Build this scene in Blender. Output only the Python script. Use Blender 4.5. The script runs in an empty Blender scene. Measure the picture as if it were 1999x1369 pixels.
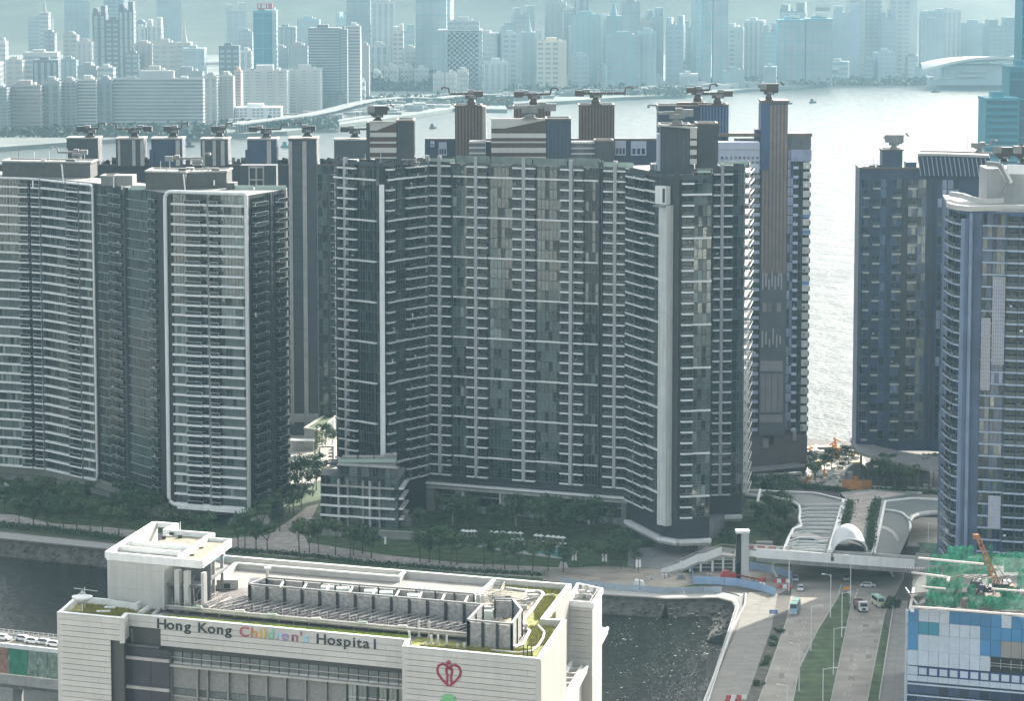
import bpy, math, random
from mathutils import Vector, Matrix
import numpy as np
random.seed(7)
R = math.radians
S = bpy.context.scene
# ------------------------------------------------------------------ camera
CAMH, F_PX, PITCH = 175.0, 6225.0, math.atan(774.5 / 6225.0)
cp, sp = math.cos(PITCH), math.sin(PITCH)
cam_d = bpy.data.cameras.new('camera')
cam_d.sensor_width = 36.0
cam_d.lens = 36.0 * F_PX / 1999.0
cam_d.clip_start = 1.0
cam_d.clip_end = 30000.0
cam = bpy.data.objects.new('camera', cam_d)
S.collection.objects.link(cam)
cam.location = (0, 0, CAMH)
cam.rotation_euler = (math.pi / 2 - PITCH, 0, 0)
S.camera = cam
# ------------------------------------------------------------------ light
SUN_AZ, SUN_EL = R(31), R(25)
world = bpy.data.worlds.new('World')
S.world = world
world.use_nodes = True
wn = world.node_tree
sky = wn.nodes.new('ShaderNodeTexSky')
sky.sky_type = 'NISHITA'
sky.sun_disc = False
sky.sun_elevation = SUN_EL
sky.sun_rotation = SUN_AZ
sky.altitude = 0
sky.air_density = 1.0
sky.dust_density = 4.0
sky.ozone_density = 1.0
hs = wn.nodes.new('ShaderNodeHueSaturation'); hs.inputs['Saturation'].default_value = 0.36
wn.links.new(sky.outputs[0], hs.inputs['Color']); wn.links.new(hs.outputs[0], wn.nodes['Background'].inputs[0])
wn.nodes['Background'].inputs[1].default_value = 0.15
sun_d = bpy.data.lights.new('sun', 'SUN')
sun_d.energy = 3.5
sun_d.angle = R(0.5)
sun_d.color = (1.0, 0.95, 0.86)
sun = bpy.data.objects.new('sun', sun_d)
S.collection.objects.link(sun)
sd = Vector((math.sin(SUN_AZ) * math.cos(SUN_EL), math.cos(SUN_AZ) * math.cos(SUN_EL), math.sin(SUN_EL)))
sun.rotation_euler = sd.to_track_quat('Z', 'Y').to_euler()
sun.location = (300, 300, 900)
S.view_settings.view_transform = 'Standard'
S.view_settings.look = 'None'
S.view_settings.gamma = 1.0
S.view_settings.use_curve_mapping = False
S.view_settings.exposure = 1.74

# ------------------------------------------------------------------ measuring helpers
def ray(px, py):
    u, v = (px - 999.5) / F_PX, (py - 684.5) / F_PX
    return u, cp - v * sp, -sp - v * cp
def W(px, py, z=0.0):
    a, b, c = ray(px, py)
    t = (z - CAMH) / c
    return Vector((a * t, b * t, z))
def C(px, py, yb):
    """corner read at pixel (px,py) whose foot on the ground is seen at image row yb -> x, y, z there"""
    Y = W(px, yb).y
    a, b, c = ray(px, py)
    t = Y / b
    return Vector((a * t, Y, CAMH + c * t))
def atY(px, py, Y):
    a, b, c = ray(px, py)
    t = Y / b
    return Vector((a * t, Y, CAMH + c * t))

# ------------------------------------------------------------------ materials
MATS = {}
def mat(name, col, rough=0.7, metal=0.0, spec=0.5, var=0.0, vscale=0.2, bump=0.0, bscale=4.0, rand=0.0, coat=0.0, stain=0.0, alpha=1.0, ior=1.45):
    if name in MATS: return MATS[name]
    m = bpy.data.materials.new(name); m.use_nodes = True
    nt = m.node_tree; N, L = nt.nodes, nt.links
    b = N['Principled BSDF']
    b.inputs['Base Color'].default_value = (*col, 1)
    b.inputs['Roughness'].default_value = rough
    b.inputs['Metallic'].default_value = metal
    b.inputs['IOR'].default_value = ior
    b.inputs['Specular IOR Level'].default_value = spec
    b.inputs['Alpha'].default_value = alpha
    geo = N.new('ShaderNodeNewGeometry')
    cur = None
    def scale_by(fac_out, lo, hi):
        nonlocal cur
        mr = N.new('ShaderNodeMapRange'); mr.inputs[3].default_value = lo; mr.inputs[4].default_value = hi
        L.new(fac_out, mr.inputs[0])
        mx = N.new('ShaderNodeVectorMath'); mx.operation = 'SCALE'
        if cur is None: mx.inputs[0].default_value = col
        else: L.new(cur, mx.inputs[0])
        L.new(mr.outputs[0], mx.inputs['Scale'])
        cur = mx.outputs[0]
    if var:
        n = N.new('ShaderNodeTexNoise'); n.inputs['Scale'].default_value = vscale; n.inputs['Detail'].default_value = 5
        L.new(geo.outputs['Position'], n.inputs['Vector'])
        mr = N.new('ShaderNodeMapRange'); mr.inputs[1].default_value = 0.3; mr.inputs[2].default_value = 0.7
        L.new(n.outputs[0], mr.inputs[0])
        scale_by(mr.outputs[0], 1 - var, 1 + var)
    if stain:
        mp = N.new('ShaderNodeMapping'); mp.inputs['Scale'].default_value = (0.9, 0.9, 0.06)
        L.new(geo.outputs['Position'], mp.inputs[0])
        n = N.new('ShaderNodeTexNoise'); n.inputs['Scale'].default_value = 1.0; n.inputs['Detail'].default_value = 6
        L.new(mp.outputs[0], n.inputs['Vector'])
        mr = N.new('ShaderNodeMapRange'); mr.inputs[1].default_value = 0.42; mr.inputs[2].default_value = 0.7
        L.new(n.outputs[0], mr.inputs[0])
        scale_by(mr.outputs[0], 1.0, 1 - stain)
    if rand:
        oi = N.new('ShaderNodeObjectInfo')
        scale_by(oi.outputs['Random'], 1 - rand, 1 + rand)
    if cur is not None: L.new(cur, b.inputs['Base Color'])
    if bump:
        n = N.new('ShaderNodeTexNoise'); n.inputs['Scale'].default_value = bscale; n.inputs['Detail'].default_value = 3
        L.new(geo.outputs['Position'], n.inputs['Vector'])
        bp = N.new('ShaderNodeBump'); bp.inputs['Strength'].default_value = bump; bp.inputs['Distance'].default_value = 0.1
        L.new(n.outputs[0], bp.inputs['Height']); L.new(bp.outputs[0], b.inputs['Normal'])
    MATS[name] = m
    return m
white_paint = mat('white_paint', (0.76, 0.77, 0.73), 0.55, var=0.06, stain=0.12)
white_panel = mat('white_panel', (0.48, 0.472, 0.43), 0.5, var=0.05, vscale=0.1, rand=0.05, stain=0.08)
cream_wall = mat('cream_wall', (0.46, 0.44, 0.385), 0.6, var=0.06, stain=0.12)
conc = mat('concrete', (0.24, 0.24, 0.225), 0.85, var=0.15, vscale=0.3, stain=0.2)
conc_lt = mat('concrete_light', (0.38, 0.37, 0.335), 0.85, var=0.12, vscale=0.4, stain=0.15)
conc_dk = mat('concrete_dark', (0.13, 0.14, 0.14), 0.85, var=0.2, vscale=0.3, stain=0.25)
dark_wall = mat('dark_wall', (0.020, 0.024, 0.030), 0.5, var=0.25, vscale=0.15, rand=0.2)
slate_wall = mat('slate_wall', (0.045, 0.052, 0.058), 0.55, var=0.2, vscale=0.15)
brown_wall = mat('brown_wall', (0.075, 0.048, 0.036), 0.55, var=0.15, vscale=0.2)
brown_rib = mat('brown_rib', (0.15, 0.10, 0.075), 0.45, var=0.15, vscale=0.5)
blue_wall = mat('blue_wall', (0.03, 0.05, 0.09), 0.45, var=0.2, vscale=0.2)
blue_rib = mat('blue_rib', (0.08, 0.13, 0.24), 0.4, var=0.15, vscale=0.5)
glass_a = mat('glass_dark', (0.006, 0.011, 0.014), 0.06, spec=0.5, rand=0.5, bump=0.04, bscale=0.5, ior=1.5)
glass_b = mat('glass_green', (0.032, 0.060, 0.054), 0.05, spec=0.5, rand=0.6, bump=0.06, bscale=0.35, ior=2.2)
glass_e = mat('glass_mid', (0.055, 0.085, 0.078), 0.08, spec=0.5, rand=0.25, var=0.25, vscale=0.5, ior=2.1)
glass_c = mat('glass_curtain_and_reflection', (0.20, 0.235, 0.215), 0.25, spec=0.6, rand=0.4, var=0.2, vscale=0.6)  # pale panes, for drawn curtains and for painted reflections
glass_bl = mat('glass_blue', (0.022, 0.045, 0.098), 0.07, spec=0.5, rand=0.5, bump=0.03, bscale=0.5, ior=1.7)
glass_d = mat('glass_lilac', (0.30, 0.33, 0.44), 0.3, rand=0.3, var=0.15, vscale=0.5)
mull = mat('mullion', (0.10, 0.115, 0.115), 0.45, rand=0.2)
rail_w = mat('rail_light', (0.42, 0.45, 0.44), 0.4, metal=0.3)
rail_glass = mat('rail_glass', (0.035, 0.05, 0.052), 0.1, spec=0.7, rand=0.3)
metal_dk = mat('metal_dark', (0.05, 0.048, 0.045), 0.5, metal=0.3, var=0.2, vscale=1)
metal_md = mat('metal_grey', (0.22, 0.22, 0.21), 0.45, metal=0.4, var=0.2, vscale=1)
steel = mat('steel_galvanised', (0.40, 0.385, 0.36), 0.45, metal=0.4, var=0.15, vscale=1)
asphalt = mat('asphalt', (0.31, 0.28, 0.23), 0.9, var=0.22, vscale=0.12, bump=0.3, bscale=3)
pave = mat('paving', (0.36, 0.335, 0.29), 0.85, var=0.15, vscale=0.25)
grass = mat('grass', (0.055, 0.090, 0.030), 0.9, var=0.5, vscale=0.25, bump=0.8, bscale=2)
leafm = mat('leaf', (0.038, 0.082, 0.028), 0.7, rand=0.35, var=0.45, vscale=0.35)
leafm2 = mat('leaf_olive', (0.062, 0.098, 0.032), 0.7, rand=0.3, var=0.4, vscale=0.35)
bark = mat('bark', (0.08, 0.06, 0.045), 0.9)
red_m = mat('red_plastic', (0.45, 0.06, 0.06), 0.5, var=0.15, vscale=1)
orange_m = mat('orange_paint', (0.75, 0.30, 0.05), 0.5, var=0.12, vscale=0.5)
blue_m = mat('blue_sheet', (0.22, 0.36, 0.55), 0.6, var=0.2, vscale=0.3)
green_net = mat('green_net', (0.06, 0.34, 0.20), 0.7, alpha=0.78, var=0.5, vscale=0.5, bump=0.6, bscale=1.5)
rubber = mat('rubber', (0.02, 0.02, 0.02), 0.8)
skin_m = mat('skin', (0.45, 0.28, 0.2), 0.6)

# ------------------------------------------------------------------ mesh builder
BOXF = [(0, 3, 2, 1), (4, 5, 6, 7), (0, 1, 5, 4), (1, 2, 6, 5), (2, 3, 7, 6), (3, 0, 4, 7)]
class MB:
    def __init__(s): s.v, s.f, s.m, s.mats = [], [], [], []
    def mi(s, m):
        if m not in s.mats: s.mats.append(m)
        return s.mats.index(m)
    def poly(s, pts, m):
        k = len(s.v); s.v += [tuple(p) for p in pts]; s.f.append(tuple(range(k, k + len(pts)))); s.m.append(s.mi(m)); return s
    def box(s, x0, x1, y0, y1, z0, z1, m):
        k = len(s.v)
        s.v += [(x0, y0, z0), (x1, y0, z0), (x1, y1, z0), (x0, y1, z0), (x0, y0, z1), (x1, y0, z1), (x1, y1, z1), (x0, y1, z1)]
        i = s.mi(m)
        for f in BOXF: s.f.append(tuple(k + a for a in f)); s.m.append(i)
        return s
    def hexa(s, bot, top, m):
        """bot, top: 4 points each, same winding"""
        k = len(s.v); s.v += [tuple(p) for p in bot] + [tuple(p) for p in top]; i = s.mi(m)
        for f in BOXF: s.f.append(tuple(k + a for a in f)); s.m.append(i)
        return s
    def prism(s, pts, z0, z1, m, mtop=None):
        """pts: plan polygon (counter-clockwise seen from above)"""
        n = len(pts); k = len(s.v)
        ar = sum(pts[i][0] * pts[(i + 1) % n][1] - pts[(i + 1) % n][0] * pts[i][1] for i in range(n))
        if ar < 0: pts = list(reversed(pts))
        s.v += [(p[0], p[1], z0) for p in pts] + [(p[0], p[1], z1) for p in pts]
        i = s.mi(m); j = s.mi(mtop or m)
        s.f.append(tuple(k + a for a in reversed(range(n)))); s.m.append(i)
        s.f.append(tuple(k + n + a for a in range(n))); s.m.append(j)
        for a in range(n):
            b = (a + 1) % n
            s.f.append((k + a, k + b, k + n + b, k + n + a)); s.m.append(i)
        return s
    def bar(s, a, b, w, m, h=None, up=(0, 0, 1)):
        """rectangular bar from a to b, w wide, h tall"""
        a, b = Vector(a), Vector(b); d = (b - a)
        if d.length < 1e-6: return s
        d.normalize(); u = Vector(up)
        if abs(d.dot(u)) > 0.95: u = Vector((0, 1, 0))
        sx = d.cross(u).normalized(); uz = sx.cross(d).normalized()
        h = h or w; sx *= w / 2; uz *= h / 2
        return s.hexa([a - sx - uz, a + sx - uz, b + sx - uz, b - sx - uz], [a - sx + uz, a + sx + uz, b + sx + uz, b - sx + uz], m)
    def tube(s, pts, r, m, n=6, closed=False, r2=None):
        pts = [Vector(p) for p in pts]; k = len(s.v); i = s.mi(m); N = len(pts)
        for j, p in enumerate(pts):
            if closed: d = pts[(j + 1) % N] - pts[j - 1]
            else: d = pts[min(j + 1, N - 1)] - pts[max(j - 1, 0)]
            d.normalize(); u = Vector((0, 0, 1))
            if abs(d.dot(u)) > 0.9: u = Vector((0, 1, 0))
            x = d.cross(u).normalized(); y = x.cross(d).normalized()
            rr = r if r2 is None else r + (r2 - r) * j / max(1, N - 1)
            for q in range(n):
                a = 2 * math.pi * q / n
                s.v.append(tuple(p + x * math.cos(a) * rr + y * math.sin(a) * rr))
        for j in range(N if closed else N - 1):
            jn = (j + 1) % N
            for q in range(n):
                s.f.append((k + j * n + q, k + j * n + (q + 1) % n, k + jn * n + (q + 1) % n, k + jn * n + q)); s.m.append(i)
        if not closed:
            s.f.append(tuple(k + q for q in reversed(range(n)))); s.m.append(i)
            s.f.append(tuple(k + (N - 1) * n + q for q in range(n))); s.m.append(i)
        return s
    def lathe(s, prof, m, n=12, cx=0, cy=0, closed=True):
        k = len(s.v); i = s.mi(m)
        for (r, z) in prof:
            for q in range(n):
                a = 2 * math.pi * q / n; s.v.append((cx + r * math.cos(a), cy + r * math.sin(a), z))
        for j in range(len(prof) - 1):
            for q in range(n):
                s.f.append((k + j * n + q, k + j * n + (q + 1) % n, k + (j + 1) * n + (q + 1) % n, k + (j + 1) * n + q)); s.m.append(i)
        if closed:
            s.f.append(tuple(k + q for q in reversed(range(n)))); s.m.append(i)
            s.f.append(tuple(k + (len(prof) - 1) * n + q for q in range(n))); s.m.append(i)
        return s
    def grid(s, rows, m):
        """rows: list of equal-length point rows"""
        k = len(s.v); i = s.mi(m); c = len(rows[0])
        for r in rows: s.v += [tuple(p) for p in r]
        for a in range(len(rows) - 1):
            for b in range(c - 1):
                s.f.append((k + a * c + b, k + a * c + b + 1, k + (a + 1) * c + b + 1, k + (a + 1) * c + b)); s.m.append(i)
        return s
    def add(s, me, M):
        """append a finished mesh under matrix M"""
        k = len(s.v); s.v += [tuple(M @ v.co) for v in me.vertices]
        for p in me.polygons: s.f.append(tuple(k + a for a in p.vertices)); s.m.append(s.mi(me.materials[p.material_index]))
        return s
    def mesh(s, name, smooth=False):
        me = bpy.data.meshes.new(name); me.from_pydata(s.v, [], s.f)
        for m in s.mats: me.materials.append(m)
        me.polygons.foreach_set('material_index', s.m)
        if smooth: me.polygons.foreach_set('use_smooth', [True] * len(s.f))
        me.update(); return me

COL = S.collection
def link(name, data, parent=None, loc=(0, 0, 0), rz=0.0):
    o = bpy.data.objects.new(name, data); COL.objects.link(o)
    if parent is not None: o.parent = parent
    o.location = loc
    if rz: o.rotation_euler = (0, 0, rz)
    return o
def tag(o, label, cat, group=None):
    o['label'] = label; o['category'] = cat
    if group: o['group'] = group
    return o
def thing(name, label, cat, loc=(0, 0, 0), rz=0.0, group=None):
    return tag(link(name, None, None, loc, rz), label, cat, group)
def struct(name, mb, loc=(0, 0, 0)):
    o = link(name, mb.mesh(name), None, loc); o['kind'] = 'structure'; return o
def part(name, mb, parent, smooth=False, stuff=False, loc=(0, 0, 0)):
    o = link(name, mb.mesh(name, smooth), parent, loc)
    if stuff: o['kind'] = 'stuff'
    return o
def dup(o, loc, rz=None, label=None, sc=None):
    def cpy(x, par):
        c = x.copy(); COL.objects.link(c)
        if par is not None: c.parent = par
        for ch in x.children: cpy(ch, c)
        return c
    c = cpy(o, None); c.location = loc
    if rz is not None: c.rotation_euler = (0, 0, rz)
    if sc: c.scale = sc if hasattr(sc, '__len__') else (sc, sc, sc)
    if label: c['label'] = label
    return c

class Bld:
    """one building: an Empty at its foot, parts in world coordinates turned local, overflow past 290 of a name joined"""
    def __init__(s, name, label, cat, loc, group=None):
        s.o = thing(name, label, cat, loc, 0, group); s.loc = Vector(loc); s.cnt = {}; s.over = {}
    def put(s, name, me, p, rz, parent=None):
        c = s.cnt.get(name, 0); s.cnt[name] = c + 1
        if c >= 290:
            M = Matrix.Translation(Vector(p) - s.loc) @ Matrix.Rotation(rz, 4, 'Z')
            s.over.setdefault(name, MB()).add(me, M); return None
        return link(name, me, parent or s.o, Vector(p) - s.loc, rz)
    def raw(s, name, mb, smooth=False, stuff=False):
        """mb in world coordinates"""
        me = mb.mesh(name, smooth); me.transform(Matrix.Translation(-s.loc))
        o = link(name, me, s.o)
        if stuff: o['kind'] = 'stuff'
        return o
    def done(s):
        for n, mb in s.over.items():
            o = link(n, mb.mesh(n), s.o); o['kind'] = 'stuff'

class Face:
    """a vertical facade plane from A (left) to B (right) seen from the camera side; u metres along, z up"""
    def __init__(s, b, A, B):
        s.b = b; s.A = Vector((A[0], A[1], 0)); s.B = Vector((B[0], B[1], 0)); d = s.B - s.A
        s.L = d.length; s.t = d / s.L; s.n = Vector((s.t.y, -s.t.x, 0)); s.rz = math.atan2(s.t.y, s.t.x)
    def uz(s, px, py):
        a, b, c = ray(px, py); o = Vector((0, 0, CAMH)); d = Vector((a, b, c))
        k = (s.A - o).dot(s.n) / d.dot(s.n); p = o + d * k
        return (p - s.A).dot(s.t), p.z
    def u(s, px, py=600): return s.uz(px, py)[0]
    def P(s, u, z, w=0.0): return s.A + s.t * u + s.n * w + Vector((0, 0, z))
    def put(s, name, me, u, z, w=0.0, parent=None): return s.b.put(name, me, s.P(u, z, w), s.rz, parent)

MESH = {}
def q5(x): return round(x * 20) / 20
def window_mesh(w, h, n, kind, var):
    key = ('win', q5(w), q5(h), n, kind, var)
    if key in MESH: return MESH[key]
    rnd = random.Random(n * 31 + var * 101 + len(kind) * 7)
    mb = MB(); w, h = q5(w), q5(h); dw = w / n
    pal = {'dark': (glass_a, glass_a, glass_a, glass_b), 'green': (glass_b, glass_b, glass_a, glass_b, glass_b, glass_e, glass_b), 'mix': (glass_a, glass_b, glass_e, glass_b, glass_e, glass_c),
           'pale': (glass_c, glass_e, glass_b, glass_c, glass_c), 'blue': (glass_bl, glass_bl, glass_a, glass_bl, glass_b), 'lilac': (glass_d, glass_d, glass_d, glass_bl)}[kind]
    for i in range(n):
        m = rnd.choice(pal); ty = rnd.uniform(-0.006, 0.006) * dw; tz = rnd.uniform(-0.012, 0.012)
        a, b = i * dw, (i + 1) * dw
        mb.poly([(a, 0.10 + ty, 0), (b, 0.10 - ty, 0), (b, 0.10 - ty + tz, h), (a, 0.10 + ty + tz, h)], m)
    for i in range(n + 1):
        x = i * dw; mb.box(x - 0.05, x + 0.05, 0, 0.14, 0, h, mull)
    mb.box(0, w, -0.02, 0.14, -0.12, 0.06, mull)
    if kind in ('green', 'mix', 'pale', 'lilac'): mb.box(0.05, w - 0.05, 0.02, 0.13, h * 0.3 - 0.04, h * 0.3 + 0.04, mull)
    me = mb.mesh('window'); MESH[key] = me; return me
def slab_mesh(w, d=0.6, h=0.5, m=None):
    key = ('slab', q5(w), d, h, m)
    if key in MESH: return MESH[key]
    me = MB().box(0, q5(w), -d, 0.0, 0, h, m or white_paint).mesh('floor_edge'); MESH[key] = me; return me
def balcony_mesh(w, d=1.3, h=0.45, m=None, rail='glass'):
    key = ('balc', q5(w), d, h, m, rail)
    if key in MESH: return MESH[key]
    w = q5(w); mb = MB(); m = m or white_paint
    mb.box(0, w, -d, 0.0, 0, h, m)
    if rail == 'glass':
        mb.box(0.05, w - 0.05, -d + 0.05, -d + 0.09, h, h + 0.95, rail_glass)
        mb.box(0, w, -d + 0.02, -d + 0.12, h + 0.95, h + 1.02, mull)
    elif rail == 'frame':
        r = rail_w
        mb.box(0, w, -d, -d + 0.12, h + 0.95, h + 1.1, r)
        mb.box(0, 0.14, -d, -0.1, h + 0.95, h + 1.1, r).box(w - 0.14, w, -d, -0.1, h + 0.95, h + 1.1, r)
        mb.box(0, 0.14, -d, -d + 0.12, h, h + 0.95, r).box(w - 0.14, w, -d, -d + 0.12, h, h + 0.95, r)
        mb.box(0.14, w - 0.14, -d + 0.04, -d + 0.08, h + 0.02, h + 0.93, rail_glass)
    # door behind
    mb.box(0.2, w - 0.2, 0.02, 0.10, h, h + 2.3, glass_a)
    mb.box(w * 0.5 - 0.05, w * 0.5 + 0.05, -0.03, 0.1, h, h + 2.3, mull)
    me = mb.mesh('balcony'); MESH[key] = me; return me

def columns(face, yref, levels, h, cols, top=None):
    """cols: (px0, px1, kind, opts). levels: floor heights from top to bottom"""
    b = face.b; zt, zb = levels[0] + h, levels[-1]
    for ci, (x0, x1, kind, *o) in enumerate(cols):
        o = o[0] if o else {}
        u0, u1 = face.u(x0, yref), face.u(x1, yref); w = u1 - u0
        ev = o.get('every', 1); off = o.get('off', 0)
        for k, z in enumerate(levels):
            if (k + off) % ev: continue
            if 'skip' in o and k in o['skip']: continue
            if kind == 'glass':
                n = max(1, round(w / o.get('pane', 1.15)))
                pal = o.get('pal', 'dark')
                if callable(pal): pal = pal(k)
                face.put('window', window_mesh(w, h - 0.25, n, pal, random.randrange(9)), u0, z + 0.12, 0.14)
            elif kind == 'slab':
                face.put('floor_edge', slab_mesh(w, o.get('d', 0.6), o.get('h', 0.5), o.get('m')), u0, z - 0.25 + random.uniform(-0.01, 0.01), 0.15)
            elif kind == 'balc':
                if random.random() < .3 and w > 1.2:
                    P_ = face.P(u0 + random.uniform(.2, w - .9), z + .2, .9) - b.loc; b.over.setdefault('balcony_clutter', MB()).box(P_.x, P_.x + random.uniform(.3, .9), P_.y - .15, P_.y + .15, P_.z, P_.z + random.uniform(.6, 1.5), random.choice([white_paint, conc, conc_lt, brown_wall, metal_dk]))
                face.put('balcony', balcony_mesh(w, o.get('d', 1.3), o.get('h', 0.45), o.get('m'), o.get('rail', 'glass')), u0, z - 0.25, 0.15)
        if kind in ('fin', 'wall'):
            z0, z1 = o.get('z0', zb - 0.3), o.get('z1', zt)
            d = o.get('d', 0.9)
            face.put(o.get('name', 'fin'), MB().box(0, w, -d, 0.0, 0, z1 - z0, o.get('m', white_paint)).mesh('fin'), u0, z0, 0.1 + 0.004 * ci)
# ================================================================== SETTING: water, land, hills
def water_mat(name, col, rough, s1, b1, s2, b2):
    m = bpy.data.materials.new(name); m.use_nodes = True; nt = m.node_tree; N, L = nt.nodes, nt.links
    b = N['Principled BSDF']; b.inputs['Base Color'].default_value = (*col, 1); b.inputs['Roughness'].default_value = rough
    b.inputs['IOR'].default_value = 1.33; b.inputs['Specular IOR Level'].default_value = 0.36 if rough < .2 else 0.13
    geo = N.new('ShaderNodeNewGeometry'); last = None
    for sc, st, stretch in ((s1, b1, (1, 0.6, 1)), (s2, b2, (1, 1, 1))):
        mp = N.new('ShaderNodeMapping'); mp.inputs['Scale'].default_value = stretch; mp.inputs['Rotation'].default_value = (0, 0, 0.5)
        L.new(geo.outputs['Position'], mp.inputs[0])
        n = N.new('ShaderNodeTexNoise'); n.inputs['Scale'].default_value = sc; n.inputs['Detail'].default_value = 4
        L.new(mp.outputs[0], n.inputs['Vector'])
        bp = N.new('ShaderNodeBump'); bp.inputs['Strength'].default_value = 1.0; bp.inputs['Distance'].default_value = st
        L.new(n.outputs[0], bp.inputs['Height'])
        if last is not None: L.new(last, bp.inputs['Normal'])
        last = bp.outputs[0]
    L.new(last, b.inputs['Normal'])
    return m
harbour_m = water_mat('harbour_water', (0.035, 0.047, 0.040), 0.36, 0.07, 2.2, 0.4, 0.7)
canal_m = water_mat('canal_water', (0.008, 0.012, 0.008), 0.06, 0.35, 0.35, 1.8, 0.2)
struct('harbour_water', MB().poly([(-5500, 1060, -4), (5500, 1060, -4), (5500, 9000, -4), (-5500, 9000, -4)], harbour_m))
struct('canal_water', MB().poly([(-5500, -400, -4), (5500, -400, -4), (5500, 1060, -4), (-5500, 1060, -4)], canal_m))

ground_m = mat('ground_soil', (0.11, 0.10, 0.085), 0.95, var=0.35, vscale=0.06, bump=0.5, bscale=1.5)
bank_m = mat('seawall_stone', (0.075, 0.072, 0.06), 0.95, var=0.45, vscale=0.5, bump=1.0, bscale=1.2)
far_m = mat('far_ground', (0.15, 0.17, 0.15), 0.9, var=0.45, vscale=0.008)
wood_m = mat('wood_far', (0.035, 0.05, 0.03), 0.95, var=0.5, vscale=0.01, bump=1.0, bscale=0.05)
# estate peninsula and east road bank, one land
front = [W(-400, 1003), W(0, 1053), W(210, 1074), W(430, 1097), W(800, 1133), W(1180, 1163), W(1300, 1170), W(1400, 1168), W(1430, 1176), W(1437, 1190), W(1425, 1225), W(1378, 1369), W(1290, 1660), W(1180, 2100)]
A0 = [(-2500, front[0].y + 250)] + [(p.x, p.y) for p in front] + [(70, 150), (2500, 150), (2500, 1120), (W(1900, 865).x, 1140), (W(1672, 869).x, 1140), (W(1560, 869).x, 1146), (W(560, 800).x, 1245), (-2500, 1420)]
struct('ground', MB().prism(A0, -5, 0, bank_m, ground_m))
# rock revetment at the foot of the seawall
rv = MB()
for i in range(0, 10):
    a, b = front[i], front[i + 1]; t = (b - a).normalized(); n = Vector((t.y, -t.x, 0))
    rv.hexa([a + n * 7 + Vector((0, 0, -6)), b + n * 7 + Vector((0, 0, -6)), b + Vector((0, 0, -6)), a + Vector((0, 0, -6))],
            [a + n * 6 + Vector((0, 0, -3.7)), b + n * 6 + Vector((0, 0, -3.7)), b + Vector((0, 0, -0.9)), a + Vector((0, 0, -0.9))], bank_m)
struct('seawall', rv)
rng = random.Random(3)
rocks = MB()
for i in range(0, 10):
    a, b = front[i], front[i + 1]; L_ = (b - a).length; t = (b - a).normalized(); n = Vector((t.y, -t.x, 0))
    for q in range(int(L_ * 2.2)):
        p = a + t * rng.uniform(0, L_); s_ = rng.uniform(0.35, 1.0); k = rng.uniform(0.2, 6.6); z = -0.9 - k * 0.47
        ang = rng.uniform(0, 3.1); c, s2 = math.cos(ang) * s_, math.sin(ang) * s_; p = p + n * k
        rocks.hexa([(p.x - c, p.y - s2, z - 0.6), (p.x + s2, p.y - c, z - 0.6), (p.x + c, p.y + s2, z - 0.6), (p.x - s2, p.y + c, z - 0.6)],
                   [(p.x - c * .6, p.y - s2 * .6, z + s_ * .5), (p.x + s2 * .6, p.y - c * .6, z + s_ * .4), (p.x + c * .6, p.y + s2 * .6, z + s_ * .6), (p.x - s2 * .6, p.y + c * .6, z + s_ * .5)], bank_m)
o = link('rocks', rocks.mesh('rocks')); o['kind'] = 'stuff'; o['label'] = 'rough grey stones of the seawall slope along the canal'
# hospital bank and city ground behind the camera
struct('hospital_ground', MB().prism([(-2500, -380), (60, -380), (62, 470), (34, 640), (-110, 650), (-118, 600), (-300, 560), (-2500, 560)], -5, 0, bank_m, pave))
# far shore
shore = [(-300, 300), (0, 287), (100, 280), (250, 269), (420, 263), (560, 256), (700, 238), (800, 225), (885, 211), (990, 213), (985, 203), (1100, 197), (1200, 190), (1340, 184), (1480, 172), (1640, 161), (1800, 160), (2000, 164), (2300, 166)]
sp_ = [W(a, b) for a, b in shore]
struct('far_shore', MB().prism([(-5400, sp_[0].y - 100)] + [(p.x, p.y) for p in sp_] + [(5400, sp_[-1].y), (5400, 8800), (-5400, 8800)], -5, 0, far_m))
# hills behind the far city
rows = []
for j in range(26):
    y = 5600 + j * 120; row = []
    for i in range(61):
        x = -4500 + i * 150
        e = min(1, j / 12.0); e = e * e * (3 - 2 * e); e *= min(1, (25 - j) / 6.0)
        h = 210 + 90 * math.sin(x * 0.0016 + 1.3) + 60 * math.sin(x * 0.0041 + y * 0.002) + 25 * math.sin(x * 0.011 + y * 0.007)
        row.append((x, y, 0.1 + max(0, h) * e + 6 * rng.random() * e))
    rows.append(row)
hl = link('hills', MB().grid(rows, wood_m).mesh('hills', True)); hl['kind'] = 'structure'

# ------------------------------------------------------------------ haze
hz = bpy.data.materials.new('haze'); hz.use_nodes = True
nt = hz.node_tree; nt.nodes.remove(nt.nodes['Principled BSDF'])
pv = nt.nodes.new('ShaderNodeVolumePrincipled')
pv.inputs['Color'].default_value = (0.165, 0.275, 0.33, 1)
pv.inputs['Density'].default_value = 1.05e-4
pv.inputs['Anisotropy'].default_value = 0.35
nt.links.new(pv.outputs[0], nt.nodes['Material Output'].inputs['Volume'])
ho = link('haze', MB().box(-5600, 5600, -450, 9100, -6, 480, hz).mesh('haze'))
ho['kind'] = 'stuff'

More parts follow.
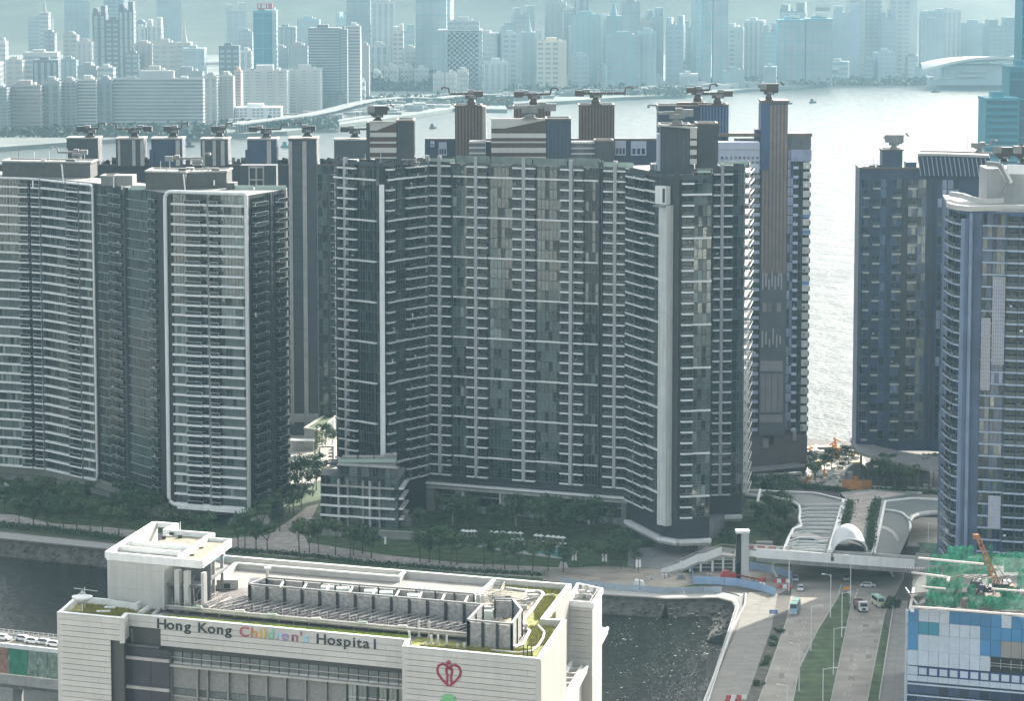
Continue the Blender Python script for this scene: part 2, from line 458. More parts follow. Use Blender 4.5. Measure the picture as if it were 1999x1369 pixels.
# ================================================================== FAR CITY
FC = {}
def fmat(rgb):
    k = tuple(round(c, 3) for c in rgb)
    if k not in FC: FC[k] = mat('far_wall_%d' % len(FC), rgb, 0.75, var=0.12, vscale=0.02)
    return FC[k]
far_glass = mat('far_glass', (0.20, 0.22, 0.22), 0.25, var=0.3, vscale=0.05)  # pane tone lifted, some of the distance haze is in the colour
far_glass2 = mat('far_glass_hazed', (0.27, 0.31, 0.32), 0.3, var=0.2, vscale=0.02)  # paler copy for the farthest blocks, haze painted into the colour
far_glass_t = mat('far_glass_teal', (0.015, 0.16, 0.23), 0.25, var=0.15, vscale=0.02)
far_white = mat('far_white', (0.5, 0.5, 0.47), 0.7)
far_roof = mat('far_roof', (0.25, 0.25, 0.24), 0.9, var=0.2, vscale=0.05)
def far_building(x0, x1, yt, yb, rgb, style, label, depth=26, rot=0.0, cat='building', name='tower_block', glass=None, roof='box', fh=3.1, cap=None, group=None):
    """x0,x1 silhouette in the view, yt roof row, yb row where its foot meets the ground"""
    a, b = C(x0, yt, yb), C(x1, yt, yb); Y = a.y; z = max(8, a.z); w = b.x - a.x
    loc = ((a.x + b.x) / 2, Y, 0)
    t = thing(name, label, cat, loc, rot, group)
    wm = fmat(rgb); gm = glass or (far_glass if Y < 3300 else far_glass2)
    h = w / 2
    part('wall', MB().box(-h, h, 0, depth, 0, z, wm), t)
    win = MB(); nf = max(2, int(z / fh)); e = 0.35
    lod = 1 if Y < 3900 else 2
    fh_ = z / nf * lod; nf = nf // lod
    if style == 'h':      # ribbon windows and parapet lines
        for k in range(nf): win.box(-h + 0.8, h - 0.8, -e, 0.1, k * fh_ + fh_ * .42, k * fh_ + fh_ * .92, gm)
    elif style == 'v':    # vertical strips
        n = max(2, int(w / 6.5))
        for i in range(n):
            x = -h + (i + .5) * w / n; win.box(x - w / n * .24, x + w / n * .24, -e, 0.1, 3, z - 2, gm)
            for k in range(0, nf, 2): win.box(x - w / n * .25, x + w / n * .25, -e - .2, 0.1, k * fh_, k * fh_ + .7, wm)
    elif style == 'grid':
        n = max(2, int(w / (4.2 * lod)))
        for i in range(n):
            x = -h + (i + .5) * w / n
            if i % 4 == 3: continue
            for k in range(nf): win.box(x - w / n * .33, x + w / n * .33, -e, 0.1, k * fh_ + fh_ * .38, k * fh_ + fh_ * .88, gm)
    elif style == 'glass':
        win.box(-h + .5, h - .5, -e, 0.1, 2, z - 2, gm)
        for k in range(0, nf, 3): win.box(-h + .4, h - .4, -e - .3, 0.1, k * fh_ + 1, k * fh_ + 1.9, wm)
        n = max(2, int(w / 9))
        for i in range(1, n): win.box(-h + i * w / n - .4, -h + i * w / n + .4, -e - .35, .1, 2, z - 2, wm)
    elif style == 'bays': # projecting pale piers, dark slots (estate slabs)
        n = max(3, int(w / 11))
        for i in range(n):
            x = -h + (i + .5) * w / n
            win.box(x - w / n * .30, x + w / n * .30, -1.6, 0.1, 1, z - .5, wm)
            for k in range(nf): win.box(x - w / n * .22, x + w / n * .22, -1.9, -1.5, k * fh_ + fh_ * .4, k * fh_ + fh_ * .85, gm)
    sgrid = MB()
    for k in range(nf): sgrid.box(h - .1, h + e, 2, depth - 2, k * fh_ + fh_ * .4, k * fh_ + fh_ * .88, gm)
    o = part('window', win, t, stuff=True)
    part('side_window', sgrid, t, stuff=True)
    rf = MB()
    if roof == 'box':
        rf.box(-h, h, 0, .6, z, z + 1.3, wm).box(-h, h, depth - .6, depth, z, z + 1.3, wm)
        rf.box(-h * .4, h * .35, depth * .3, depth * .7, z + .01, z + 4 + w * .05, wm).box(-h * .7, -h * .5, depth * .3, depth * .6, z + .01, z + 2.5, far_roof).box(h * .5, h * .65, depth * .2, depth * .6, z + .01, z + 3.2, far_white)
    elif roof == 'flat':
        rf.box(-h - .3, h + .3, -.4, depth + .3, z + .01, z + 1.6, cap or wm).box(-h * .5, h * .2, depth * .3, depth * .7, z + 1.6, z + 5, wm)
    elif roof == 'crown':
        rf.box(-h * .9, -h * .35, 2, depth - 2, z + .01, z + 9, wm).box(h * .3, h * .95, 2, depth - 2, z + .01, z + 12, wm)
        for i in range(5): rf.box(-h + i * h * .44, -h + i * h * .44 + 2.2, 0.2, 3, z + .01, z + 3.5 + (i % 2) * 2, wm)
    elif roof == 'spire':
        rf.lathe([(h * .5, z + .01), (h * .3, z + 8), (0.6, z + 22), (0.2, z + 40)], wm, 8, 0, depth / 2)
    part('roof', rf, t)
    return t
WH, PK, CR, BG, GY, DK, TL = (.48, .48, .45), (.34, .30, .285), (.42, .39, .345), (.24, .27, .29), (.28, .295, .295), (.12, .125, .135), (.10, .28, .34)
far_building(15, 79, 168, 259, PK, 'h', 'pinkish grey slab block at the far left waterfront with white balcony lines', fh=3.6)
far_building(-30, 13, 172, 262, BG, 'h', 'blue grey block cut by the left picture edge on the far shore')
far_building(81, 116, 160, 257, GY, 'v', 'narrow grey block third from the left on the far waterfront')
far_building(118, 148, 160, 255, GY, 'grid', 'grey waterfront block just right of the narrow grey one')
far_building(150, 188, 157, 254, WH, 'h', 'pale waterfront block left of the very wide slab')
far_building(189, 218, 157, 253, BG, 'v', 'bluish grey block butting the wide slab on its left')
far_building(219, 396, 155, 252, (.45, .46, .45), 'h', 'very wide pale slab block with white floor lines on the far waterfront', fh=3.4, depth=20)
far_building(398, 423, 150, 246, GY, 'v', 'grey ribbed block right of the very wide slab')
far_building(425, 455, 149, 243, CR, 'grid', 'beige block left of the white ribbed estate')
far_building(457, 470, 139, 240, (.62, .42, .36), 'h', 'thin pink striped block at the left end of the ribbed estate')
far_building(471, 560, 139, 226, WH, 'bays', 'pale ribbed estate block above the low white terminal', depth=40)
far_building(561, 626, 137, 221, WH, 'bays', 'bright ribbed estate block at the right end of the waterfront row', depth=40)
far_building(459, 548, 212, 242, (.70, .71, .69), 'grid', 'low white terminal building on the far waterfront', name='low_building', roof='flat', depth=30)
far_building(627, 672, 180, 217, GY, 'v', 'low ribbed grey podium under the dark office tower', depth=40)
far_building(180, 206, 28, 165, DK, 'v', 'left half of the dark twin residential tower with jagged crown', roof='crown', depth=30)
far_building(206, 231, 40, 165, DK, 'grid', 'lower dark middle block between the two dark towers', depth=30)
far_building(231, 260, 20, 165, DK, 'v', 'taller right half of the dark twin residential tower', roof='crown', depth=30)
far_building(86, 106, 64, 150, (.22, .21, .22), 'grid', 'dark grey small tower left of the pale stepped one')
far_building(76, 94, 24, 140, CR, 'h', 'slender pale tower with a mast at the upper left', roof='spire')
far_building(123, 150, 68, 155, CR, 'grid', 'cream tower with pinkish roof boxes on the far left')
far_building(45, 112, 104, 175, WH, 'h', 'wide pale office block with flat roof at far left', roof='flat')
far_building(64, 113, 119, 182, DK, 'v', 'dark low block in front of the pale office at far left', roof='flat')
far_building(0, 10, 80, 170, WH, 'grid', 'white tower at the far left picture edge')
far_building(11, 43, 118, 178, CR, 'grid', 'beige low block beside the left picture edge')
far_building(-40, 0, 121, 185, CR, 'grid', 'low beige block beyond the left picture edge')
far_building(116, 148, 117, 175, (.2, .25, .26), 'v', 'dark green grey block with white fins')
far_building(150, 179, 82, 170, (.42, .38, .36), 'v', 'pinkish brown tower left of the dark twin towers')
far_building(151, 188, 130, 185, GY, 'h', 'stepped grey block under the dark twin towers')
far_building(190, 221, 133, 186, WH, 'h', 'small pale block under the dark twin towers')
far_building(243, 270, 105, 172, (.16, .17, .18), 'grid', 'small dark tower right below the twin towers')
far_building(261, 284, 54, 150, WH, 'v', 'pale ribbed tower just right of the dark twin towers')
far_building(286, 315, 50, 150, WH, 'v', 'white arched top tower right of the twin towers', roof='crown')
far_building(262, 297, 86, 170, (.40, .36, .34), 'v', 'brownish pink tower in the second row right of the twins')
far_building(298, 343, 84, 172, CR, 'grid', 'beige ribbed tower pair in the second row')
far_building(344, 372, 82, 172, CR, 'grid', 'sandy tower with white mast in the second row', roof='spire')
far_building(357, 399, 96, 178, (.38, .43, .44), 'glass', 'plain blue grey office block with dark cap', roof='flat', glass=fmat((.3, .36, .38)))
far_building(270, 330, 138, 190, CR, 'grid', 'low cluttered beige block behind the wide slab')
far_building(331, 395, 140, 188, GY, 'grid', 'low grey block behind the wide slab right part')
far_building(427, 466, 91, 175, (.10, .12, .13), 'grid', 'dark square office block left of the teal tower', roof='flat')
far_building(468, 491, 100, 170, WH, 'v', 'white thin block left of the teal tower')
far_building(466, 492, 62, 150, BG, 'grid', 'hazy grey blue block behind the white thin one')
far_building(494, 531, 22, 185, TL, 'glass', 'tall teal glass tower with red lit sign box on its roof', roof='flat', glass=far_glass_t, depth=34)
far_building(531, 539, 22, 186, (.35, .48, .52), 'glass', 'paler right flank slab of the tall teal tower', roof='flat')
sg = C(516, 12, 185)
t = thing('roof_sign', 'dark red and white sign box crowning the teal tower', 'sign', (sg.x, sg.y, C(516, 20, 185).z))
part('sign_box', MB().box(-9, 10, -1, 8, 1.8, 9, mat('sign_red', (.35, .04, .06), .5)), t); part('lettering', MB().box(-3, 2, -1.2, -.9, 3, 8, far_white).box(3.5, 5, -1.2, -.9, 3, 8, far_white).box(-7.6, -5, -1.2, -.9, 3, 8, far_white), t)
far_building(540, 577, 54, 160, (.22, .26, .27), 'v', 'dark office with white side frames right of the teal tower', roof='flat')
far_building(532, 562, 95, 175, GY, 'grid', 'grey block at the foot of the teal tower right side')
far_building(563, 600, 90, 176, (.30, .30, .29), 'v', 'brown grey ribbed block between teal and dark office towers')
far_building(602, 664, 57, 217, (.13, .15, .165), 'h', 'broad dark grey office tower above the highway', roof='flat', depth=45)
far_building(664, 677, 60, 217, (.17, .19, .20), 'h', 'narrow right flank of the broad dark office tower', roof='flat')
far_building(676, 703, 52, 213, WH, 'h', 'white slatted top tower right of the dark office', fh=3.6)
far_building(679, 686, 98, 207, (.8, .79, .75), 'h', 'slim white striped tower in front of brown towers', fh=8)
far_building(688, 704, 76, 206, (.42, .41, .38), 'v', 'grey brown tower behind the striped ones')
far_building(705, 720, 90, 202, (.34, .29, .27), 'v', 'reddish brown tower right of the striped ones')
far_building(704, 713, 159, 203, (.8, .79, .75), 'h', 'short white striped block beside the highway', fh=8)
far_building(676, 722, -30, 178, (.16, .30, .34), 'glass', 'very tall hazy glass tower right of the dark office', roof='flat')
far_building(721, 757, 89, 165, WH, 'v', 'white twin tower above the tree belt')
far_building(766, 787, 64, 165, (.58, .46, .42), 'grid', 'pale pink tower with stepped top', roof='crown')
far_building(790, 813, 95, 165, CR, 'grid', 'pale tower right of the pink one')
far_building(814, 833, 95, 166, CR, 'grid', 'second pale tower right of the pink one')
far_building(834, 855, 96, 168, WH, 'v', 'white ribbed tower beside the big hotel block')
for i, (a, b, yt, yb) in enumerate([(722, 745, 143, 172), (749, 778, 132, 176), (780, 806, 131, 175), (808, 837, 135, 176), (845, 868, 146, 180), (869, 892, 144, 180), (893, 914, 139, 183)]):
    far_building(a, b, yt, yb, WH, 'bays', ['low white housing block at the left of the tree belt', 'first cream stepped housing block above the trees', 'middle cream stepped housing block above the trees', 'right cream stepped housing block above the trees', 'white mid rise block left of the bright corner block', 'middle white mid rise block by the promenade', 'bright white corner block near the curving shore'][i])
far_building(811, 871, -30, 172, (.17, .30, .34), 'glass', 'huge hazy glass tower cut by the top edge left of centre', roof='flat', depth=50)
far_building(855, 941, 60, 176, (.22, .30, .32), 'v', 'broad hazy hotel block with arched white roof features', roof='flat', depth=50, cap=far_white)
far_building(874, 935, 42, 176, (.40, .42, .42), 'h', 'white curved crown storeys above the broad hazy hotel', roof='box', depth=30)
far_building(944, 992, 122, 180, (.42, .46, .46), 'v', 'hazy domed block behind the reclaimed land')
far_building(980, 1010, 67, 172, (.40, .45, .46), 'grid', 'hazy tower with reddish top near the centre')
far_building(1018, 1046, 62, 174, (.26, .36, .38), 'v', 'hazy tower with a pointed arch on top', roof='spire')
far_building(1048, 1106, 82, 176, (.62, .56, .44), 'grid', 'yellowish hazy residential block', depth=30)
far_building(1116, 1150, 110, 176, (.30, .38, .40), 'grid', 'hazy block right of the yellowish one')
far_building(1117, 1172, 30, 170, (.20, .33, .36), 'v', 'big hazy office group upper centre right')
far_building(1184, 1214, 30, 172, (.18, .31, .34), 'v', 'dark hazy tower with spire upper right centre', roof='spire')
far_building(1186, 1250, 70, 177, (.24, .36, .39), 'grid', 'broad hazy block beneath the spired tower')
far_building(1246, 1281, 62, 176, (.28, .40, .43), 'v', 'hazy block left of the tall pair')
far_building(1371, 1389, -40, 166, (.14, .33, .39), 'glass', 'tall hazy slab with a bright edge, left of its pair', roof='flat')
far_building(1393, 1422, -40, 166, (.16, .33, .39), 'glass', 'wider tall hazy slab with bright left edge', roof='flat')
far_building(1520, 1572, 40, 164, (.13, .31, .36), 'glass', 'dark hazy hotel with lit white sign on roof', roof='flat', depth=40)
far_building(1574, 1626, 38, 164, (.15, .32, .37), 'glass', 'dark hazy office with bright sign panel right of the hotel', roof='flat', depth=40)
for (sx, sy, sw, sh) in ((1551, 32, 10, 3), (1603, 29, 11, 4), (1606, 11, 14, 3), (1607, 134, 30, 2)):
    p0 = C(sx, sy, 163); s_ = F_PX / p0.y
    t = thing('rooftop_sign', {1551: 'small white sign above the dark hazy hotel', 1603: 'bright white panel sign on the dark hazy office', 1606: 'faint lettering sign at the top edge above the bright panel', 1607: 'long low white lettering sign near the far waterfront'}[sx], 'sign', (p0.x, p0.y - 2, p0.z))
    part('panel', MB().box(-sw / s_, sw / s_, -.5, .5, -sh / s_, sh / s_, far_white), t)
    part('support', MB().box(-sw / s_, sw / s_, .5, 3.4, -sh / s_ - 5, -sh / s_, far_roof), t)
# convention centre with its winged roof
cc = C(1905, 150, 166)
t = thing('convention_centre', 'waterfront hall with a sweeping white winged roof', 'convention centre', (cc.x, cc.y, 0))
sc_ = cc.y / F_PX
part('hall', MB().box(-60 * sc_, 230 * sc_, 6, 90, 0, 26, fmat((.42, .5, .52))).box(-95 * sc_, 240 * sc_, 0, 6, 0, 8, fmat((.3, .4, .42))), t)
rows = []
for j in range(9):
    row = []
    for i in range(25):
        u = i / 24; v = j / 8
        x = (-108 + 350 * u) * sc_; lift = 31 + 15 * math.sin(u * 1.5) - 9 * abs(v - .5) * (1 - u) - 5 * (1 - u) ** 3
        row.append((x, -22 + v * 120 * (0.35 + .65 * min(1, u * 3)), lift + 5 * math.sin(u * 6.0 + v * 2)))
    rows.append(row)
mbr = MB().grid(rows, far_white); 
low = [[(p[0], p[1], p[2] - 3.5) for p in r] for r in rows]
mbr.grid([list(reversed(r)) for r in low], far_white)
for e0, e1 in ((rows[0], low[0]), (low[-1], rows[-1])): mbr.grid([e0, e1], far_white)
part('roof_wing', mbr, t, smooth=True)
part('terrace', MB().box(-40 * sc_, 20 * sc_, -6, 5, 12, 13.5, far_white).box(-30 * sc_, 20 * sc_, -6, 5, 18, 19.5, far_white), t)
# generic hazy blocks of the island, each its own thing
adj = ['slim', 'broad', 'stepped', 'squat', 'tall', 'plain']; tn = ['teal', 'pale', 'grey', 'whitish', 'bluish', 'dim']
k = 0
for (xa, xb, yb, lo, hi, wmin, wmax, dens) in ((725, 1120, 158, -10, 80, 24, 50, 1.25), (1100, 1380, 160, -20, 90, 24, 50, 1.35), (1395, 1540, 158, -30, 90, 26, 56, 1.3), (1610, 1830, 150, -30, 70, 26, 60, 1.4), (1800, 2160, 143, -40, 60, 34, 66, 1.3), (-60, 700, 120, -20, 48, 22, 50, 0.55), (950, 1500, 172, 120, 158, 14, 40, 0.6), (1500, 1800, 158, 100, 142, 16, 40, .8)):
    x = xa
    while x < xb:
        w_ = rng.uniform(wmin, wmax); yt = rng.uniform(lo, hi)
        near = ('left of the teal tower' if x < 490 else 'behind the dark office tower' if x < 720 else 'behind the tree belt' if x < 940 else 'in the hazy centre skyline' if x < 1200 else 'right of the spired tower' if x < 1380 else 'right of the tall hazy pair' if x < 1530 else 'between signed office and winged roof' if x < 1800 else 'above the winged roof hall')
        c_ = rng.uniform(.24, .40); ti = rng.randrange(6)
        col = [(c_ * .75, c_, c_ * 1.03), (c_ + .08, c_ + .09, c_ + .08), (c_, c_ * 1.05, c_ * 1.05), (.42, .44, .42), (c_ * .8, c_ * .96, c_ * 1.08), (c_ * .8, c_ * .88, c_ * .88)][ti]  # lightened tealish walls carry part of the haze in their colour
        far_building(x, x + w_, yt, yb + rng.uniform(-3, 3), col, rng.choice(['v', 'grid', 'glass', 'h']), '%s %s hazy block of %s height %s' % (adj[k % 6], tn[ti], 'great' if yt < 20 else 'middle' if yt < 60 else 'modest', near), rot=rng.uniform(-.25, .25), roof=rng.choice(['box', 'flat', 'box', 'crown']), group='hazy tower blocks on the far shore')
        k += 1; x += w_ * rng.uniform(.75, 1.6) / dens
# tree belts and low clutter of the far shore
def leaf_mass(n, fn, size, m, seed):
    r = random.Random(seed); mb = MB()
    for _ in range(n):
        p, up = fn(r); s_ = size * r.uniform(.6, 1.3); a = Vector((r.gauss(0, 1), r.gauss(0, 1), r.gauss(0, .7))).normalized(); b = a.cross(Vector((r.gauss(0, 1), r.gauss(0, 1), r.gauss(0, 1)))).normalized()
        p = Vector(p); mb.poly([p - a * s_, p - b * s_ * .7, p + a * s_, p + b * s_ * .7], m)
    return mb
def belt(px0, px1, ya, yb_, h):
    def fn(r):
        p = W(r.uniform(px0, px1), r.uniform(ya, yb_)); p.z = abs(r.gauss(0, .5)) * h; return p, 0
    return fn
for (a, b, c_, d_, h, n) in ((720, 900, 168, 178, 22, 2500), (-50, 440, 253, 268, 9, 2500), (640, 880, 196, 205, 9, 1500), (890, 1000, 196, 206, 9, 900), (430, 660, 243, 250, 8, 900), (980, 1340, 176, 186, 9, 1800), (1340, 1820, 158, 165, 9, 1500)):
    o = link('far_trees', leaf_mass(n, belt(a, b, c_, d_, h * .7), 3.2, wood_m, int(a) + 100).mesh('far_trees')); o['kind'] = 'stuff'
# far highway and shore road
pale_road = mat('pale_road', (.17, .18, .17), .8, var=.1, vscale=.02)
def ribbon(pts, w, z, m, mb, thick=1.2):
    P_ = [W(a, b, zz if zz is not None else z) for a, b, *r in pts for zz in [r[0] if r else None]]
    for i in range(len(P_) - 1):
        mb.bar(P_[i], P_[i + 1], w, m, thick)
    return mb
flecks = MB()
fc_ = [(rng.uniform(1190, 1440), rng.uniform(1215, 1400)) for _ in range(34)] + [(1360, 1330), (1330, 1350), (1300, 1360), (1280, 1300), (60, 1250), (180, 1200)]
for _ in range(620):
    c_ = rng.choice(fc_); px, py = rng.gauss(c_[0], 16), max(1208, rng.gauss(c_[1], 9))
    p = W(px, py, -3.97); s_ = rng.uniform(.05, .2) * (2.2 if rng.random() < .12 else 1); flecks.poly([(p.x - s_, p.y - s_ * .8, p.z), (p.x + s_, p.y - s_ * .3, p.z), (p.x + s_ * .5, p.y + s_, p.z)], far_white)
o = link('white_flecks', flecks.mesh('white_flecks')); o['kind'] = 'stuff'  # small white flecks lying on the canal surface
hw = MB(); ribbon([(455, 243), (520, 234), (590, 226), (640, 216), (680, 205), (720, 196), (790, 190), (850, 192), (900, 186), (980, 184)], 16, 9, pale_road, hw)
ribbon([(560, 246), (640, 238), (720, 226), (800, 213), (860, 205), (900, 200)], 14, 1.0, pale_road, hw)
ribbon([(640, 225), (690, 210), (740, 203), (790, 206), (770, 214), (700, 222), (640, 230)], 10, 3.0, pale_road, hw)
o = struct('far_highway', hw)
pil = MB()
for i in range(34):
    p = W(462 + i * 5.5, 243 - i * 1.0, 9); pil.box(p.x - 1.2, p.x + 1.2, p.y - 1, p.y + 1, 0, 8.3, pale_road)
o = link('highway_piers', pil.mesh('highway_piers')); o['kind'] = 'stuff'
cl = MB()
for _ in range(520):
    px = rng.uniform(430, 1800); yb = np.interp(px, [430, 700, 880, 1100, 1340, 1640, 1800], [255, 230, 205, 190, 178, 158, 157]); p = W(px, yb - abs(rng.gauss(0, 7)))
    w_, d_, h_ = rng.uniform(3, 22), rng.uniform(4, 12), rng.uniform(2, 7); cl.box(p.x, p.x + w_, p.y, p.y + d_, 0, h_, rng.choice([far_white, far_roof, fmat(GY), pale_road]))
o = link('shore_clutter', cl.mesh('shore_clutter')); o['kind'] = 'stuff'
# boats on the harbour
def boat(px, py, L_, label, c1):
    p = W(px, py, -4); t = thing('boat', label, 'boat', (p.x, p.y, -4), rng.uniform(-.5, .5))
    h = MB().hexa([(-L_ / 2, -1.2, -.3), (L_ * .42, -.9, -.3), (L_ * .42, .9, -.3), (-L_ / 2, 1.2, -.3)], [(-L_ / 2, -1.8, 1.6), (L_ / 2, -1.2, 2), (L_ / 2, 1.2, 2), (-L_ / 2, 1.8, 1.6)], c1)
    part('hull', h, t); part('cabin', MB().box(-L_ * .35, L_ * .1, -1.2, 1.2, 1.6, 4.2, c1).box(-L_ * .3, L_ * .02, -.9, .9, 4.2, 5.4, metal_dk), t)
boat(371, 287, 9, 'small dark sampan left of the harbour shallows', metal_dk); boat(559, 288, 11, 'small green boat half hidden by the fin tower', mat('boat_green', (.1, .3, .25), .5))
boat(845, 251, 7, 'tiny dark boat in the bright gap left of the ribbed core', metal_dk); boat(1587, 201, 9, 'dark boat right of the tall brown core', metal_dk); boat(1540, 203, 9, 'dark boat touching the brown core top', metal_dk)
boat(1827, 180, 12, 'boat on the bright water below the winged hall', metal_dk); boat(1884, 163, 40, 'long low ferry moored near the winged hall', metal_dk); boat(110, 232, 6, 'grey launch near the left far shore', metal_dk)
# teal glass towers near the right picture edge, across the water of the typhoon basin
teal_w = (.05, .24, .30)
def teal_tower(x0, x1, yt, yb, label, st='h'):
    return far_building(x0, x1, yt, yb, teal_w, st, label, roof='flat', glass=mat('teal_glass', (.02, .12, .17), .15), depth=30, name='glass_tower', fh=4)
teal_tower(1924, 1990, 196, 470, 'teal ribbed glass tower behind the curved crown at right edge')
teal_tower(1971, 2040, 134, 462, 'taller blue glass slab at the right picture edge', 'glass')
teal_tower(1997, 2060, -40, 455, 'very tall blue tower just showing at the right picture edge', 'glass')

ordn = 'first second third fourth fifth sixth seventh eighth ninth tenth eleventh twelfth thirteenth fourteenth fifteenth sixteenth seventeenth eighteenth nineteenth twentieth twenty-first twenty-second twenty-third twenty-fourth'.split()
# city blocks of the near shore that the tower glass reflects
for i, (x, y, w_, d_, h_) in enumerate(((-330, 300, 60, 30, 42), (-230, 330, 50, 30, 55), (-150, 250, 44, 34, 38), (-60, 200, 56, 30, 30), (30, 230, 34, 28, 44), (110, 280, 50, 30, 40), (190, 340, 44, 36, 52), (280, 300, 60, 30, 46), (-290, 160, 60, 30, 60), (-180, 120, 50, 30, 40), (-80, 60, 60, 26, 20), (120, 130, 50, 30, 36), (230, 170, 50, 36, 60), (-260, -60, 50, 40, 150), (-130, -80, 44, 40, 120), (150, -70, 44, 40, 170), (270, -50, 60, 40, 130))):
    t = thing('city_block', '%s pale office block of the near shore, outside the view' % ordn[i], 'building', (x, y, 0), 0, 'near shore office blocks reflected in the tower glass')
    part('wall', MB().box(-w_ / 2, w_ / 2, 0, d_, 0, h_, fmat([WH, CR, GY, (.62, .60, .54)][i % 4])), t)
    wm_ = MB()
    for k in range(int(h_ / 3.6)): wm_.box(-w_ / 2 + 1, w_ / 2 - 1, d_ - .1, d_ + .2, k * 3.6 + 1.4, k * 3.6 + 3.0, far_glass)
    part('window', wm_, t, stuff=True)
# ================================================================== APARTMENT ESTATE
def crane(px, py, yb, jib_l, jib_r, label, tone=None, hook='l', base_h=1.4, s=1.0, bulk=False):
    """roof gondola machine: pedestal, turning head, long jib with a hooked end, counterweight"""
    p = C(px, py, yb); m = tone or metal_dk; k = p.y / F_PX
    t = thing('gondola_crane', label, 'roof crane', p, 0, 'window cleaning cranes on the tower roofs')
    h = base_h * s
    part('pedestal', MB().lathe([(1.3 * s, 0), (1.5 * s, h * .5), (.8 * s, h)], m, 10).box(-1.8 * s, 1.8 * s, -1.5 * s, 1.5 * s, -.05, .3, m), t)
    part('turntable', MB().box(-2.0 * s, 2.0 * s, -1.1 * s, 1.1 * s, h, h + 1.1 * s, m).box(-.6 * s, 1.5 * s, -1.3 * s, -1.1 * s, h + .2, h + .9 * s, metal_md), t)
    z = h + 1.45 * s
    a, b = -jib_l * k, jib_r * k
    j = MB().bar((a, 0, z), (b, 0, z + .2), 1.3 * s, m, .75 * s)
    n = int((b - a) / 2.2)
    for i in range(n): j.box(a + i * 2.2, a + i * 2.2 + .25, -.75 * s, .75 * s, z - .5 * s, z + .55 * s, metal_md)
    part('jib', j, t)
    e, sg_ = (a, -1) if hook == 'l' else (b, 1)
    part('hook_arm', MB().bar((e, 0, z), (e + sg_ * .4, 0, z + 2.0 * s), .5, m).bar((e + sg_ * .4, 0, z + 2.0 * s), (e + sg_ * 2.6 * s, 0, z + 2.2 * s), .45, m).box(e + sg_ * 2.5 * s - .3, e + sg_ * 2.5 * s + .3, -1.6, 1.6, z + 1.4 * s, z + 2.2 * s, m), t)
    c_ = b if hook == 'l' else a
    part('counterweight', MB().box(c_ - 1.5 * s, c_ + 1.5 * s, -1.2 * s, 1.2 * s, z - .9 * s, z + 1.0 * s, m).box(c_ - 1.0 * s - sg_ * -2.5, c_ + 1.0 * s - sg_ * -2.5, -1.0, 1.0, z + .4, z + 1.4 * s, metal_md), t)
    if bulk: part('machine_house', MB().box(-3.6 * s, 3.8 * s, -1.5, 1.5, h + 1.2 * s, h + 4.4 * s, m).box(-3.2, -1, -1.7, -1.4, h + 1.6, h + 3.4, metal_md).bar((3.8, 0, h + 4), (5, 0, h + 3), .5, m), t)
    return t

def rib_box(b, name, px0, px1, yt, yb, depth, z0, body, rib, gap=1.4, side=True, ang=0.0, cap=None):
    """ribbed rooftop core: body box plus proud vertical ribs"""
    a, c = C(px0, yt, yb), C(px1, yt, yb); w = c.x - a.x; z = a.z
    mb = MB().box(a.x, c.x, a.y, a.y + depth, z0, z, body); b.raw(name, mb)
    r = MB(); n = max(2, int(w / gap)); g = w / n
    for i in range(n): r.box(a.x + i * g + g * .25, a.x + i * g + g * .75, a.y - .3, a.y + .05, z0 + .2, z - .25, rib)
    if side:
        n2 = int(depth / gap)
        for i in range(n2): r.box(c.x - .05, c.x + .3, a.y + i * depth / n2 + .3, a.y + (i + .5) * depth / n2 + .2, z0 + .2, z - .25, rib)
    o = b.raw('rib', r, stuff=True)
    b.raw('coping', MB().box(a.x - .35, c.x + .35, a.y - .4, a.y + .5, z, z + .5, cap or brown_rib).box(a.x - .35, a.x + .2, a.y + .5, a.y + depth, z, z + .5, cap or brown_rib).box(c.x - .2, c.x + .35, a.y + .5, a.y + depth, z, z + .5, cap or conc_lt).box(a.x + .2, c.x - .2, a.y + depth - .4, a.y + depth + .2, z, z + .5, cap or conc_lt))
    return a, c, z

def pebble(b, name, mb): return b.raw(name, mb, stuff=True)

def roof_junk(b, pts_box, z, n, seed, h=2.2):
    """pipes, tanks and small boxes on a flat roof, each an own part"""
    r = random.Random(seed); x0, x1, y0, y1 = pts_box
    for _ in range(n):
        x, y = r.uniform(x0, x1), r.uniform(y0, y1); q = r.random(); w_, d_, hh = r.uniform(.8, 3), r.uniform(.8, 2.2), r.uniform(.5, h)
        if q < .45: b.raw('roof_unit', MB().box(x, x + w_, y, y + d_, z, z + hh, r.choice([conc, metal_md, white_paint])).box(x + .1, x + w_ - .1, y - .06, y, z + hh * .4, z + hh * .8, metal_dk))
        elif q < .75: b.raw('roof_pipe', MB().tube([(x, y, z), (x, y, z + hh), (x + w_ * 2, y, z + hh), (x + w_ * 2, y, z)], .15, steel))
        else: b.raw('mast', MB().tube([(x, y, z), (x, y, z + 2.5 + hh)], .08, white_paint, 5))

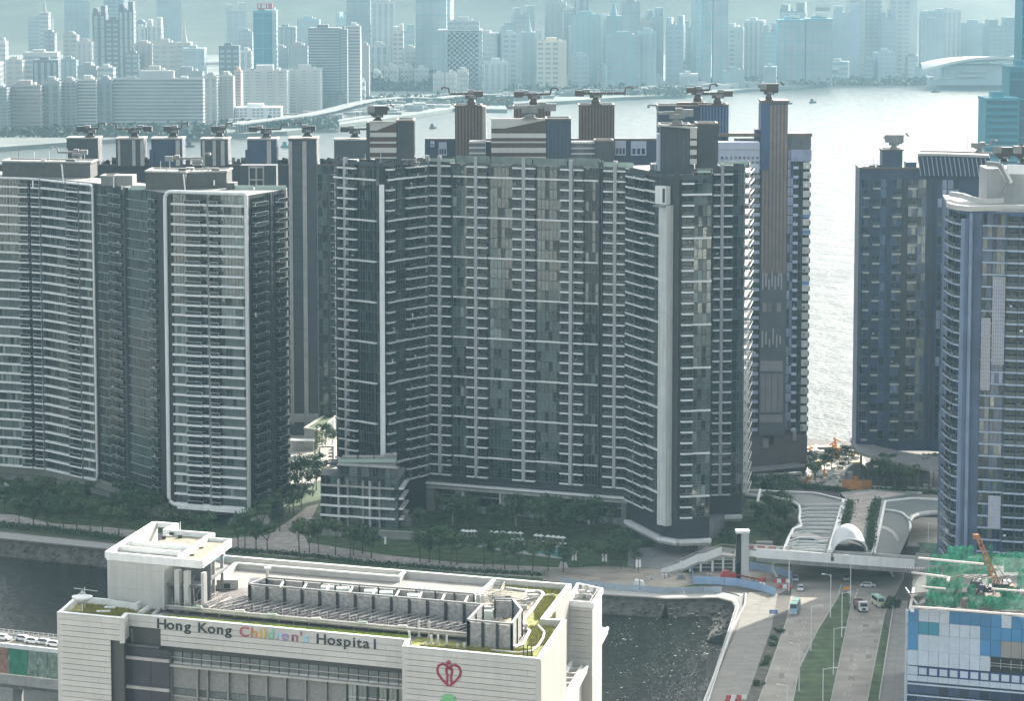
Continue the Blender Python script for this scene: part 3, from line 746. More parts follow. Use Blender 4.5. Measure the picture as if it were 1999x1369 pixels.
# ---------------------------------------------------------------- A: the rounded white-framed block at left
FH = 3.1
Z0A = 6.0
NA = 31
lev = [Z0A + FH * (NA - 1 - k) for k in range(NA)]      # top to bottom
ZTA = Z0A + FH * NA + .4
Rc = C(487, 700, 1031); Lc = C(325, 700, 1018)
P192 = C(192, 700, 974); P140 = C(140, 700, 962); P90 = C(90, 700, 950); P65 = C(66, 700, 947); Pm = C(0, 700, 942); Pf = C(-70, 700, 936)
Rb = C(561, 700, 1002)
A = Bld('apartment_block', 'left apartment block with white rounded picture frame borders and curved white balcony bands', 'apartment building', (Lc.x, Lc.y, 0))
back = 26
poly = [Pf, Pm, P65, P90, P140, P192, Lc, Rc, Rb, Vector((Rb.x, Rb.y + 6, 0)), Vector((Lc.x - 6, Lc.y + 34, 0)), Vector((P192.x - 4, P192.y + back, 0)), Vector((Pf.x, Pf.y + back, 0))]
core = [Vector((p.x, p.y, 0)) for p in poly]
cen = Vector((sum(p.x for p in core) / len(core), sum(p.y for p in core) / len(core), 0))
A.raw('wall', MB().prism([(p.x, p.y + .25) for p in core], Z0A, ZTA - .2, dark_wall, conc))
A.raw('podium', MB().prism([(p.x + (1 if p.x < cen.x else -2.5), p.y + 5) for p in core[:7]] + [(core[8].x - 2, core[8].y + 3), (core[9].x - 2, core[9].y), (Pf.x, Pf.y + back)], 0, Z0A - .05, conc))
# sloping concrete skirt under the facade
sk = MB()
for i in range(0, 6):
    a, b_ = core[i], core[i + 1]
    sk.hexa([(a.x, a.y + 3.2, 2.6), (b_.x, b_.y + 3.2, 2.6), (b_.x, b_.y + 4.5, 2.6), (a.x, a.y + 4.5, 2.6)], [(a.x, a.y - .4, Z0A + .3), (b_.x, b_.y - .4, Z0A + .3), (b_.x, b_.y + 4.5, Z0A + .3), (a.x, a.y + 4.5, Z0A + .3)], conc_lt)
A.raw('skirt', sk)
f0 = Face(A, Pf, Pm); f1 = Face(A, Pm, P65); f2 = Face(A, P65, P90); f3 = Face(A, P90, P140); f4 = Face(A, P140, P192); f5 = Face(A, P192, Lc); f6 = Face(A, Lc, Rc); f7 = Face(A, Rc, Rb)
def pal_a(k): return 'mix' if k > 13 and random.random() < .6 else ('pale' if k > 15 else 'green')  # paler panes on the lower floors, reflections put into the colour
sl = {'d': 1.1, 'h': .62}
columns(f0, 700, lev, FH, [(-68, -30, 'glass', {'pal': 'green'}), (-28, -1, 'glass', {'pal': pal_a}), (-68, -1, 'slab', sl)])
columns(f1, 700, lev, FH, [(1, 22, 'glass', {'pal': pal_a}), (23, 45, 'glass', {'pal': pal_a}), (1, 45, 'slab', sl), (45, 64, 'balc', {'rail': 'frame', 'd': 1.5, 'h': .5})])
columns(f2, 700, lev, FH, [(66, 72, 'wall', {'m': dark_wall, 'd': .1, 'name': 'pier'}), (72, 88.5, 'balc', {'rail': 'frame', 'd': 1.5, 'h': .5})])
columns(f3, 700, lev, FH, [(91, 139, 'slab', sl), (93, 115, 'glass', {'pal': 'dark'}), (116, 139, 'glass', {'pal': 'green'}), (88, 91, 'fin', {'m': conc_dk, 'd': 1.3, 'name': 'pier'})])
columns(f4, 700, lev, FH, [(141, 164, 'balc', {'rail': 'frame', 'd': 1.5, 'h': .5}), (165, 188, 'slab', sl), (166, 188, 'glass', {'pal': 'mix'}), (139, 141, 'fin', {'m': conc_dk, 'd': 1.3, 'name': 'pier'}), (163.5, 165.5, 'fin', {'m': conc_dk, 'd': 1.2, 'name': 'pier'})])
th = {'d': .25, 'h': .16, 'm': rail_w}
columns(f5, 700, lev, FH, [(196, 226, 'glass', {'pal': 'dark'}), (196, 222, 'slab', th), (222, 232, 'balc', {'rail': 'frame', 'd': 1.2, 'h': .18, 'm': slate_wall}), (233, 247, 'balc', {'rail': 'frame', 'd': 1.4, 'h': .18, 'm': slate_wall}),
    (253, 299, 'glass', {'pal': 'green'}), (253, 299, 'slab', th), (300, 312, 'balc', {'rail': 'frame', 'd': 1.2, 'h': .18, 'm': slate_wall}), (249, 252, 'wall', {'m': slate_wall, 'd': .8, 'name': 'pier'}), (314, 324, 'wall', {'m': dark_wall, 'd': .3, 'name': 'pier'})])
columns(f6, 700, lev, FH, [(331, 340, 'wall', {'m': metal_dk, 'd': .5, 'name': 'pier'}), (341, 367, 'glass', {'pal': lambda k: 'pale' if k > 6 and random.random() < .75 else 'green'}), (341, 412, 'slab', {'d': 1.2, 'h': .62}), (415, 482, 'slab', {'d': 1.2, 'h': .62}),
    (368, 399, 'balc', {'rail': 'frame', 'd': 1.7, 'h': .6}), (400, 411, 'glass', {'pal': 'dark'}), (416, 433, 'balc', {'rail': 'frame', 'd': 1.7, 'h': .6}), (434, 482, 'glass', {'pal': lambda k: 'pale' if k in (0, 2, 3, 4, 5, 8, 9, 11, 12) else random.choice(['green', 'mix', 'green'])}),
    (412, 414.5, 'fin', {'m': metal_md, 'd': 1.3, 'name': 'pier'})])
columns(f7, 700, lev, FH, [(493, 518, 'balc', {'rail': 'frame', 'd': 1.4, 'h': .18, 'm': slate_wall}), (538, 557, 'balc', {'rail': 'frame', 'd': 1.4, 'h': .18, 'm': slate_wall}), (520, 536, 'glass', {'pal': 'dark'}), (528, 531, 'wall', {'m': slate_wall, 'd': .5, 'name': 'pier'})])
A.done()
# white frames with rounded corners
def frame_tube(face, u0, u1, z0, z1, r, rad, w, corners, m=white_paint, segs=5):
    pts = []
    def arc(cx, cz, a0, a1):
        for i in range(segs + 1):
            a = a0 + (a1 - a0) * i / segs; pts.append(face.P(cx + rad * math.cos(a), cz + rad * math.sin(a), w))
    if 'bl' in corners: arc(u0 + rad, z0 + rad, 1.5 * math.pi, math.pi)
    else: pts.append(face.P(u0, z0, w))
    if 'tl' in corners: arc(u0 + rad, z1 - rad, math.pi, .5 * math.pi)
    else: pts.append(face.P(u0, z1, w))
    return pts
u0 = f6.u(329); u1 = f6.L + .1
pts = []
rad = 2.2
def arcp(fc, cx, cz, a0, a1, w, rr):
    return [fc.P(cx + rr * math.cos(a0 + (a1 - a0) * i / 5), cz + rr * math.sin(a0 + (a1 - a0) * i / 5), w) for i in range(6)]
zb_, zt_ = Z0A - .4, ZTA + .3
pts += [f6.P(u1 - .6, zb_, 1.3)] + arcp(f6, u0 + 2.6, zb_ + 2.6, 1.5 * math.pi, math.pi, 1.3, 2.6) + arcp(f6, u0 + rad, zt_ - rad, math.pi, .5 * math.pi, 1.3, rad) + arcp(f6, u1 - .8, zt_ - .8, .5 * math.pi, 0, 1.3, .8) + [f6.P(u1, zb_, 1.3)]
A.raw('white_frame', MB().tube(pts, .62, white_paint, 8), smooth=True)
A.raw('frame_soffit', MB().bar(f6.P(u0 + 3, zb_ - .6, .6), f6.P(u1 + .2, zb_ - .6, .6), 2.6, white_paint, .9))
u4 = f4.L - .15
pts = [f0.P(0, ZTA - .6, 1.0), f0.P(f0.L, ZTA - .6, 1.0), f1.P(f1.L, ZTA - .6, 1.0), f2.P(f2.L, ZTA - .7, 1.0), f3.P(f3.L, ZTA - .8, 1.0)] + arcp(f4, u4 - 1.5, ZTA - 2.2, .5 * math.pi, 0, 1.0, 1.4) + [f4.P(u4, Z0A + 2, 1.0), f4.P(u4 - .6, Z0A + .2, .9), f4.P(u4 - 2.5, Z0A - .2, .8), f3.P(f3.L, Z0A - .2, .6), f3.P(0, Z0A - .2, .6), f1.P(f1.L, Z0A - .2, .6), f0.P(0, Z0A - .2, .6)]
A.raw('white_frame', MB().tube(pts, .42, white_paint, 8), smooth=True)
# roof volumes
def flat_vol(b, name, quad, z0, z1, m, mt=None, cap=None):
    b.raw(name, MB().prism(quad, z0, z1, m, mt or conc))
    if cap:
        mb = MB(); n = len(quad)
        for i in range(n):
            a, c = quad[i], quad[(i + 1) % n]; mb.bar((a[0], a[1], z1 + .2), (c[0], c[1], z1 + .2), .7, cap, .5)
        b.raw('coping', mb)
def quad_px(pts, yt, yb, depth):
    a, c = C(pts[0], yt, yb), C(pts[1], yt, yb + (pts[2] if len(pts) > 2 else 0))
    return [(a.x, a.y), (c.x, c.y), (c.x + .5, c.y + depth), (a.x + .5, a.y + depth)], a.z
brick = mat('wall_tile_grey', (.085, .085, .08), .8, var=.15, vscale=.6)
q, z = quad_px((4, 176, 6), 316, 972 - 28, 14); flat_vol(A, 'roof_house', q, ZTA - .3, z, brick, conc, conc_lt)
q, z = quad_px((284, 362, 4), 336, 1002, 16); flat_vol(A, 'roof_house', q, ZTA - .3, z, brick, conc, conc_lt)
q, z = quad_px((362, 442, -6), 338, 1002, 14); flat_vol(A, 'roof_house', q, ZTA - .32, z + .03, brick, conc, conc_lt)
q, z = quad_px((442, 458), 357, 1004, 6); flat_vol(A, 'roof_house', q, ZTA - .3, z, brick, conc)
q, z = quad_px((197, 222), 345, 985, 8); flat_vol(A, 'roof_house', q, ZTA - .3, z, conc, conc, conc_lt)
q, z = quad_px((225, 258), 344, 985, 8); flat_vol(A, 'roof_house', q, ZTA - .3, z + .2, conc, conc_lt)
for (x, y0_, y1_, k) in ((120, 320, 358, 0), (358, 340, 378, 1), (64, 352, 366, 2), (175, 350, 362, 3), (222, 345, 366, 4), (238, 362, 370, 5), (252, 362, 370, 6), (418, 352, 362, 7)):
    a, c = C(x, y0_, 968 if x < 200 else 1008), C(x + (4 if k < 2 else 0), y1_, 968 if x < 200 else 1008)
    A.raw('drain_pipe', MB().tube([a, c], .2, white_paint, 6))
for (x0_, x1_, yy) in ((455, 497, 372), (497, 560, 367), (255, 285, 366)):
    a, c = C(x0_, yy, 1004), C(x1_, yy, 1000); A.raw('glass_parapet', MB().box(a.x, c.x, a.y, a.y + .3, ZTA - .3, ZTA + 1.1, mat('pale_green_glass', (.35, .45, .38), .2)))
for (x_, y_) in ((20, 316), (35, 315)):
    a = C(x_, y_, 944); A.raw('mast', MB().tube([(a.x, a.y + 2, a.z), (a.x, a.y + 2, a.z + 4.5)], .09, metal_md, 5).tube([(a.x - 1, a.y + 2, a.z + 3.6), (a.x + 1, a.y + 2, a.z + 3.6)], .07, metal_md, 5))
a = C(60, 316, 944); roof_junk(A, (a.x, a.x + 18, a.y + 2, a.y + 8), a.z, 9, 5, 1.5)
a = C(300, 336, 1002); roof_junk(A, (a.x, a.x + 20, a.y + 2, a.y + 8), a.z, 12, 6, 1.2)
for x_ in (300, 360, 410): 
    a, c = C(x_, 352, 1002), C(x_ + 8, 362, 1002); A.raw('vent_grille', MB().box(a.x, c.x, a.y - .12 + .6, a.y + 1.5, c.z, a.z, metal_dk))
a = C(150, 315, 948); crane(150, 309, 948, 36, 14, 'pale barrel jib crane lying over the leftmost roof house', metal_md, 'l', 1.0, .8)
crane(385, 322, 1006, 55, 12, 'dusty grey jib crane folded flat behind the middle roof house', conc, 'r', 1.0, .8)

# ---------------------------------------------------------------- C: rear tower row with lift cores
YC = 848
rc0 = C(-60, 318, YC); rc1 = C(653, 318, YC)
Cb = Bld('apartment_block', 'dark rear slab behind the front blocks with a row of square lift cores', 'apartment building', (rc0.x + 60, rc0.y, 0))
zc = C(600, 323, YC).z
Cb.raw('wall', MB().box(rc0.x, rc1.x, rc0.y, rc0.y + 22, 0, zc, dark_wall).box(rc0.x - .1, rc1.x + .1, rc0.y - .2, rc0.y + .4, zc, zc + .5, brown_rib))
fc = Face(Cb, (rc0.x, rc0.y), (rc1.x, rc0.y))
lc = [zc - 3.1 * (k + 1) for k in range(33)]
columns(fc, 600, lc, 3.1, [(622, 640, 'glass', {'pal': 'dark', 'pane': 1.6}), (642, 646, 'wall', {'m': slate_wall, 'd': .5, 'name': 'pier'}), (647, 656, 'balc', {'d': 1.0, 'm': conc_lt, 'h': .3})])
cores = [(132, 181, 193, 270, slate_wall, None), (228, 276, 281, 271, slate_wall, 1), (297, 352, 357, 271, blue_wall, 2), (393, 433, 446, 272, slate_wall, 1), (484, 530, 541, 272, blue_wall, 2), (653, 700, 722, 273, slate_wall, None)]
for (x0_, x1_, x2_, yt, m, st) in cores:
    a, c, d = C(x0_, yt, YC), C(x1_, yt, YC), C(x2_, yt, YC); z = a.z
    Cb.raw('lift_core', MB().box(a.x, d.x, a.y - 3, a.y + 9, zc, z, m).box(a.x - .3, d.x + .3, a.y - 3.3, a.y + 9.3, z, z + .5, conc_lt))
    f = Face(Cb, (a.x, a.y - 3), (d.x, a.y - 3)); H_ = z - zc
    if st == 1:
        for (p, w_) in ((x0_ + 2, 5), (x1_ - 18, 7), (x1_ - 2, 8)): f.put('pilaster', MB().box(0, w_ * .17, -.25, 0, 0, H_ - .4, conc_lt).mesh('pilaster'), f.u(p, yt + 20), zc + .1)
    if st == 2:
        for (p, w_) in ((x1_ - 9, 9), ): f.put('pilaster', MB().box(0, w_ * .17, -.25, 0, 0, H_ - .4, conc_lt).mesh('pilaster'), f.u(p, yt + 20), zc + .1)
        f.put('lower_step', MB().box(0, 1.6, -.6, 1, 0, H_ * .62, m).mesh('lower_step'), f.u(x0_ - 5, yt + 20), zc + .1)
    f.put('vent', MB().box(0, 1.1, -.1, 0, 0, 1.6, metal_dk).mesh('vent'), f.u((x0_ + x1_) / 2 + 6, 290), zc + H_ * .45)
    Cb.raw('roof_rail', MB().tube([(a.x, a.y - 2.8, z + 1.1), (d.x, a.y - 2.8, z + 1.1)], .06, brown_rib, 4))
# the fin tower in front of the rear slab
a, b2, c2 = C(566, 270, YC - 4), C(606, 270, YC - 4), C(620, 270, YC - 4)
z = a.z
Cb.raw('fin_tower', MB().box(a.x, c2.x, a.y - 8, a.y + 8, 0, z, slate_wall).box(a.x - .3, c2.x + .3, a.y - 8.3, a.y + 8.3, z, z + .5, brown_rib))
Cb.raw('fin', MB().box(a.x + .05, a.x + 1.3, a.y - 8.6, a.y - 8, 4, z - .6, conc_lt)); q_ = C(595, 400, YC - 4); Cb.raw('fin', MB().box(q_.x - .2, q_.x + 1.3, a.y - 8.6, a.y - 8, 4, z - .6, conc_lt))
Cb.raw('fin', MB().box(c2.x - .2, c2.x + .15, a.y - 6.5, a.y - 5, 4, z - .6, conc_lt))
Cb.raw('transfer_beam', MB().box(a.x - .5, c2.x, a.y - 9.2, a.y - 7.8, 5, 8, conc_lt))
fl = MB()
for k in range(34): fl.box(a.x + 1.4, q_.x - .3, a.y - 8.2, a.y - 8.02, 6 + k * 3.05, 6.25 + k * 3.05, dark_wall)
Cb.raw('floor_line', fl, stuff=True)
# roof clutter of the rear slab
for i in range(60):
    px = rng.choice([rng.uniform(196, 226), rng.uniform(282, 296), rng.uniform(358, 392), rng.uniform(447, 483), rng.uniform(542, 564), rng.uniform(622, 652)])
    p = C(px, 318, YC); hh = rng.uniform(.5, 2.6)
    Cb.raw('roof_unit', MB().box(p.x, p.x + rng.uniform(.4, 1.8), p.y + .5, p.y + 2, zc + .5, zc + .5 + hh, rng.choice([metal_dk, conc, metal_md])))
rl = MB()
for i in range(90):
    x = rc0.x + 20 + i * 1.3; rl.box(x, x + .1, rc0.y - .1, rc0.y, zc + .5, zc + 1.6, metal_dk)
rl.box(rc0.x + 20, rc0.x + 137, rc0.y - .1, rc0.y, zc + 1.6, zc + 1.72, metal_dk)
Cb.raw('roof_rail', rl, stuff=True)
fr = C(486, 325, 930); w2 = Vector((C(514, 325, 930).x - fr.x, 0, 0)).x
g = MB()
for i in (0, 1, 2): g.box(fr.x + i * w2 / 2 - .25, fr.x + i * w2 / 2 + .25, fr.y, fr.y + .5, fr.z - 8, fr.z, conc_lt)
for j in (0, 1): g.box(fr.x - .25, fr.x + w2 + .25, fr.y - .1, fr.y + .6, fr.z - .5 - j * 4.2, fr.z - j * 4.2, conc_lt)
Cb.raw('open_frame', g); Cb.raw('stair_core', MB().box(fr.x - 3, fr.x + 9, fr.y + 1, fr.y + 9, 60, fr.z + .3, slate_wall))
Cb.done()
crane(176, 267, YC, 18, 16, 'small dark roof crane on the leftmost lift core', None, 'r')
crane(262, 267, YC, 33, 27, 'long dark double armed roof crane on the second lift core', None, 'l')
crane(338, 267, YC, 10, 16, 'short dark roof crane on the third lift core', None, 'r')
crane(428, 267, YC, 7, 12, 'compact dark roof crane on the fourth lift core', None, 'r')
crane(520, 268, YC, 26, 28, 'low long roof crane on the fifth lift core', None, 'r')
crane(600, 266, YC, 10, 8, 'stubby roof crane on top of the fin tower', None, 'l')
crane(693, 268, YC, 20, 26, 'brownish roof crane left of the striped house', None, 'r')

# ---------------------------------------------------------------- B: three joined dark towers in the centre
FB = 3.14
zt = 110.6
levB = [106.45 - FB * k for k in range(-1, 31)]
sh = {'d': 1.1, 'h': .52}
full = {'d': .8, 'h': .5, 'every': 4, 'off': 3}
# left corner tower
Lf, Ck, Rk = C(655, 500, 1006), C(746, 500, 1024), C(830, 500, 1000)
B1 = Bld('corner_tower', 'dark corner tower with narrow white corner fin, left of the wide centre slab', 'apartment building', (Ck.x, Ck.y, 0))
B1.raw('wall', MB().prism([(Lf.x, Lf.y + .2), (Ck.x, Ck.y + .25), (Rk.x, Rk.y + .2), (Rk.x + 1, Rk.y + 20), (Lf.x + 1, Lf.y + 22)], 0, zt, dark_wall, conc))
fa, fb = Face(B1, Lf, Ck), Face(B1, Ck, Rk)
lt_strip = mat('strip_grey', (.38, .39, .385), .7, var=.1, vscale=.4)
nofull = [k for k in range(31) if (k + 3) % 4 == 0]
sh1 = dict(sh, skip=[0])
columns(fa, 500, levB, FB, [(657, 663, 'wall', {'m': slate_wall, 'd': .3, 'name': 'pier'}), (664.5, 676, 'balc', dict(sh, rail='glass')), (680, 699, 'balc', dict(sh, rail='glass')), (676, 681, 'wall', {'m': lt_strip, 'd': 1.0, 'name': 'pier'}),
    (703, 729, 'glass', {'pal': 'dark', 'pane': 1.4}), (655.5, 736, 'slab', full), (730, 732, 'wall', {'m': slate_wall, 'd': .4, 'name': 'pier'}), (732, 741, 'glass', {'pal': 'dark'})])
columns(fb, 500, levB, FB, [(752, 765, 'balc', sh), (768, 790, 'glass', {'pal': 'dark', 'pane': 1.4}), (752, 828, 'slab', full), (791, 808, 'balc', sh), (809.5, 827, 'balc', dict(sh, d=1.5))])
u_, z_ = 0, 0
B1.raw('corner_fin', MB().prism([(Ck.x - .75, Ck.y - 1.1), (Ck.x + .75, Ck.y - 1.1), (Ck.x + .75, Ck.y + .3), (Ck.x - .75, Ck.y + .3)], 14, 105.2, white_paint))
B1.done()
# slab
Sl, Sr = C(834, 500, 998), C(1226, 500, 1030)
B2 = Bld('apartment_slab', 'wide dark centre slab with seven columns of short white balconies and green glass strips', 'apartment building', ((Sl.x + Sr.x) / 2, Sl.y, 0))
B2.raw('wall', MB().prism([(Sl.x - .6, Sl.y + .25), (Sr.x, Sr.y + .25), (Sr.x + 1, Sr.y + 18), (Sl.x - .6, Sl.y + 18)], 10.6, zt + .02, dark_wall, conc))
fs = Face(B2, Sl, Sr)
gp = lambda k: 'green' if random.random() < .8 else 'mix'
colsB = []
for (x0_, x1_, xa, xb, e) in ((841, 882, 857.5, 863.5, 0), (913, 954, 928.5, 934.5, 1), (1003, 1047, 1021.5, 1028, 1), (1096, 1141, 1115, 1121.5, 1), (1180, 1223, 1199.5, 1206, 0)):
    colsB += [(x0_, xa - .4, 'balc', sh), (xb + .4, x1_, 'balc', sh), (xa, xb, 'wall', {'m': lt_strip, 'd': 1.1 if xa != 1115 else 1.7, 'name': 'pier', 'z0': 12})]
colsB += [(885, 899, 'glass', {'pal': lambda k: 'mix' if 3 < k < 10 or 15 < k < 19 else 'green'}), (899, 912, 'glass', {'pal': gp}), (957, 979, 'glass', {'pal': lambda k: 'pale' if 8 < k < 19 else 'mix' if 3 < k < 22 else 'green'}), (979, 1001, 'glass', {'pal': lambda k: 'mix' if 4 < k < 18 else 'green'}), (1049, 1072, 'glass', {'pal': gp}), (1072, 1095, 'glass', {'pal': gp}), (1143, 1169, 'glass', {'pal': 'dark'}),  # pale and mixed panes on middle floors paint in reflections
    (887, 912, 'slab', full), (955, 1002, 'slab', full), (1048, 1095, 'slab', full), (1142, 1170, 'slab', full), (834, 837, 'fin', {'m': white_panel, 'd': 1.2, 'z0': 12}), (1171.5, 1173.5, 'fin', {'m': slate_wall, 'd': 1.3, 'name': 'pier'}), (1176, 1178, 'fin', {'m': slate_wall, 'd': .8, 'name': 'pier'}), (838.5, 839.7, 'fin', {'m': metal_md, 'd': 1.5, 'name': 'pier', 'z0': 12})]
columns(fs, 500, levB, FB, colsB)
# cornice, columns and shop front of the base
B2.raw('cornice', MB().bar(fs.P(-.5, 9.3, .7), fs.P(fs.L + 1, 9.3, .7), 2.6, white_paint, .7).bar(fs.P(-.5, 8.1, .3), fs.P(fs.L + 1, 8.1, .3), 2.4, conc_lt, .9))
B2.raw('cornice_top', MB().bar(fs.P(-.5, 10.4, .1), fs.P(fs.L + 1, 10.4, .1), 2.0, slate_wall, .5))
B2.raw('base_wall', MB().hexa([fs.P(0, 0, -3), fs.P(fs.L, 0, -3), fs.P(fs.L, 0, -14), fs.P(0, 0, -14)], [fs.P(0, 8, -3), fs.P(fs.L, 8, -3), fs.P(fs.L, 8, -14), fs.P(0, 8, -14)], dark_wall))
for (x0_, x1_, m) in ((833, 849, conc), (889, 900, conc), (903, 906, white_paint), (976, 979, white_paint), (981, 988, conc), (1062, 1072, conc), (1149, 1152, white_paint), (1153, 1162, conc), (1214, 1224, conc)):
    a_, b_ = fs.u(x0_, 985), fs.u(x1_, 985); fs.put('column', MB().box(0, b_ - a_, -1.0, .6, 0, 7.7, m).mesh('column'), a_, 0, -.4)
for (x0_, x1_) in ((850, 888), (907, 975), (989, 1061), (1073, 1148), (1163, 1213)):
    a_, b_ = fs.u(x0_, 985), fs.u(x1_, 985); n = int((b_ - a_) / 1.6)
    for i in range(n):
        w_ = (b_ - a_) / n
        fs.put('shop_window', MB().poly([(0, 0, 0), (w_, 0, 0), (w_, 0, 2.0), (0, 0, 2.0)], glass_c).poly([(0, .3, 2.2), (w_, .3, 2.2), (w_, .3, 5.0), (0, .3, 5.0)], glass_a).poly([(0, 0, 5.3), (w_, 0, 5.3), (w_, 0, 6.6), (0, 0, 6.6)], glass_b).box(0, .12, -.1, .1, 0, 7, mull).box(0, w_, -.1, .3, 2.0, 2.25, metal_md).box(0, w_, -.1, .3, 5.0, 5.25, conc_lt).mesh('shop_window'), a_ + i * w_, 0.3, -1.3)
B2.done()
# right corner tower
K0, K1, K2, K3, K4 = C(1229, 500, 1048), C(1294, 500, 1082), C(1328, 500, 1088), C(1389, 500, 1086), C(1389, 500, 1040)
K5, K6 = C(1452, 500, 1038), C(1461, 500, 1010)
B3 = Bld('corner_tower', 'corner tower with wide pale concrete fin and wavy ledges, right of centre slab', 'apartment building', (K1.x, K1.y, 0))
B3.raw('wall', MB().prism([(K0.x, K0.y + .3), (K1.x, K1.y + .3), (K2.x, K2.y + .25), (K3.x, K3.y + .25), (K4.x, K4.y + .25), (K5.x, K5.y + .25), (K6.x, K6.y), (K6.x + 1, K6.y + 8), (K0.x, K0.y + 26)], 5.5, zt + .04, dark_wall, conc))
B3.raw('base_wall', MB().prism([(K0.x + 3, K0.y + 6), (K1.x, K1.y + 6), (K3.x - 3, K3.y + 6), (K5.x - 3, K5.y + 5), (K5.x - 3, K5.y + 14), (K0.x + 3, K0.y + 24)], 0, 5.5, conc_dk))
ga, gb, gc, gd = Face(B3, K0, K1), Face(B3, K1, K2), Face(B3, K2, K3), Face(B3, K4, K5)
lv3 = [106.2 - 3.15 * k for k in range(-1, 31)]
columns(ga, 500, lv3, 3.15, [(1231, 1246, 'balc', dict(sh, d=1.6)), (1248, 1266, 'balc', dict(sh, d=1.5)), (1268, 1279, 'slab', {'d': .5, 'h': .3}), (1268, 1291, 'slab', dict(full, d=.8)), (1268, 1280, 'glass', {'pal': 'dark'}), (1281, 1292, 'glass', {'pal': 'dark'})])
fin_c = mat('fin_concrete', (.58, .60, .56), .75, var=.08, vscale=.3, stain=.2)
columns(gb, 500, lv3, 3.15, [(1294, 1315, 'fin', {'m': fin_c, 'd': 1.8, 'z0': 9, 'z1': 103}), (1316, 1327, 'wall', {'m': metal_dk, 'd': .3, 'name': 'recess_wall'})])
gb.put('fin', MB().box(0, .5, -2.3, 0, 0, 94, white_panel).mesh('fin'), gb.u(1311.5, 500), 9, .1)
gb.put('machine_box', MB().box(0, 4.3, -1.9, 0, 0, 5.2, white_paint).box(3.0, 3.9, -2.0, -1.85, .5, 4.6, metal_dk).mesh('machine_box'), gb.u(1288, 340), 103.2, .1)
gb.put('machine_ledge', MB().box(0, 4.6, -2.4, 0, 0, .5, conc).mesh('machine_ledge'), gb.u(1286, 340), 102.4, .1)
columns(gc, 500, lv3, 3.15, [(1330, 1353, 'balc', sh), (1354, 1371, 'glass', {'pal': gp}), (1371, 1388, 'glass', {'pal': gp}), (1354, 1388, 'slab', dict(full))])
columns(gd, 500, lv3, 3.15, [(1391, 1404, 'balc', sh), (1411, 1428, 'balc', sh), (1404.5, 1410.5, 'wall', {'m': lt_strip, 'd': 1.1, 'name': 'pier'}), (1430, 1440, 'glass', {'pal': 'dark'}), (1440, 1451, 'glass', {'pal': 'green'})])
ge = Face(B3, K5, K6)
columns(ge, 500, lv3, 3.15, [(1453, 1460, 'balc', dict(sh, d=1.6))])
for f_, a_, b_ in ((ga, 0, ga.L + .6), (gb, -.4, gb.L + .2), (gc, 0, gc.L + .3), (gd, 0, gd.L)):
    B3.raw('base_cornice', MB().bar(f_.P(a_, 4.7, .4), f_.P(b_, 4.7, .4), 2.2, white_paint, 1.0).bar(f_.P(a_, 3.8, .1), f_.P(b_, 3.8, .1), 2.0, conc_lt, .7))
B3.done()
# roofs of the centre group: rails, ribbed houses, striped houses
def striped(b, px0, px1, yt, yb, z0, depth, ybands, label='striped_house'):
    a, c = C(px0, yt, yb), C(px1, yt, yb); z = a.z
    b.raw(label, MB().box(a.x, c.x, a.y, a.y + depth, z0, z, brown_wall, ).box(a.x - .2, c.x + .2, a.y - .3, a.y + .2, z, z + .4, white_panel))
    H_ = z - z0
    for (f0_, f1_) in ybands: b.raw('white_stripe', MB().box(a.x, c.x, a.y - .35, a.y, z0 + H_ * f0_, z0 + H_ * f1_, white_panel))
    # slanted top stripe
    b.raw('white_stripe', MB().hexa([(a.x, a.y - .37, z0 + H_ * .78), (a.x + (c.x - a.x) * .25, a.y - .37, z0 + H_ * .78), (a.x + (c.x - a.x) * .25, a.y, z0 + H_ * .78), (a.x, a.y, z0 + H_ * .78)], [(a.x, a.y - .37, z), (c.x, a.y - .37, z), (c.x, a.y, z), (a.x, a.y, z)], white_panel))
    return a, c, z
rib_box(B1, 'roof_house', 775, 806, 237, 1012, 14, zt, slate_wall, slate_wall, 1.1)
striped(B1, 722, 774, 239, 1012, 112.5, 10, [(0, .04), (.16, .30), (.42, .47), (.60, .72)])
B1.raw('roof_house', MB().box(C(715, 239, 1012).x, C(721.5, 239, 1012).x, C(715, 239, 1012).y - .3, C(715, 239, 1012).y + 10, zt, C(715, 239, 1012).z, slate_wall))
a, c = C(694, 298, 1010), C(812, 298, 1010); B1.raw('roof_house', MB().box(a.x + 6, c.x, a.y - 1.2, a.y + 6, zt, 112.9, conc_dk)); roof_junk(B1, (a.x, c.x, a.y - 3, a.y - 2), zt, 12, 8, 1.8)
for f_ in (fa, fb): B1.raw('parapet', MB().bar(f_.P(0, zt + .6, .1), f_.P(f_.L, zt + .6, .1), .3, slate_wall, 1.2))
a, c, z = rib_box(B2, 'lift_core', 888, 939, 208, 940, 12, 95, brown_wall, brown_rib, 1.0)
B2.raw('lift_core_side', MB().box(c.x + .4, c.x + 1.6, a.y + 1, a.y + 11, 95, z, mat('cream_rib', (.45, .4, .34), .6)))
rib_box(B2, 'lift_core', 1131, 1198, 207, 940, 12, 95, brown_wall, brown_rib, 1.0)
rib_box(B2, 'lift_core', 1003, 1073, 210, 940, 12, 95, brown_wall, brown_rib, 1.0)
striped(B2, 959, 1066, 234, 1002, zt + 1.4, 12, [(0, .04), (.14, .27), (.40, .44), (.53, .65)])
rib_box(B2, 'roof_house', 1067, 1113, 234, 1002, 13, zt, slate_wall, blue_wall, 1.1)
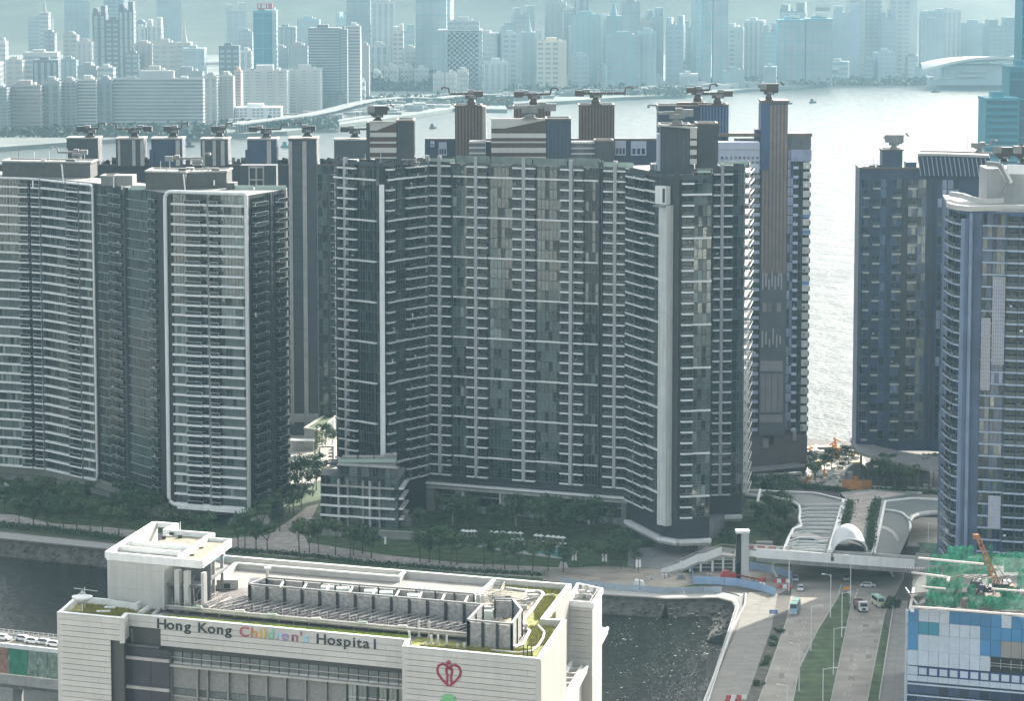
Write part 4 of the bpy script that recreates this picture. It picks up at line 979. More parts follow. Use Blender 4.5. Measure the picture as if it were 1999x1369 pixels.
for (x0_, x1_, yt) in ((916, 947, 276), (1114, 1161, 277)):
    a, c = C(x0_, yt, 1000), C(x1_, yt, 1000); B2.raw('roof_house', MB().box(a.x, c.x, a.y, a.y + 8, zt, a.z, conc_dk))
    for k in range(3): B2.raw('white_stripe', MB().box(a.x - .1, c.x + .1, a.y - .25, a.y, a.z - .5 - k * 1.7, a.z - k * 1.7, white_panel))
B2.raw('roof_house', MB().box(C(948, 279, 1001).x, C(958, 279, 1001).x, Sl.y + 3, Sl.y + 10, zt, C(948, 279, 1001).z, slate_wall))
rib_box(B2, 'roof_house', 1162, 1196, 276, 1004, 8, zt, slate_wall, slate_wall, 1.3)
pg = MATS['pale_green_glass']
pgl = mat('parapet_glass_dull', (.16, .20, .18), .15, var=.3, vscale=.3)
for (x0_, x1_, m, h_) in ((840, 890, pg, 1.2), (892, 958, pgl, 2.3), (960, 1040, pgl, 2.3), (1042, 1108, pgl, 2.2), (1110, 1172, pgl, 2.6), (1174, 1238, pg, 1.6)):
    a_, b_ = fs.u(x0_, 305), fs.u(x1_, 305); n = max(2, int((b_ - a_) / 2.4))
    for i in range(n): fs.put('parapet_glass', MB().box(0, (b_ - a_) / n - .06, -.1, 0, 0, h_, m).mesh('parapet_glass'), a_ + i * (b_ - a_) / n, zt + .05, .3)
    fs.put('parapet_base', MB().box(0, b_ - a_, -.35, .1, 0, .35, white_paint if m is pg else conc).mesh('parapet_base'), a_, zt - .3, .3)
# blue grey rear wing roofs between the cores
D2y = 935
Dw = Bld('apartment_block', 'rear block behind the centre slab showing only its pale roof storey between the brown cores', 'apartment building', (C(1000, 272, D2y).x, C(1000, 272, D2y).y, 0))
a, c = C(829, 274, D2y), C(1290, 274, D2y); Dw.raw('wall', MB().box(a.x, c.x, a.y + 2, a.y + 14, 0, a.z, blue_wall).box(a.x, c.x, a.y + 1.7, a.y + 2.2, a.z, a.z + .5, brown_rib))
for (x0_, x1_, y0_, y1_) in ((840, 848, 276, 287), (856, 872, 278, 304), (1201, 1222, 275, 304), (1232, 1262, 276, 304)):
    p_, q_ = C(x0_, y0_, D2y), C(x1_, y1_, D2y)
    Dw.raw('pale_bay', MB().box(p_.x, q_.x, a.y + 1.0, a.y + 2, q_.z, p_.z, mat('pale_blue_panel', (.42, .46, .54), .5, var=.1, rand=.1)))
    for k in range(3): Dw.raw('window', MB().box(p_.x + (q_.x - p_.x) * (.1 + .3 * k), p_.x + (q_.x - p_.x) * (.3 + .3 * k), a.y + .9, a.y + 1.05, q_.z + .5, q_.z + (p_.z - q_.z) * .5, glass_bl))
Dw.done()
# right corner tower roof
rib_box(B3, 'roof_house', 1290, 1347, 246, 1062, 12, zt, slate_wall, slate_wall, 1.1)
a, c = C(1347.5, 250, 1062), C(1360, 250, 1062); B3.raw('white_stack', MB().box(a.x, c.x, a.y - .5, a.y + 8, a.z - 10.5, a.z + .4, metal_dk))
for k in range(4): B3.raw('white_stripe', MB().box(a.x - .05, c.x + .05, a.y - .7, a.y + 8, a.z - 2.4 - k * 2.7 + (0 if k else -.6), a.z - .9 - k * 2.7 + (1.3 if k == 0 else 0), white_panel))
rib_box(B3, 'roof_house', 1361, 1400, 243, 1056, 10, zt, slate_wall, slate_wall, 1.2)
B3.raw('slant_roof', MB().bar(C(1283, 244, 1064), C(1362, 250, 1064), .8, white_panel, .5).bar(C(1285, 247, 1058), C(1360, 243, 1054), .8, white_panel, .5))
a, c = C(1284, 262, 1060), C(1290, 262, 1060); B3.raw('roof_house', MB().box(a.x, c.x - .1, a.y, a.y + 8, zt, a.z, mat('pale_blue_panel', (.42, .46, .54))))
a, c = C(1246, 308, 1058), C(1360, 308, 1070); B3.raw('plant_room', MB().box(a.x + 4, c.x, a.y + 2, a.y + 12, zt, zt + 2.4, conc_dk)); roof_junk(B3, (a.x + 1, c.x, a.y - 1, a.y + 1.5), zt, 12, 18, 1.6)
for f_ in (ga, gb, gc, gd): B3.raw('parapet', MB().bar(f_.P(0, zt + .6, .1), f_.P(f_.L, zt + .6, .1), .3, slate_wall, 1.2))
for (x0_, x1_, yb_) in ((1362, 1388, 1084), (1402, 1460, 1036)):
    a, c = C(x0_, 320, yb_), C(x1_, 320, yb_); B3.raw('parapet_glass', MB().box(a.x, c.x, a.y - .3, a.y - .1, zt + 1.25, zt + 2.4, pg))
crane(738, 235, 1014, 6, 8, 'boxy dark roof crane on the striped house', None, 'r', 1.2, .8, True)
crane(920, 205, 940, 42, 14, 'brown roof crane with long hooked jib on the left brown core', brown_wall, 'l', 2.2)
crane(1042, 205, 940, 30, 32, 'brown roof crane with hook raised right on the middle brown core', brown_wall, 'r', 2.0)
crane(1034, 231, 1002, 42, 40, 'heavy grey roof crane lying across the striped centre house', conc, 'l', 1.4, 1.2)
crane(1163, 204, 940, 32, 56, 'brown roof crane with the longest jib on the right brown core', brown_wall, 'r', 2.2)
crane(1322, 243, 1064, 38, 20, 'grey roof crane over the right corner tower with hook hanging left', conc, 'l', 1.6, 1.1)

# ---------------------------------------------------------------- D: brown cored tower to the right, and blue cores
YD = 930
D1 = Bld('apartment_tower', 'tower with tall brown ribbed core and lilac balconies left of the water gap', 'apartment building', (C(1520, 600, YD).x, C(1520, 600, YD).y, 0))
a, c = C(1440, 262, YD), C(1584, 262, YD); zD = c.z
D1.raw('wall', MB().box(a.x, c.x - .3, a.y + 1.2, a.y + 16, 6, zD - 2, dark_wall).box(C(1400, 262, YD).x, c.x, a.y + 1, a.y + 16, zD - .8, zD, conc).box(C(1535, 262, YD).x, c.x, a.y + .6, a.y + 1.3, zD - 5, zD - .8, conc_dk))
D1.raw('roof_edge', MB().box(C(1405, 262, YD).x, c.x + .3, a.y + .3, a.y + 1, zD - .8, zD + .3, brown_rib))
fd = Face(D1, (a.x, a.y + 1), (c.x, a.y + 1))
levD = [zD - 5 - 3.16 * (k + 1) for k in range(30)]
# core: brown top, dark lower part with plain panels
x0_, x1_ = fd.u(1484, 500), fd.u(1534, 500); zt_core = C(1500, 199, YD).z
fd.put('lift_core', MB().box(0, x1_ - x0_, -2.2, 10, 0, zt_core - 14, mat('core_slate', (.085, .085, .095), .5, var=.15)).mesh('lift_core'), x0_, 14)
for i in range(7):
    w_ = (x1_ - x0_) / 7
    fd.put('core_rib', MB().box(.15, w_ - .15, -.25, 0, 0, zt_core - 70, mat('core_brown', (.20, .15, .12), .5, var=.12, vscale=.4)).mesh('core_rib'), x0_ + i * w_, 69, 2.2)
fd.put('core_side', MB().box(0, 3.0, -2.5, 8, 0, zt_core - 104, mat('core_blue', (.04, .075, .16), .4)).mesh('core_side'), x0_ - .4, 103.5, -.02)
fd.put('core_cap', MB().box(-.4, x1_ - x0_ + .4, -2.8, 10, 0, .6, brown_rib).mesh('core_cap'), x0_, zt_core)
fd.put('core_shoulder', MB().box(0, 3.2, -.5, 6, 0, 10, blue_wall).mesh('core_shoulder'), fd.u(1474, 300), 107)
stripe_l = mat('core_stripe', (.42, .40, .40), .6)
for (zz, n, h_) in ((63.5, 7, 6), (44, 6, 5.5)):
    for i in range(n): fd.put('core_stripe', MB().box(0, .45, -.2, 0, 0, h_ - (i % 3) * 1.3, stripe_l).mesh('core_stripe'), x0_ + .6 + i * 7.2 / n, zz + (i % 2), 2.2)
pan = mat('core_panel', (.24, .22, .22), .6, rand=.25, var=.1)
for (zz, xs, w_, h_) in ((68, 1.2, 1.2, 2.6), (68, 5.8, 1.2, 2.6), (56, .8, 1.4, 3), (56, 2.6, 1.2, 3), (56, 5.6, 1.3, 3), (36, .2, 7.5, 3.4), (18.5, .2, 7.6, 2.6)):
    fd.put('core_panel', MB().box(0, w_, -.15, 0, 0, h_, pan).mesh('core_panel'), x0_ + xs, zz, 2.2)
for i in range(4): fd.put('core_panel', MB().box(0, 1.7, -.15, 0, 0, 13, pan).mesh('core_panel'), x0_ + .3 + i * 1.95, 22, 2.2)
li = mat('lilac_balcony', (.46, .48, .60), .5, rand=.12)
columns(fd, 500, levD, 3.16, [(1462, 1468, 'balc', {'m': white_panel, 'd': .9, 'h': .6}), (1468, 1482, 'balc', {'m': li, 'd': 1.2, 'h': 1.1, 'rail': 'none'}), (1536, 1547, 'glass', {'pal': 'lilac'}), (1547, 1556, 'balc', {'m': li, 'd': 1.2, 'h': .9, 'rail': 'none'}), (1557, 1564, 'glass', {'pal': 'dark'}),
     (1566, 1580, 'balc', {'m': mat('pale_panel', (.50, .50, .45), .6, rand=.12), 'd': .7, 'h': 2.2, 'rail': 'none'})])
for k, z in enumerate(levD): fd.put('window_hood', MB().box(0, .4, -1.2, -.2, 0, .4, conc_lt).box(.05, .35, -.9, -.2, .4, 1.4, metal_dk).mesh('window_hood'), fd.L - .3, z, .1)
for zz in (87.5, 82.2, 65): fd.put('blue_panel', MB().box(0, 2.4, -.1, 0, 0, 1.1, mat('blue_panel', (.10, .22, .45), .5)).mesh('blue_panel'), fd.u(1566, 470), zz, .9)
bw = mat('base_brown', (.10, .078, .075), .6, var=.2, vscale=.3)
D1.raw('base_wall', MB().box(a.x, c.x - .2, a.y + .2, a.y + 15, 0, 14, bw))
for i in range(18):
    D1.raw('base_panel', MB().box(a.x + rng.uniform(.3, 17), a.x + rng.uniform(18, 19), a.y + .05, a.y + .2, 0, .1, bw)) if False else None
    x = a.x + rng.uniform(1, 20); z = rng.uniform(9, 17); D1.raw('base_panel', MB().box(x, x + rng.uniform(1.2, 2.4), a.y + .02, a.y + .4, z, z + rng.uniform(2, 4.5), rng.choice([pan, bw, mat('base_panel_dark', (.07, .065, .07), .6)])))
D1.done()
# pale roof house at its left
pb = MATS['pale_blue_panel']
a, c = C(1403, 278, YD + 12), C(1483, 275, YD + 12)
D1.raw('pale_roof_house', MB().box(a.x, c.x, a.y, a.y + 9, zD - 12, a.z, pb).box(a.x - .2, c.x + .2, a.y - .4, a.y, a.z - 2.2, a.z - 1.9, white_panel))
for i in range(9):
    for j in range(2): D1.raw('window', MB().box(a.x + .8 + i * 1.45, a.x + 1.6 + i * 1.45, a.y - .12, a.y, a.z - 5.5 - j * 1.5, a.z - 4.6 - j * 1.5, glass_bl))
D1.raw('lilac_roof_screen', MB().box(C(1537, 275, YD).x, C(1576, 275, YD).x, a.y - 3, a.y - 2.6, zD - 8, zD - 4.2, glass_d))
g2 = Bld('apartment_tower', 'blue grey ribbed twin lift cores rising behind the right corner tower', 'apartment building', (C(1350, 400, 925).x, C(1350, 400, 925).y, 0))
rib_box(g2, 'lift_core', 1285, 1364, 208, 925, 12, 0, blue_wall, blue_wall, 1.3)
rib_box(g2, 'lift_core', 1366, 1421, 206, 925, 12, 0, blue_wall, blue_rib, 1.0)
a, c = C(1323, 201, 925), C(1382, 201, 925); g2.raw('roof_house', MB().box(a.x, c.x, a.y + 3, a.y + 8, C(1323, 208, 925).z, a.z, brown_wall))
g2.raw('mast', MB().tube([C(1366, 245, 900), C(1366, 190, 900)], .2, metal_md, 6)); g2.done()
crane(1362, 199, 925, 13, 22, 'dark box headed crane with curled hook on the left blue core', brown_wall, 'r', 2.4)
crane(1401, 203, 925, 30, 20, 'brown crane with block counterweight on the right blue core', brown_wall, 'l', 2.0)
crane(1501, 196, YD, 8, 10, 'small brown crane on the tall brown ribbed core', brown_wall, 'l', 2.6, .8, True)

# ---------------------------------------------------------------- E: dark tower right of the water gap
YE = 926
E = Bld('apartment_tower', 'dark bluish tower right of the bright water gap with scattered small balconies', 'apartment building', (C(1760, 600, YE).x, C(1760, 600, YE).y, 0))
a, c = C(1678, 329, YE), C(1800, 329, YE); zE = a.z
c2 = C(1935, 329, YE + 8); zb2 = C(1860, 355, YE + 4).z
E.raw('wall', MB().prism([(a.x, a.y), (c.x + 3, c.y - .5), (c2.x + 6, c2.y - 2), (206, c2.y - 4), (206, c2.y + 22), (a.x + 1, a.y + 22)], 8, zE, mat('tower_navy', (.024, .040, .082), .45, var=.3, vscale=.12), conc))  # right end stretched out of view so its shadow covers the deck
E.raw('coping', MB().bar((a.x - .2, a.y - .1, zE + .2), (c.x + 3, c.y - .6, zE + .2), .6, brown_rib, .5))
fe = Face(E, (a.x, a.y), (c.x + 3, c.y - .5)); ff = Face(E, (c.x + 3, c.y - .5), (c2.x + 6, c2.y - 2))
levE = [zE - 3.5 - 3.15 * (k + 1) for k in range(28)]
eb = {'d': 1.7, 'h': .65, 'm': conc_lt, 'every': 2}
columns(fe, 500, levE, 3.15, [(1680, 1693, 'glass', {'pal': 'blue'}), (1684, 1696, 'balc', dict(eb, off=1)), (1702, 1716, 'balc', dict(eb, off=0)), (1718, 1728, 'glass', {'pal': 'blue'}), (1740, 1758, 'balc', dict(eb, off=1)), (1741, 1757, 'glass', {'pal': 'blue', 'every': 2, 'off': 0}), (1770, 1788, 'balc', dict(eb, off=0, d=1.9)), (1771, 1787, 'glass', {'pal': 'blue', 'every': 2, 'off': 1}),
     (1729, 1731, 'wall', {'m': blue_wall, 'd': .5, 'name': 'pier'}), (1760, 1768, 'wall', {'m': metal_dk, 'd': .3, 'name': 'pier'}), (1790, 1806, 'glass', {'pal': 'blue', 'pane': 1.5}), (1815, 1819, 'wall', {'m': metal_dk, 'd': .5, 'name': 'pier'})])
fx = Face(E, (c2.x + 6.2, c2.y - 2), (206, c2.y - 4))  # windows and ledges for the unseen added end
for k, z in enumerate(levE):
    for i in range(6):
        if (i + k) % 2: fx.put('floor_edge', slab_mesh(3.4, 1.2, .6, conc_lt), 1.2 + i * fx.L / 6, z, .1)
        fx.put('window', window_mesh(4.2, 2.8, 3, 'blue', (i + k) % 9), .8 + i * fx.L / 6, z + .12, .14)
columns(ff, 500, levE, 3.15, [(1829, 1846, 'glass', {'pal': lambda k: 'lilac' if random.random() < .5 else 'blue', 'pane': 1.6}), (1848, 1870, 'glass', {'pal': lambda k: 'lilac' if random.random() < .4 else 'blue', 'pane': 1.6})])
rib_box(E, 'lift_core', 1723, 1762, 294, YE, 8, zE, blue_wall, blue_wall, 9)
crane(1745, 290, YE, 6, 8, 'pale small crane with curled top on the dark tower right of the gap', conc, 'l', 1.4, .8, True)
a_, c_ = C(1770, 317, YE), C(1790, 317, YE); E.raw('roof_house', MB().box(a_.x, c_.x, a_.y + 1, a_.y + 7, zE, a_.z, blue_wall))
roof_junk(E, (a.x + 1, a.x + 8, a.y + 1, a.y + 5), zE, 5, 31, 1.2)
E.raw('roof_rail', MB().tube([C(1687, 321, YE), C(1712, 321, YE)], .08, metal_md, 4).tube([C(1688, 321, YE), C(1688, 329, YE)], .08, metal_md, 4).tube([C(1711, 321, YE), C(1711, 329, YE)], .08, metal_md, 4))
# curved crown with pale slats
cr = MB(); sl_ = []
nn = 16; pts_b, pts_t = [], []
for i in range(nn + 1):
    u = i / nn; px = 1792 + u * 140
    yb__ = YE + 2 + 9 * u; top = C(px, 303 + 4 * u * u, yb__); bot = C(px + 6, 343 + 2 * u, yb__); pts_t.append(top); pts_b.append(Vector((bot.x, top.y + .9, bot.z)))
cr.grid([pts_b, pts_t], blue_wall); cr.grid([pts_t, [p + Vector((2, 16, .2)) for p in pts_t]], conc)
E.raw('crown_wall', cr)
for i in range(nn):
    a_, b_ = pts_b[i], pts_t[i]; t_ = (b_ - a_) * .92; E.raw('crown_slat', MB().bar(a_ + Vector((0, -.25, 0)), a_ + t_ + Vector((-.1, -.25, 0)), .28, mat('slat_pale', (.34, .38, .42), .5), .3))
cm = MB()
for i in range(nn): cm.bar(pts_t[i] + Vector((0, -.3, .2)), pts_t[i + 1] + Vector((0, -.3, .2)), .9, conc_lt, .8)
E.raw('crown_rim', cm)
cm = MB()
for i in range(nn): cm.bar(pts_t[i] + Vector((1, 1.3, 1.2)), pts_t[i + 1] + Vector((1, 1.3, 1.2)), .7, brown_rib, .4)
E.raw('crown_rail', cm); E.done()
p_ = C(1889, 300, YE + 8); E.raw('antenna', MB().tube([p_, p_ + Vector((0, 0, 6))], .07, metal_md, 4))
crane(1912, 297, YE + 6, 9, 20, 'grey crane with stubby jib on the curved crown', conc, 'r', 1.4, .8)
# curved canopy at its foot
cp_, pv_ = MB(), MB(); P1 = []; P2 = []
for i in range(17):
    u = i / 16; px = 1672 + u * 178; yy = 878 + 38 * math.sin(u * 1.35) ; d_ = C(px, 900, 905 + 28 * u); 
    a_ = C(px, yy + 4, 938 + 36 * u); P1.append(Vector((a_.x, a_.y, a_.z))); P2.append(Vector((a_.x, a_.y + 22, a_.z + 1.2)))
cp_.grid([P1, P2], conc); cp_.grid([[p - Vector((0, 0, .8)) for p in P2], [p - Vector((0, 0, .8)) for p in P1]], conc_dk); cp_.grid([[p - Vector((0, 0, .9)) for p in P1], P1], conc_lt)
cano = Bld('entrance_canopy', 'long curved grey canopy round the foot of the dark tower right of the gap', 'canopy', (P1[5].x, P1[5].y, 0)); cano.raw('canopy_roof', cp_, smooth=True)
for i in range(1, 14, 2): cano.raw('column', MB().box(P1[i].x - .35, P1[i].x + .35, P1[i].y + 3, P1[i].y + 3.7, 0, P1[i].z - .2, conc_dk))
cano.done()

# ---------------------------------------------------------------- F: near tower at the right edge
YF = 1226
Fb = Bld('apartment_tower', 'nearest right hand tower with white curved roof bands and a pale corner column', 'apartment building', (C(1940, 600, YF).x, C(1940, 600, YF).y, 0))
p0 = C(1846, 500, 1190); p1 = C(1872, 500, 1218); p2 = C(1894, 500, 1226); p3 = C(1922, 500, 1228); p4 = C(2075, 500, 1238)
zF = C(1900, 412, 1226).z
Fb.raw('wall', MB().prism([(p.x, p.y + .2) for p in (p0, p1, p2, p3, p4)] + [(p4.x, p4.y + 24), (p0.x + 2, p0.y + 22)], 0, zF, mat('tower_blue_grey', (.055, .095, .19), .45, var=.25, vscale=.15), conc))
Fb.raw('shade_wing', MB().prism([(p1.x + 4, p1.y + 18), (p4.x, p1.y + 18), (p4.x, 932), (128.5, 932)], 0, 98, MATS['tower_blue_grey'], conc))  # unseen wing added and shaped to shade the road and plaza
levF = [zF - 3.55 - 3.15 * k for k in range(32)]
F1, F2, F3, F4 = Face(Fb, p0, p1), Face(Fb, p1, p2), Face(Fb, p2, p3), Face(Fb, p3, p4)
pb2 = mat('balcony_grey', (.34, .40, .49), .6, rand=.1)
columns(F1, 500, levF, 3.15, [(1847, 1852, 'glass', {'pal': 'lilac'}), (1853, 1858, 'balc', {'m': pb2, 'd': 1.2}), (1860, 1871, 'balc', {'m': pb2, 'd': 1.4})])
columns(F2, 500, levF, 3.15, [(1872.5, 1885, 'balc', {'m': pb2, 'd': 1.3}), (1886, 1893, 'wall', {'m': mat('corner_column', (.19, .24, .34), .6, var=.15, stain=.2), 'd': 1.6, 'name': 'corner_column', 'z1': zF - 2})])
columns(F3, 500, levF, 3.15, [(1894, 1900, 'wall', {'m': MATS['corner_column'], 'd': 1.6, 'name': 'corner_column'}), (1900.5, 1917, 'wall', {'m': mat('flank', (.07, .095, .16), .5, var=.2), 'd': .2, 'name': 'flank_wall'})])
scr = lambda k: 'lilac' if (9 <= k <= 13) else 'blue'
columns(F4, 500, levF, 3.15, [(1918, 1936, 'glass', {'pal': 'blue'}), (1918, 1966, 'slab', {'d': .7, 'h': .35, 'm': pb2}), (1938, 1962, 'glass', {'pal': scr}), (1968, 1990, 'balc', {'m': pb2, 'd': 1.4}), (1991, 2010, 'balc', {'m': pb2, 'd': 1.4}), (2012, 2040, 'glass', {'pal': 'blue'}), (1966.5, 1968, 'wall', {'m': slate_wall, 'd': .9, 'name': 'pier'})])
# scaffold sheet screens: lilac lattice
for (x0_, x1_, y0_, y1_) in ((1939, 1962, 540, 710), (1931, 1954, 967, 1028), (1917, 1934, 620, 760)):
    ua, ub = F4.u(x0_, (y0_ + y1_) / 2), F4.u(x1_, (y0_ + y1_) / 2); za, zb2_ = F4.uz(x0_, y1_)[1], F4.uz(x0_, y0_)[1]; mb = MB(); w_, h_ = ub - ua, zb2_ - za
    mb.box(0, w_, -.06, 0, 0, h_, glass_d)
    n, m_ = 5, int(h_ / .95)
    for i in range(n + 1): mb.box(i * w_ / n - .07, i * w_ / n + .07, -.2, -.06, 0, h_, white_panel)
    for j in range(m_ + 1): mb.box(0, w_, -.22, -.08, j * h_ / m_ - .07, j * h_ / m_ + .07, white_panel)
    F4.put('lattice_screen', mb.mesh('lattice_screen'), ua, za, 1.1)
Fb.done()
# white curved roof bands
def band(pts_px, zt__, hh, m, nm, w_=1.0, yb=1226):
    P_ = [C(x, y, yb + o) for x, y, o in pts_px]; mb = MB()
    for i in range(len(P_) - 1):
        a_, b_ = P_[i], P_[i + 1]; d_ = (b_ - a_).normalized(); n_ = Vector((-d_.y, d_.x, 0)) * w_
        mb.hexa([(a_.x, a_.y, a_.z - hh), (b_.x, b_.y, b_.z - hh), (b_.x + n_.x, b_.y + n_.y, b_.z - hh), (a_.x + n_.x, a_.y + n_.y, a_.z - hh)], [a_, b_, b_ + n_, a_ + n_], m)
    Fb.raw(nm, mb)
band([(1847, 394, -30), (1852, 397, -10), (1866, 400, -2), (1890, 403, 2), (1920, 402, 4), (1960, 401, 4), (2080, 400, 8)], 0, 1.3, white_panel, 'roof_band')
band([(1853, 374, -30), (1875, 377, -12), (1893, 383, -6), (1915, 388, -4), (1945, 388, -4), (1960, 386, -4)], 0, 1.3, white_panel, 'roof_band', yb=1210)
Fb.raw('roof_slab', MB().prism([(p.x, p.y) for p in (p0, p1, p2, p3, p4)] + [(p4.x, p4.y + 24), (p0.x + 2, p0.y + 22)], zF + .02, zF + .8, conc_lt))
a_, c_ = C(1927, 330, 1200), C(2090, 330, 1200); Fb.raw('crown_house', MB().box(a_.x, c_.x, a_.y, a_.y + 14, zF + .8, C(1927, 322, 1200).z - 1, mat('crown_grey', (.33, .34, .33), .7, var=.1, stain=.15)))
def zig(pts, m, nm, d=1.6, hh=1.4):
    P_ = [C(x, y, 1204) for x, y in pts]; mb = MB()
    for i in range(len(P_) - 1): mb.bar(P_[i], P_[i + 1], d, m, hh, up=(0, 1, 0))
    Fb.raw(nm, mb)
zig([(1926, 319), (1950, 321), (1968, 356), (1958, 380)], metal_md, 'crown_shadow_frame', .9, 1.2)
zig([(1926, 320), (1952, 322), (1972, 358)], white_paint, 'crown_frame', 1.6, .9)
zig([(1966, 330), (2040, 332)], white_paint, 'crown_frame', 2.4, 1.5)
crane(1960, 316, 1196, 6, 8, 'dark crane behind the white zigzag crown', None, 'r', 1.2, .7, True)
crane(1999, 318, 1196, 6, 8, 'dark crane cut by the right edge above the near tower crown', None, 'r', 1.2, .8, True)

# ---------------------------------------------------------------- G: low block before the left corner tower
YG = 1046
G0, G1, G2 = C(626, 960, YG - 8), C(778, 960, YG + 2), C(789, 960, YG - 16)
zG = C(700, 912, YG).z
G = Bld('low_apartment_block', 'low seven storey block with wavy white ledges standing before the left corner tower', 'apartment building', (G0.x, G0.y, 0))
Gs = C(660, 940, YG - 6)
G.raw('wall', MB().prism([(G0.x, G0.y + .2), (G1.x, G1.y + .2), (G2.x, G2.y), (G2.x, G2.y + 10), (G0.x, G0.y + 14)], 0, zG - 4, dark_wall, conc).prism([(Gs.x, Gs.y + .4), (G1.x - 1, G1.y + .4), (G1.x - 1, G1.y + 12), (Gs.x, Gs.y + 12)], zG - 4.05, zG, slate_wall, conc))
fg, fh_ = Face(G, G0, G1), Face(G, G1, G2)
levG = [zG - 3.1 * (k + 1) - .3 for k in range(6)]
for k, z in enumerate(levG):
    xs = [(627, 646), (646, 660), (665, 682), (682, 706), (707, 720), (727, 742), (744, 762), (763, 777)]
    for (x0_, x1_) in xs:
        if k == 0 and x0_ < 660: continue
        ua, ub = fg.u(x0_, 960), fg.u(x1_, 960); fg.put('window', window_mesh(ub - ua, 2.6, max(1, int((ub - ua) / 1.2)), 'green' if x0_ in (682, 744, 763) else 'dark', random.randrange(4)), ua, z + .25, .14)
    if k in (2, 3, 4, 1):
        for j, (x0_, x1_, d_) in enumerate(((627, 645, .9), (645, 684, 1.3), (684, 707, .7), (707, 746, 1.3), (746, 772, .9))):
            ua, ub = fg.u(x0_, 960), fg.u(x1_, 960); fg.put('floor_edge', slab_mesh(ub - ua, d_, .5, white_paint if k > 1 else conc_lt), ua, z - .2, .15)
        fh_.put('floor_edge', slab_mesh(fh_.L, 1.4, .5), 0, z - .2, .1)
for x0_ in (661, 722): ua = fg.u(x0_, 960); fg.put('pier', MB().box(0, .6, -.9, 0, 0, zG - 6, lt_strip).mesh('pier'), ua, 1.5, .1)
for x0_ in (678, 708, 740): ua = fg.u(x0_, 960); fg.put('pier', MB().box(0, .6, -.5, 0, 0, zG - 6, conc).mesh('pier'), ua, 1.5, .1)
G.raw('cornice', MB().bar(Vector((Gs.x, Gs.y - .3, zG + .1)), Vector((G1.x, G1.y - .3, zG + .1)), 1.4, conc_lt, .6)); G.raw('glass_balustrade', MB().box(Gs.x, G1.x - 1, Gs.y + .6, Gs.y + .7, zG + .4, zG + 1.5, pg))
u_a = C(655, 885, YG - 40); u_b = C(742, 885, YG - 40); G.raw('upper_house', MB().box(u_a.x, u_b.x, Gs.y + 3, Gs.y + 10, zG, u_a.z, slate_wall, ).box(u_a.x - .4, u_b.x + .5, Gs.y + 2.5, Gs.y + 10.4, u_a.z, u_a.z + .5, conc))
for i, (x0_, x1_) in enumerate(((671, 698), (702, 730), (733, 752), (752, 776))):
    a_, c_ = C(x0_, 900, YG - 14), C(x1_, 900, YG - 14); G.raw('roof_unit', MB().box(a_.x, c_.x, a_.y - 6, a_.y - 3, zG + .1, zG + 2.0 + (i == 3) * .6, conc).box(a_.x - .1, c_.x + .1, a_.y - 6.1, a_.y - 2.9, zG + 2.0 + (i == 3) * .6, zG + 2.15 + (i == 3) * .6, conc_lt))
G.done()
# ================================================================== GROUND COVER, ROADS, DECKS
def sheet(name, pts, m, z=0.004, z0=None):
    P_ = [W(a, b, 0) for a, b in pts]
    mb = MB()
    if z0 is None: mb.poly([(p.x, p.y, z) for p in (P_ if sum(P_[i].x * P_[(i + 1) % len(P_)].y - P_[(i + 1) % len(P_)].x * P_[i].y for i in range(len(P_))) > 0 else reversed(P_))], m)
    else: mb.prism([(p.x, p.y) for p in P_], z0, z, m)
    return struct(name, mb)
pink_pave = mat('pink_paving', (.37, .33, .285), .9, var=.3, vscale=.35, bump=.6, bscale=2)
sand_m = mat('building_sand', (.30, .26, .21), .95, var=.3, vscale=.15, bump=.5, bscale=1)
sheet('garden_lawn', [(-500, 900), (-500, 1000), (0, 1036), (430, 1080), (800, 1116), (1180, 1145), (1300, 1150), (1440, 1140), (1540, 1100), (1560, 1000), (1440, 950), (560, 900)], grass, .004)
sheet('promenade', [(-400, 986), (0, 1039), (210, 1061), (430, 1083), (800, 1120), (1180, 1149), (1300, 1156), (1400, 1156), (1452, 1160), (1436, 1175), (1400, 1166), (1300, 1168), (1180, 1161), (800, 1131), (430, 1095), (210, 1072), (0, 1051), (-400, 1001)], conc_lt, .010)
sheet('stone_path', [(-400, 960), (0, 1004), (30, 1006), (100, 1022), (210, 1030), (300, 1040), (440, 1052), (520, 1046), (560, 1020), (600, 990), (622, 985), (600, 1030), (600, 1060), (760, 1085), (900, 1100), (1080, 1108), (1200, 1112), (1250, 1118), (1300, 1126), (1260, 1141), (1080, 1130), (900, 1119), (700, 1100), (500, 1082), (210, 1050), (0, 1028), (-400, 980)], pink_pave, .012)
sheet('rough_soil', [(1060, 1112), (1180, 1106), (1300, 1112), (1352, 1122), (1354, 1142), (1300, 1150), (1180, 1144), (1060, 1134)], sand_m, .016)
sheet('rough_soil', [(1352, 1106), (1440, 1104), (1545, 1108), (1548, 1148), (1515, 1162), (1440, 1144), (1355, 1140)], sand_m, .018)
sheet('paved_court', [(1226, 1072), (1360, 1064), (1440, 1072), (1400, 1096), (1300, 1112), (1225, 1106)], conc, .015)
sheet('side_path', [(566, 965), (640, 930), (655, 905), (600, 905), (566, 930)], pave, .014)
# sunlit court between the left block and the centre towers
sheet('court', [(562, 936), (662, 936), (662, 840), (562, 840)], mat('court_tile', (.36, .33, .27), .85, var=.2, vscale=.3), .02)
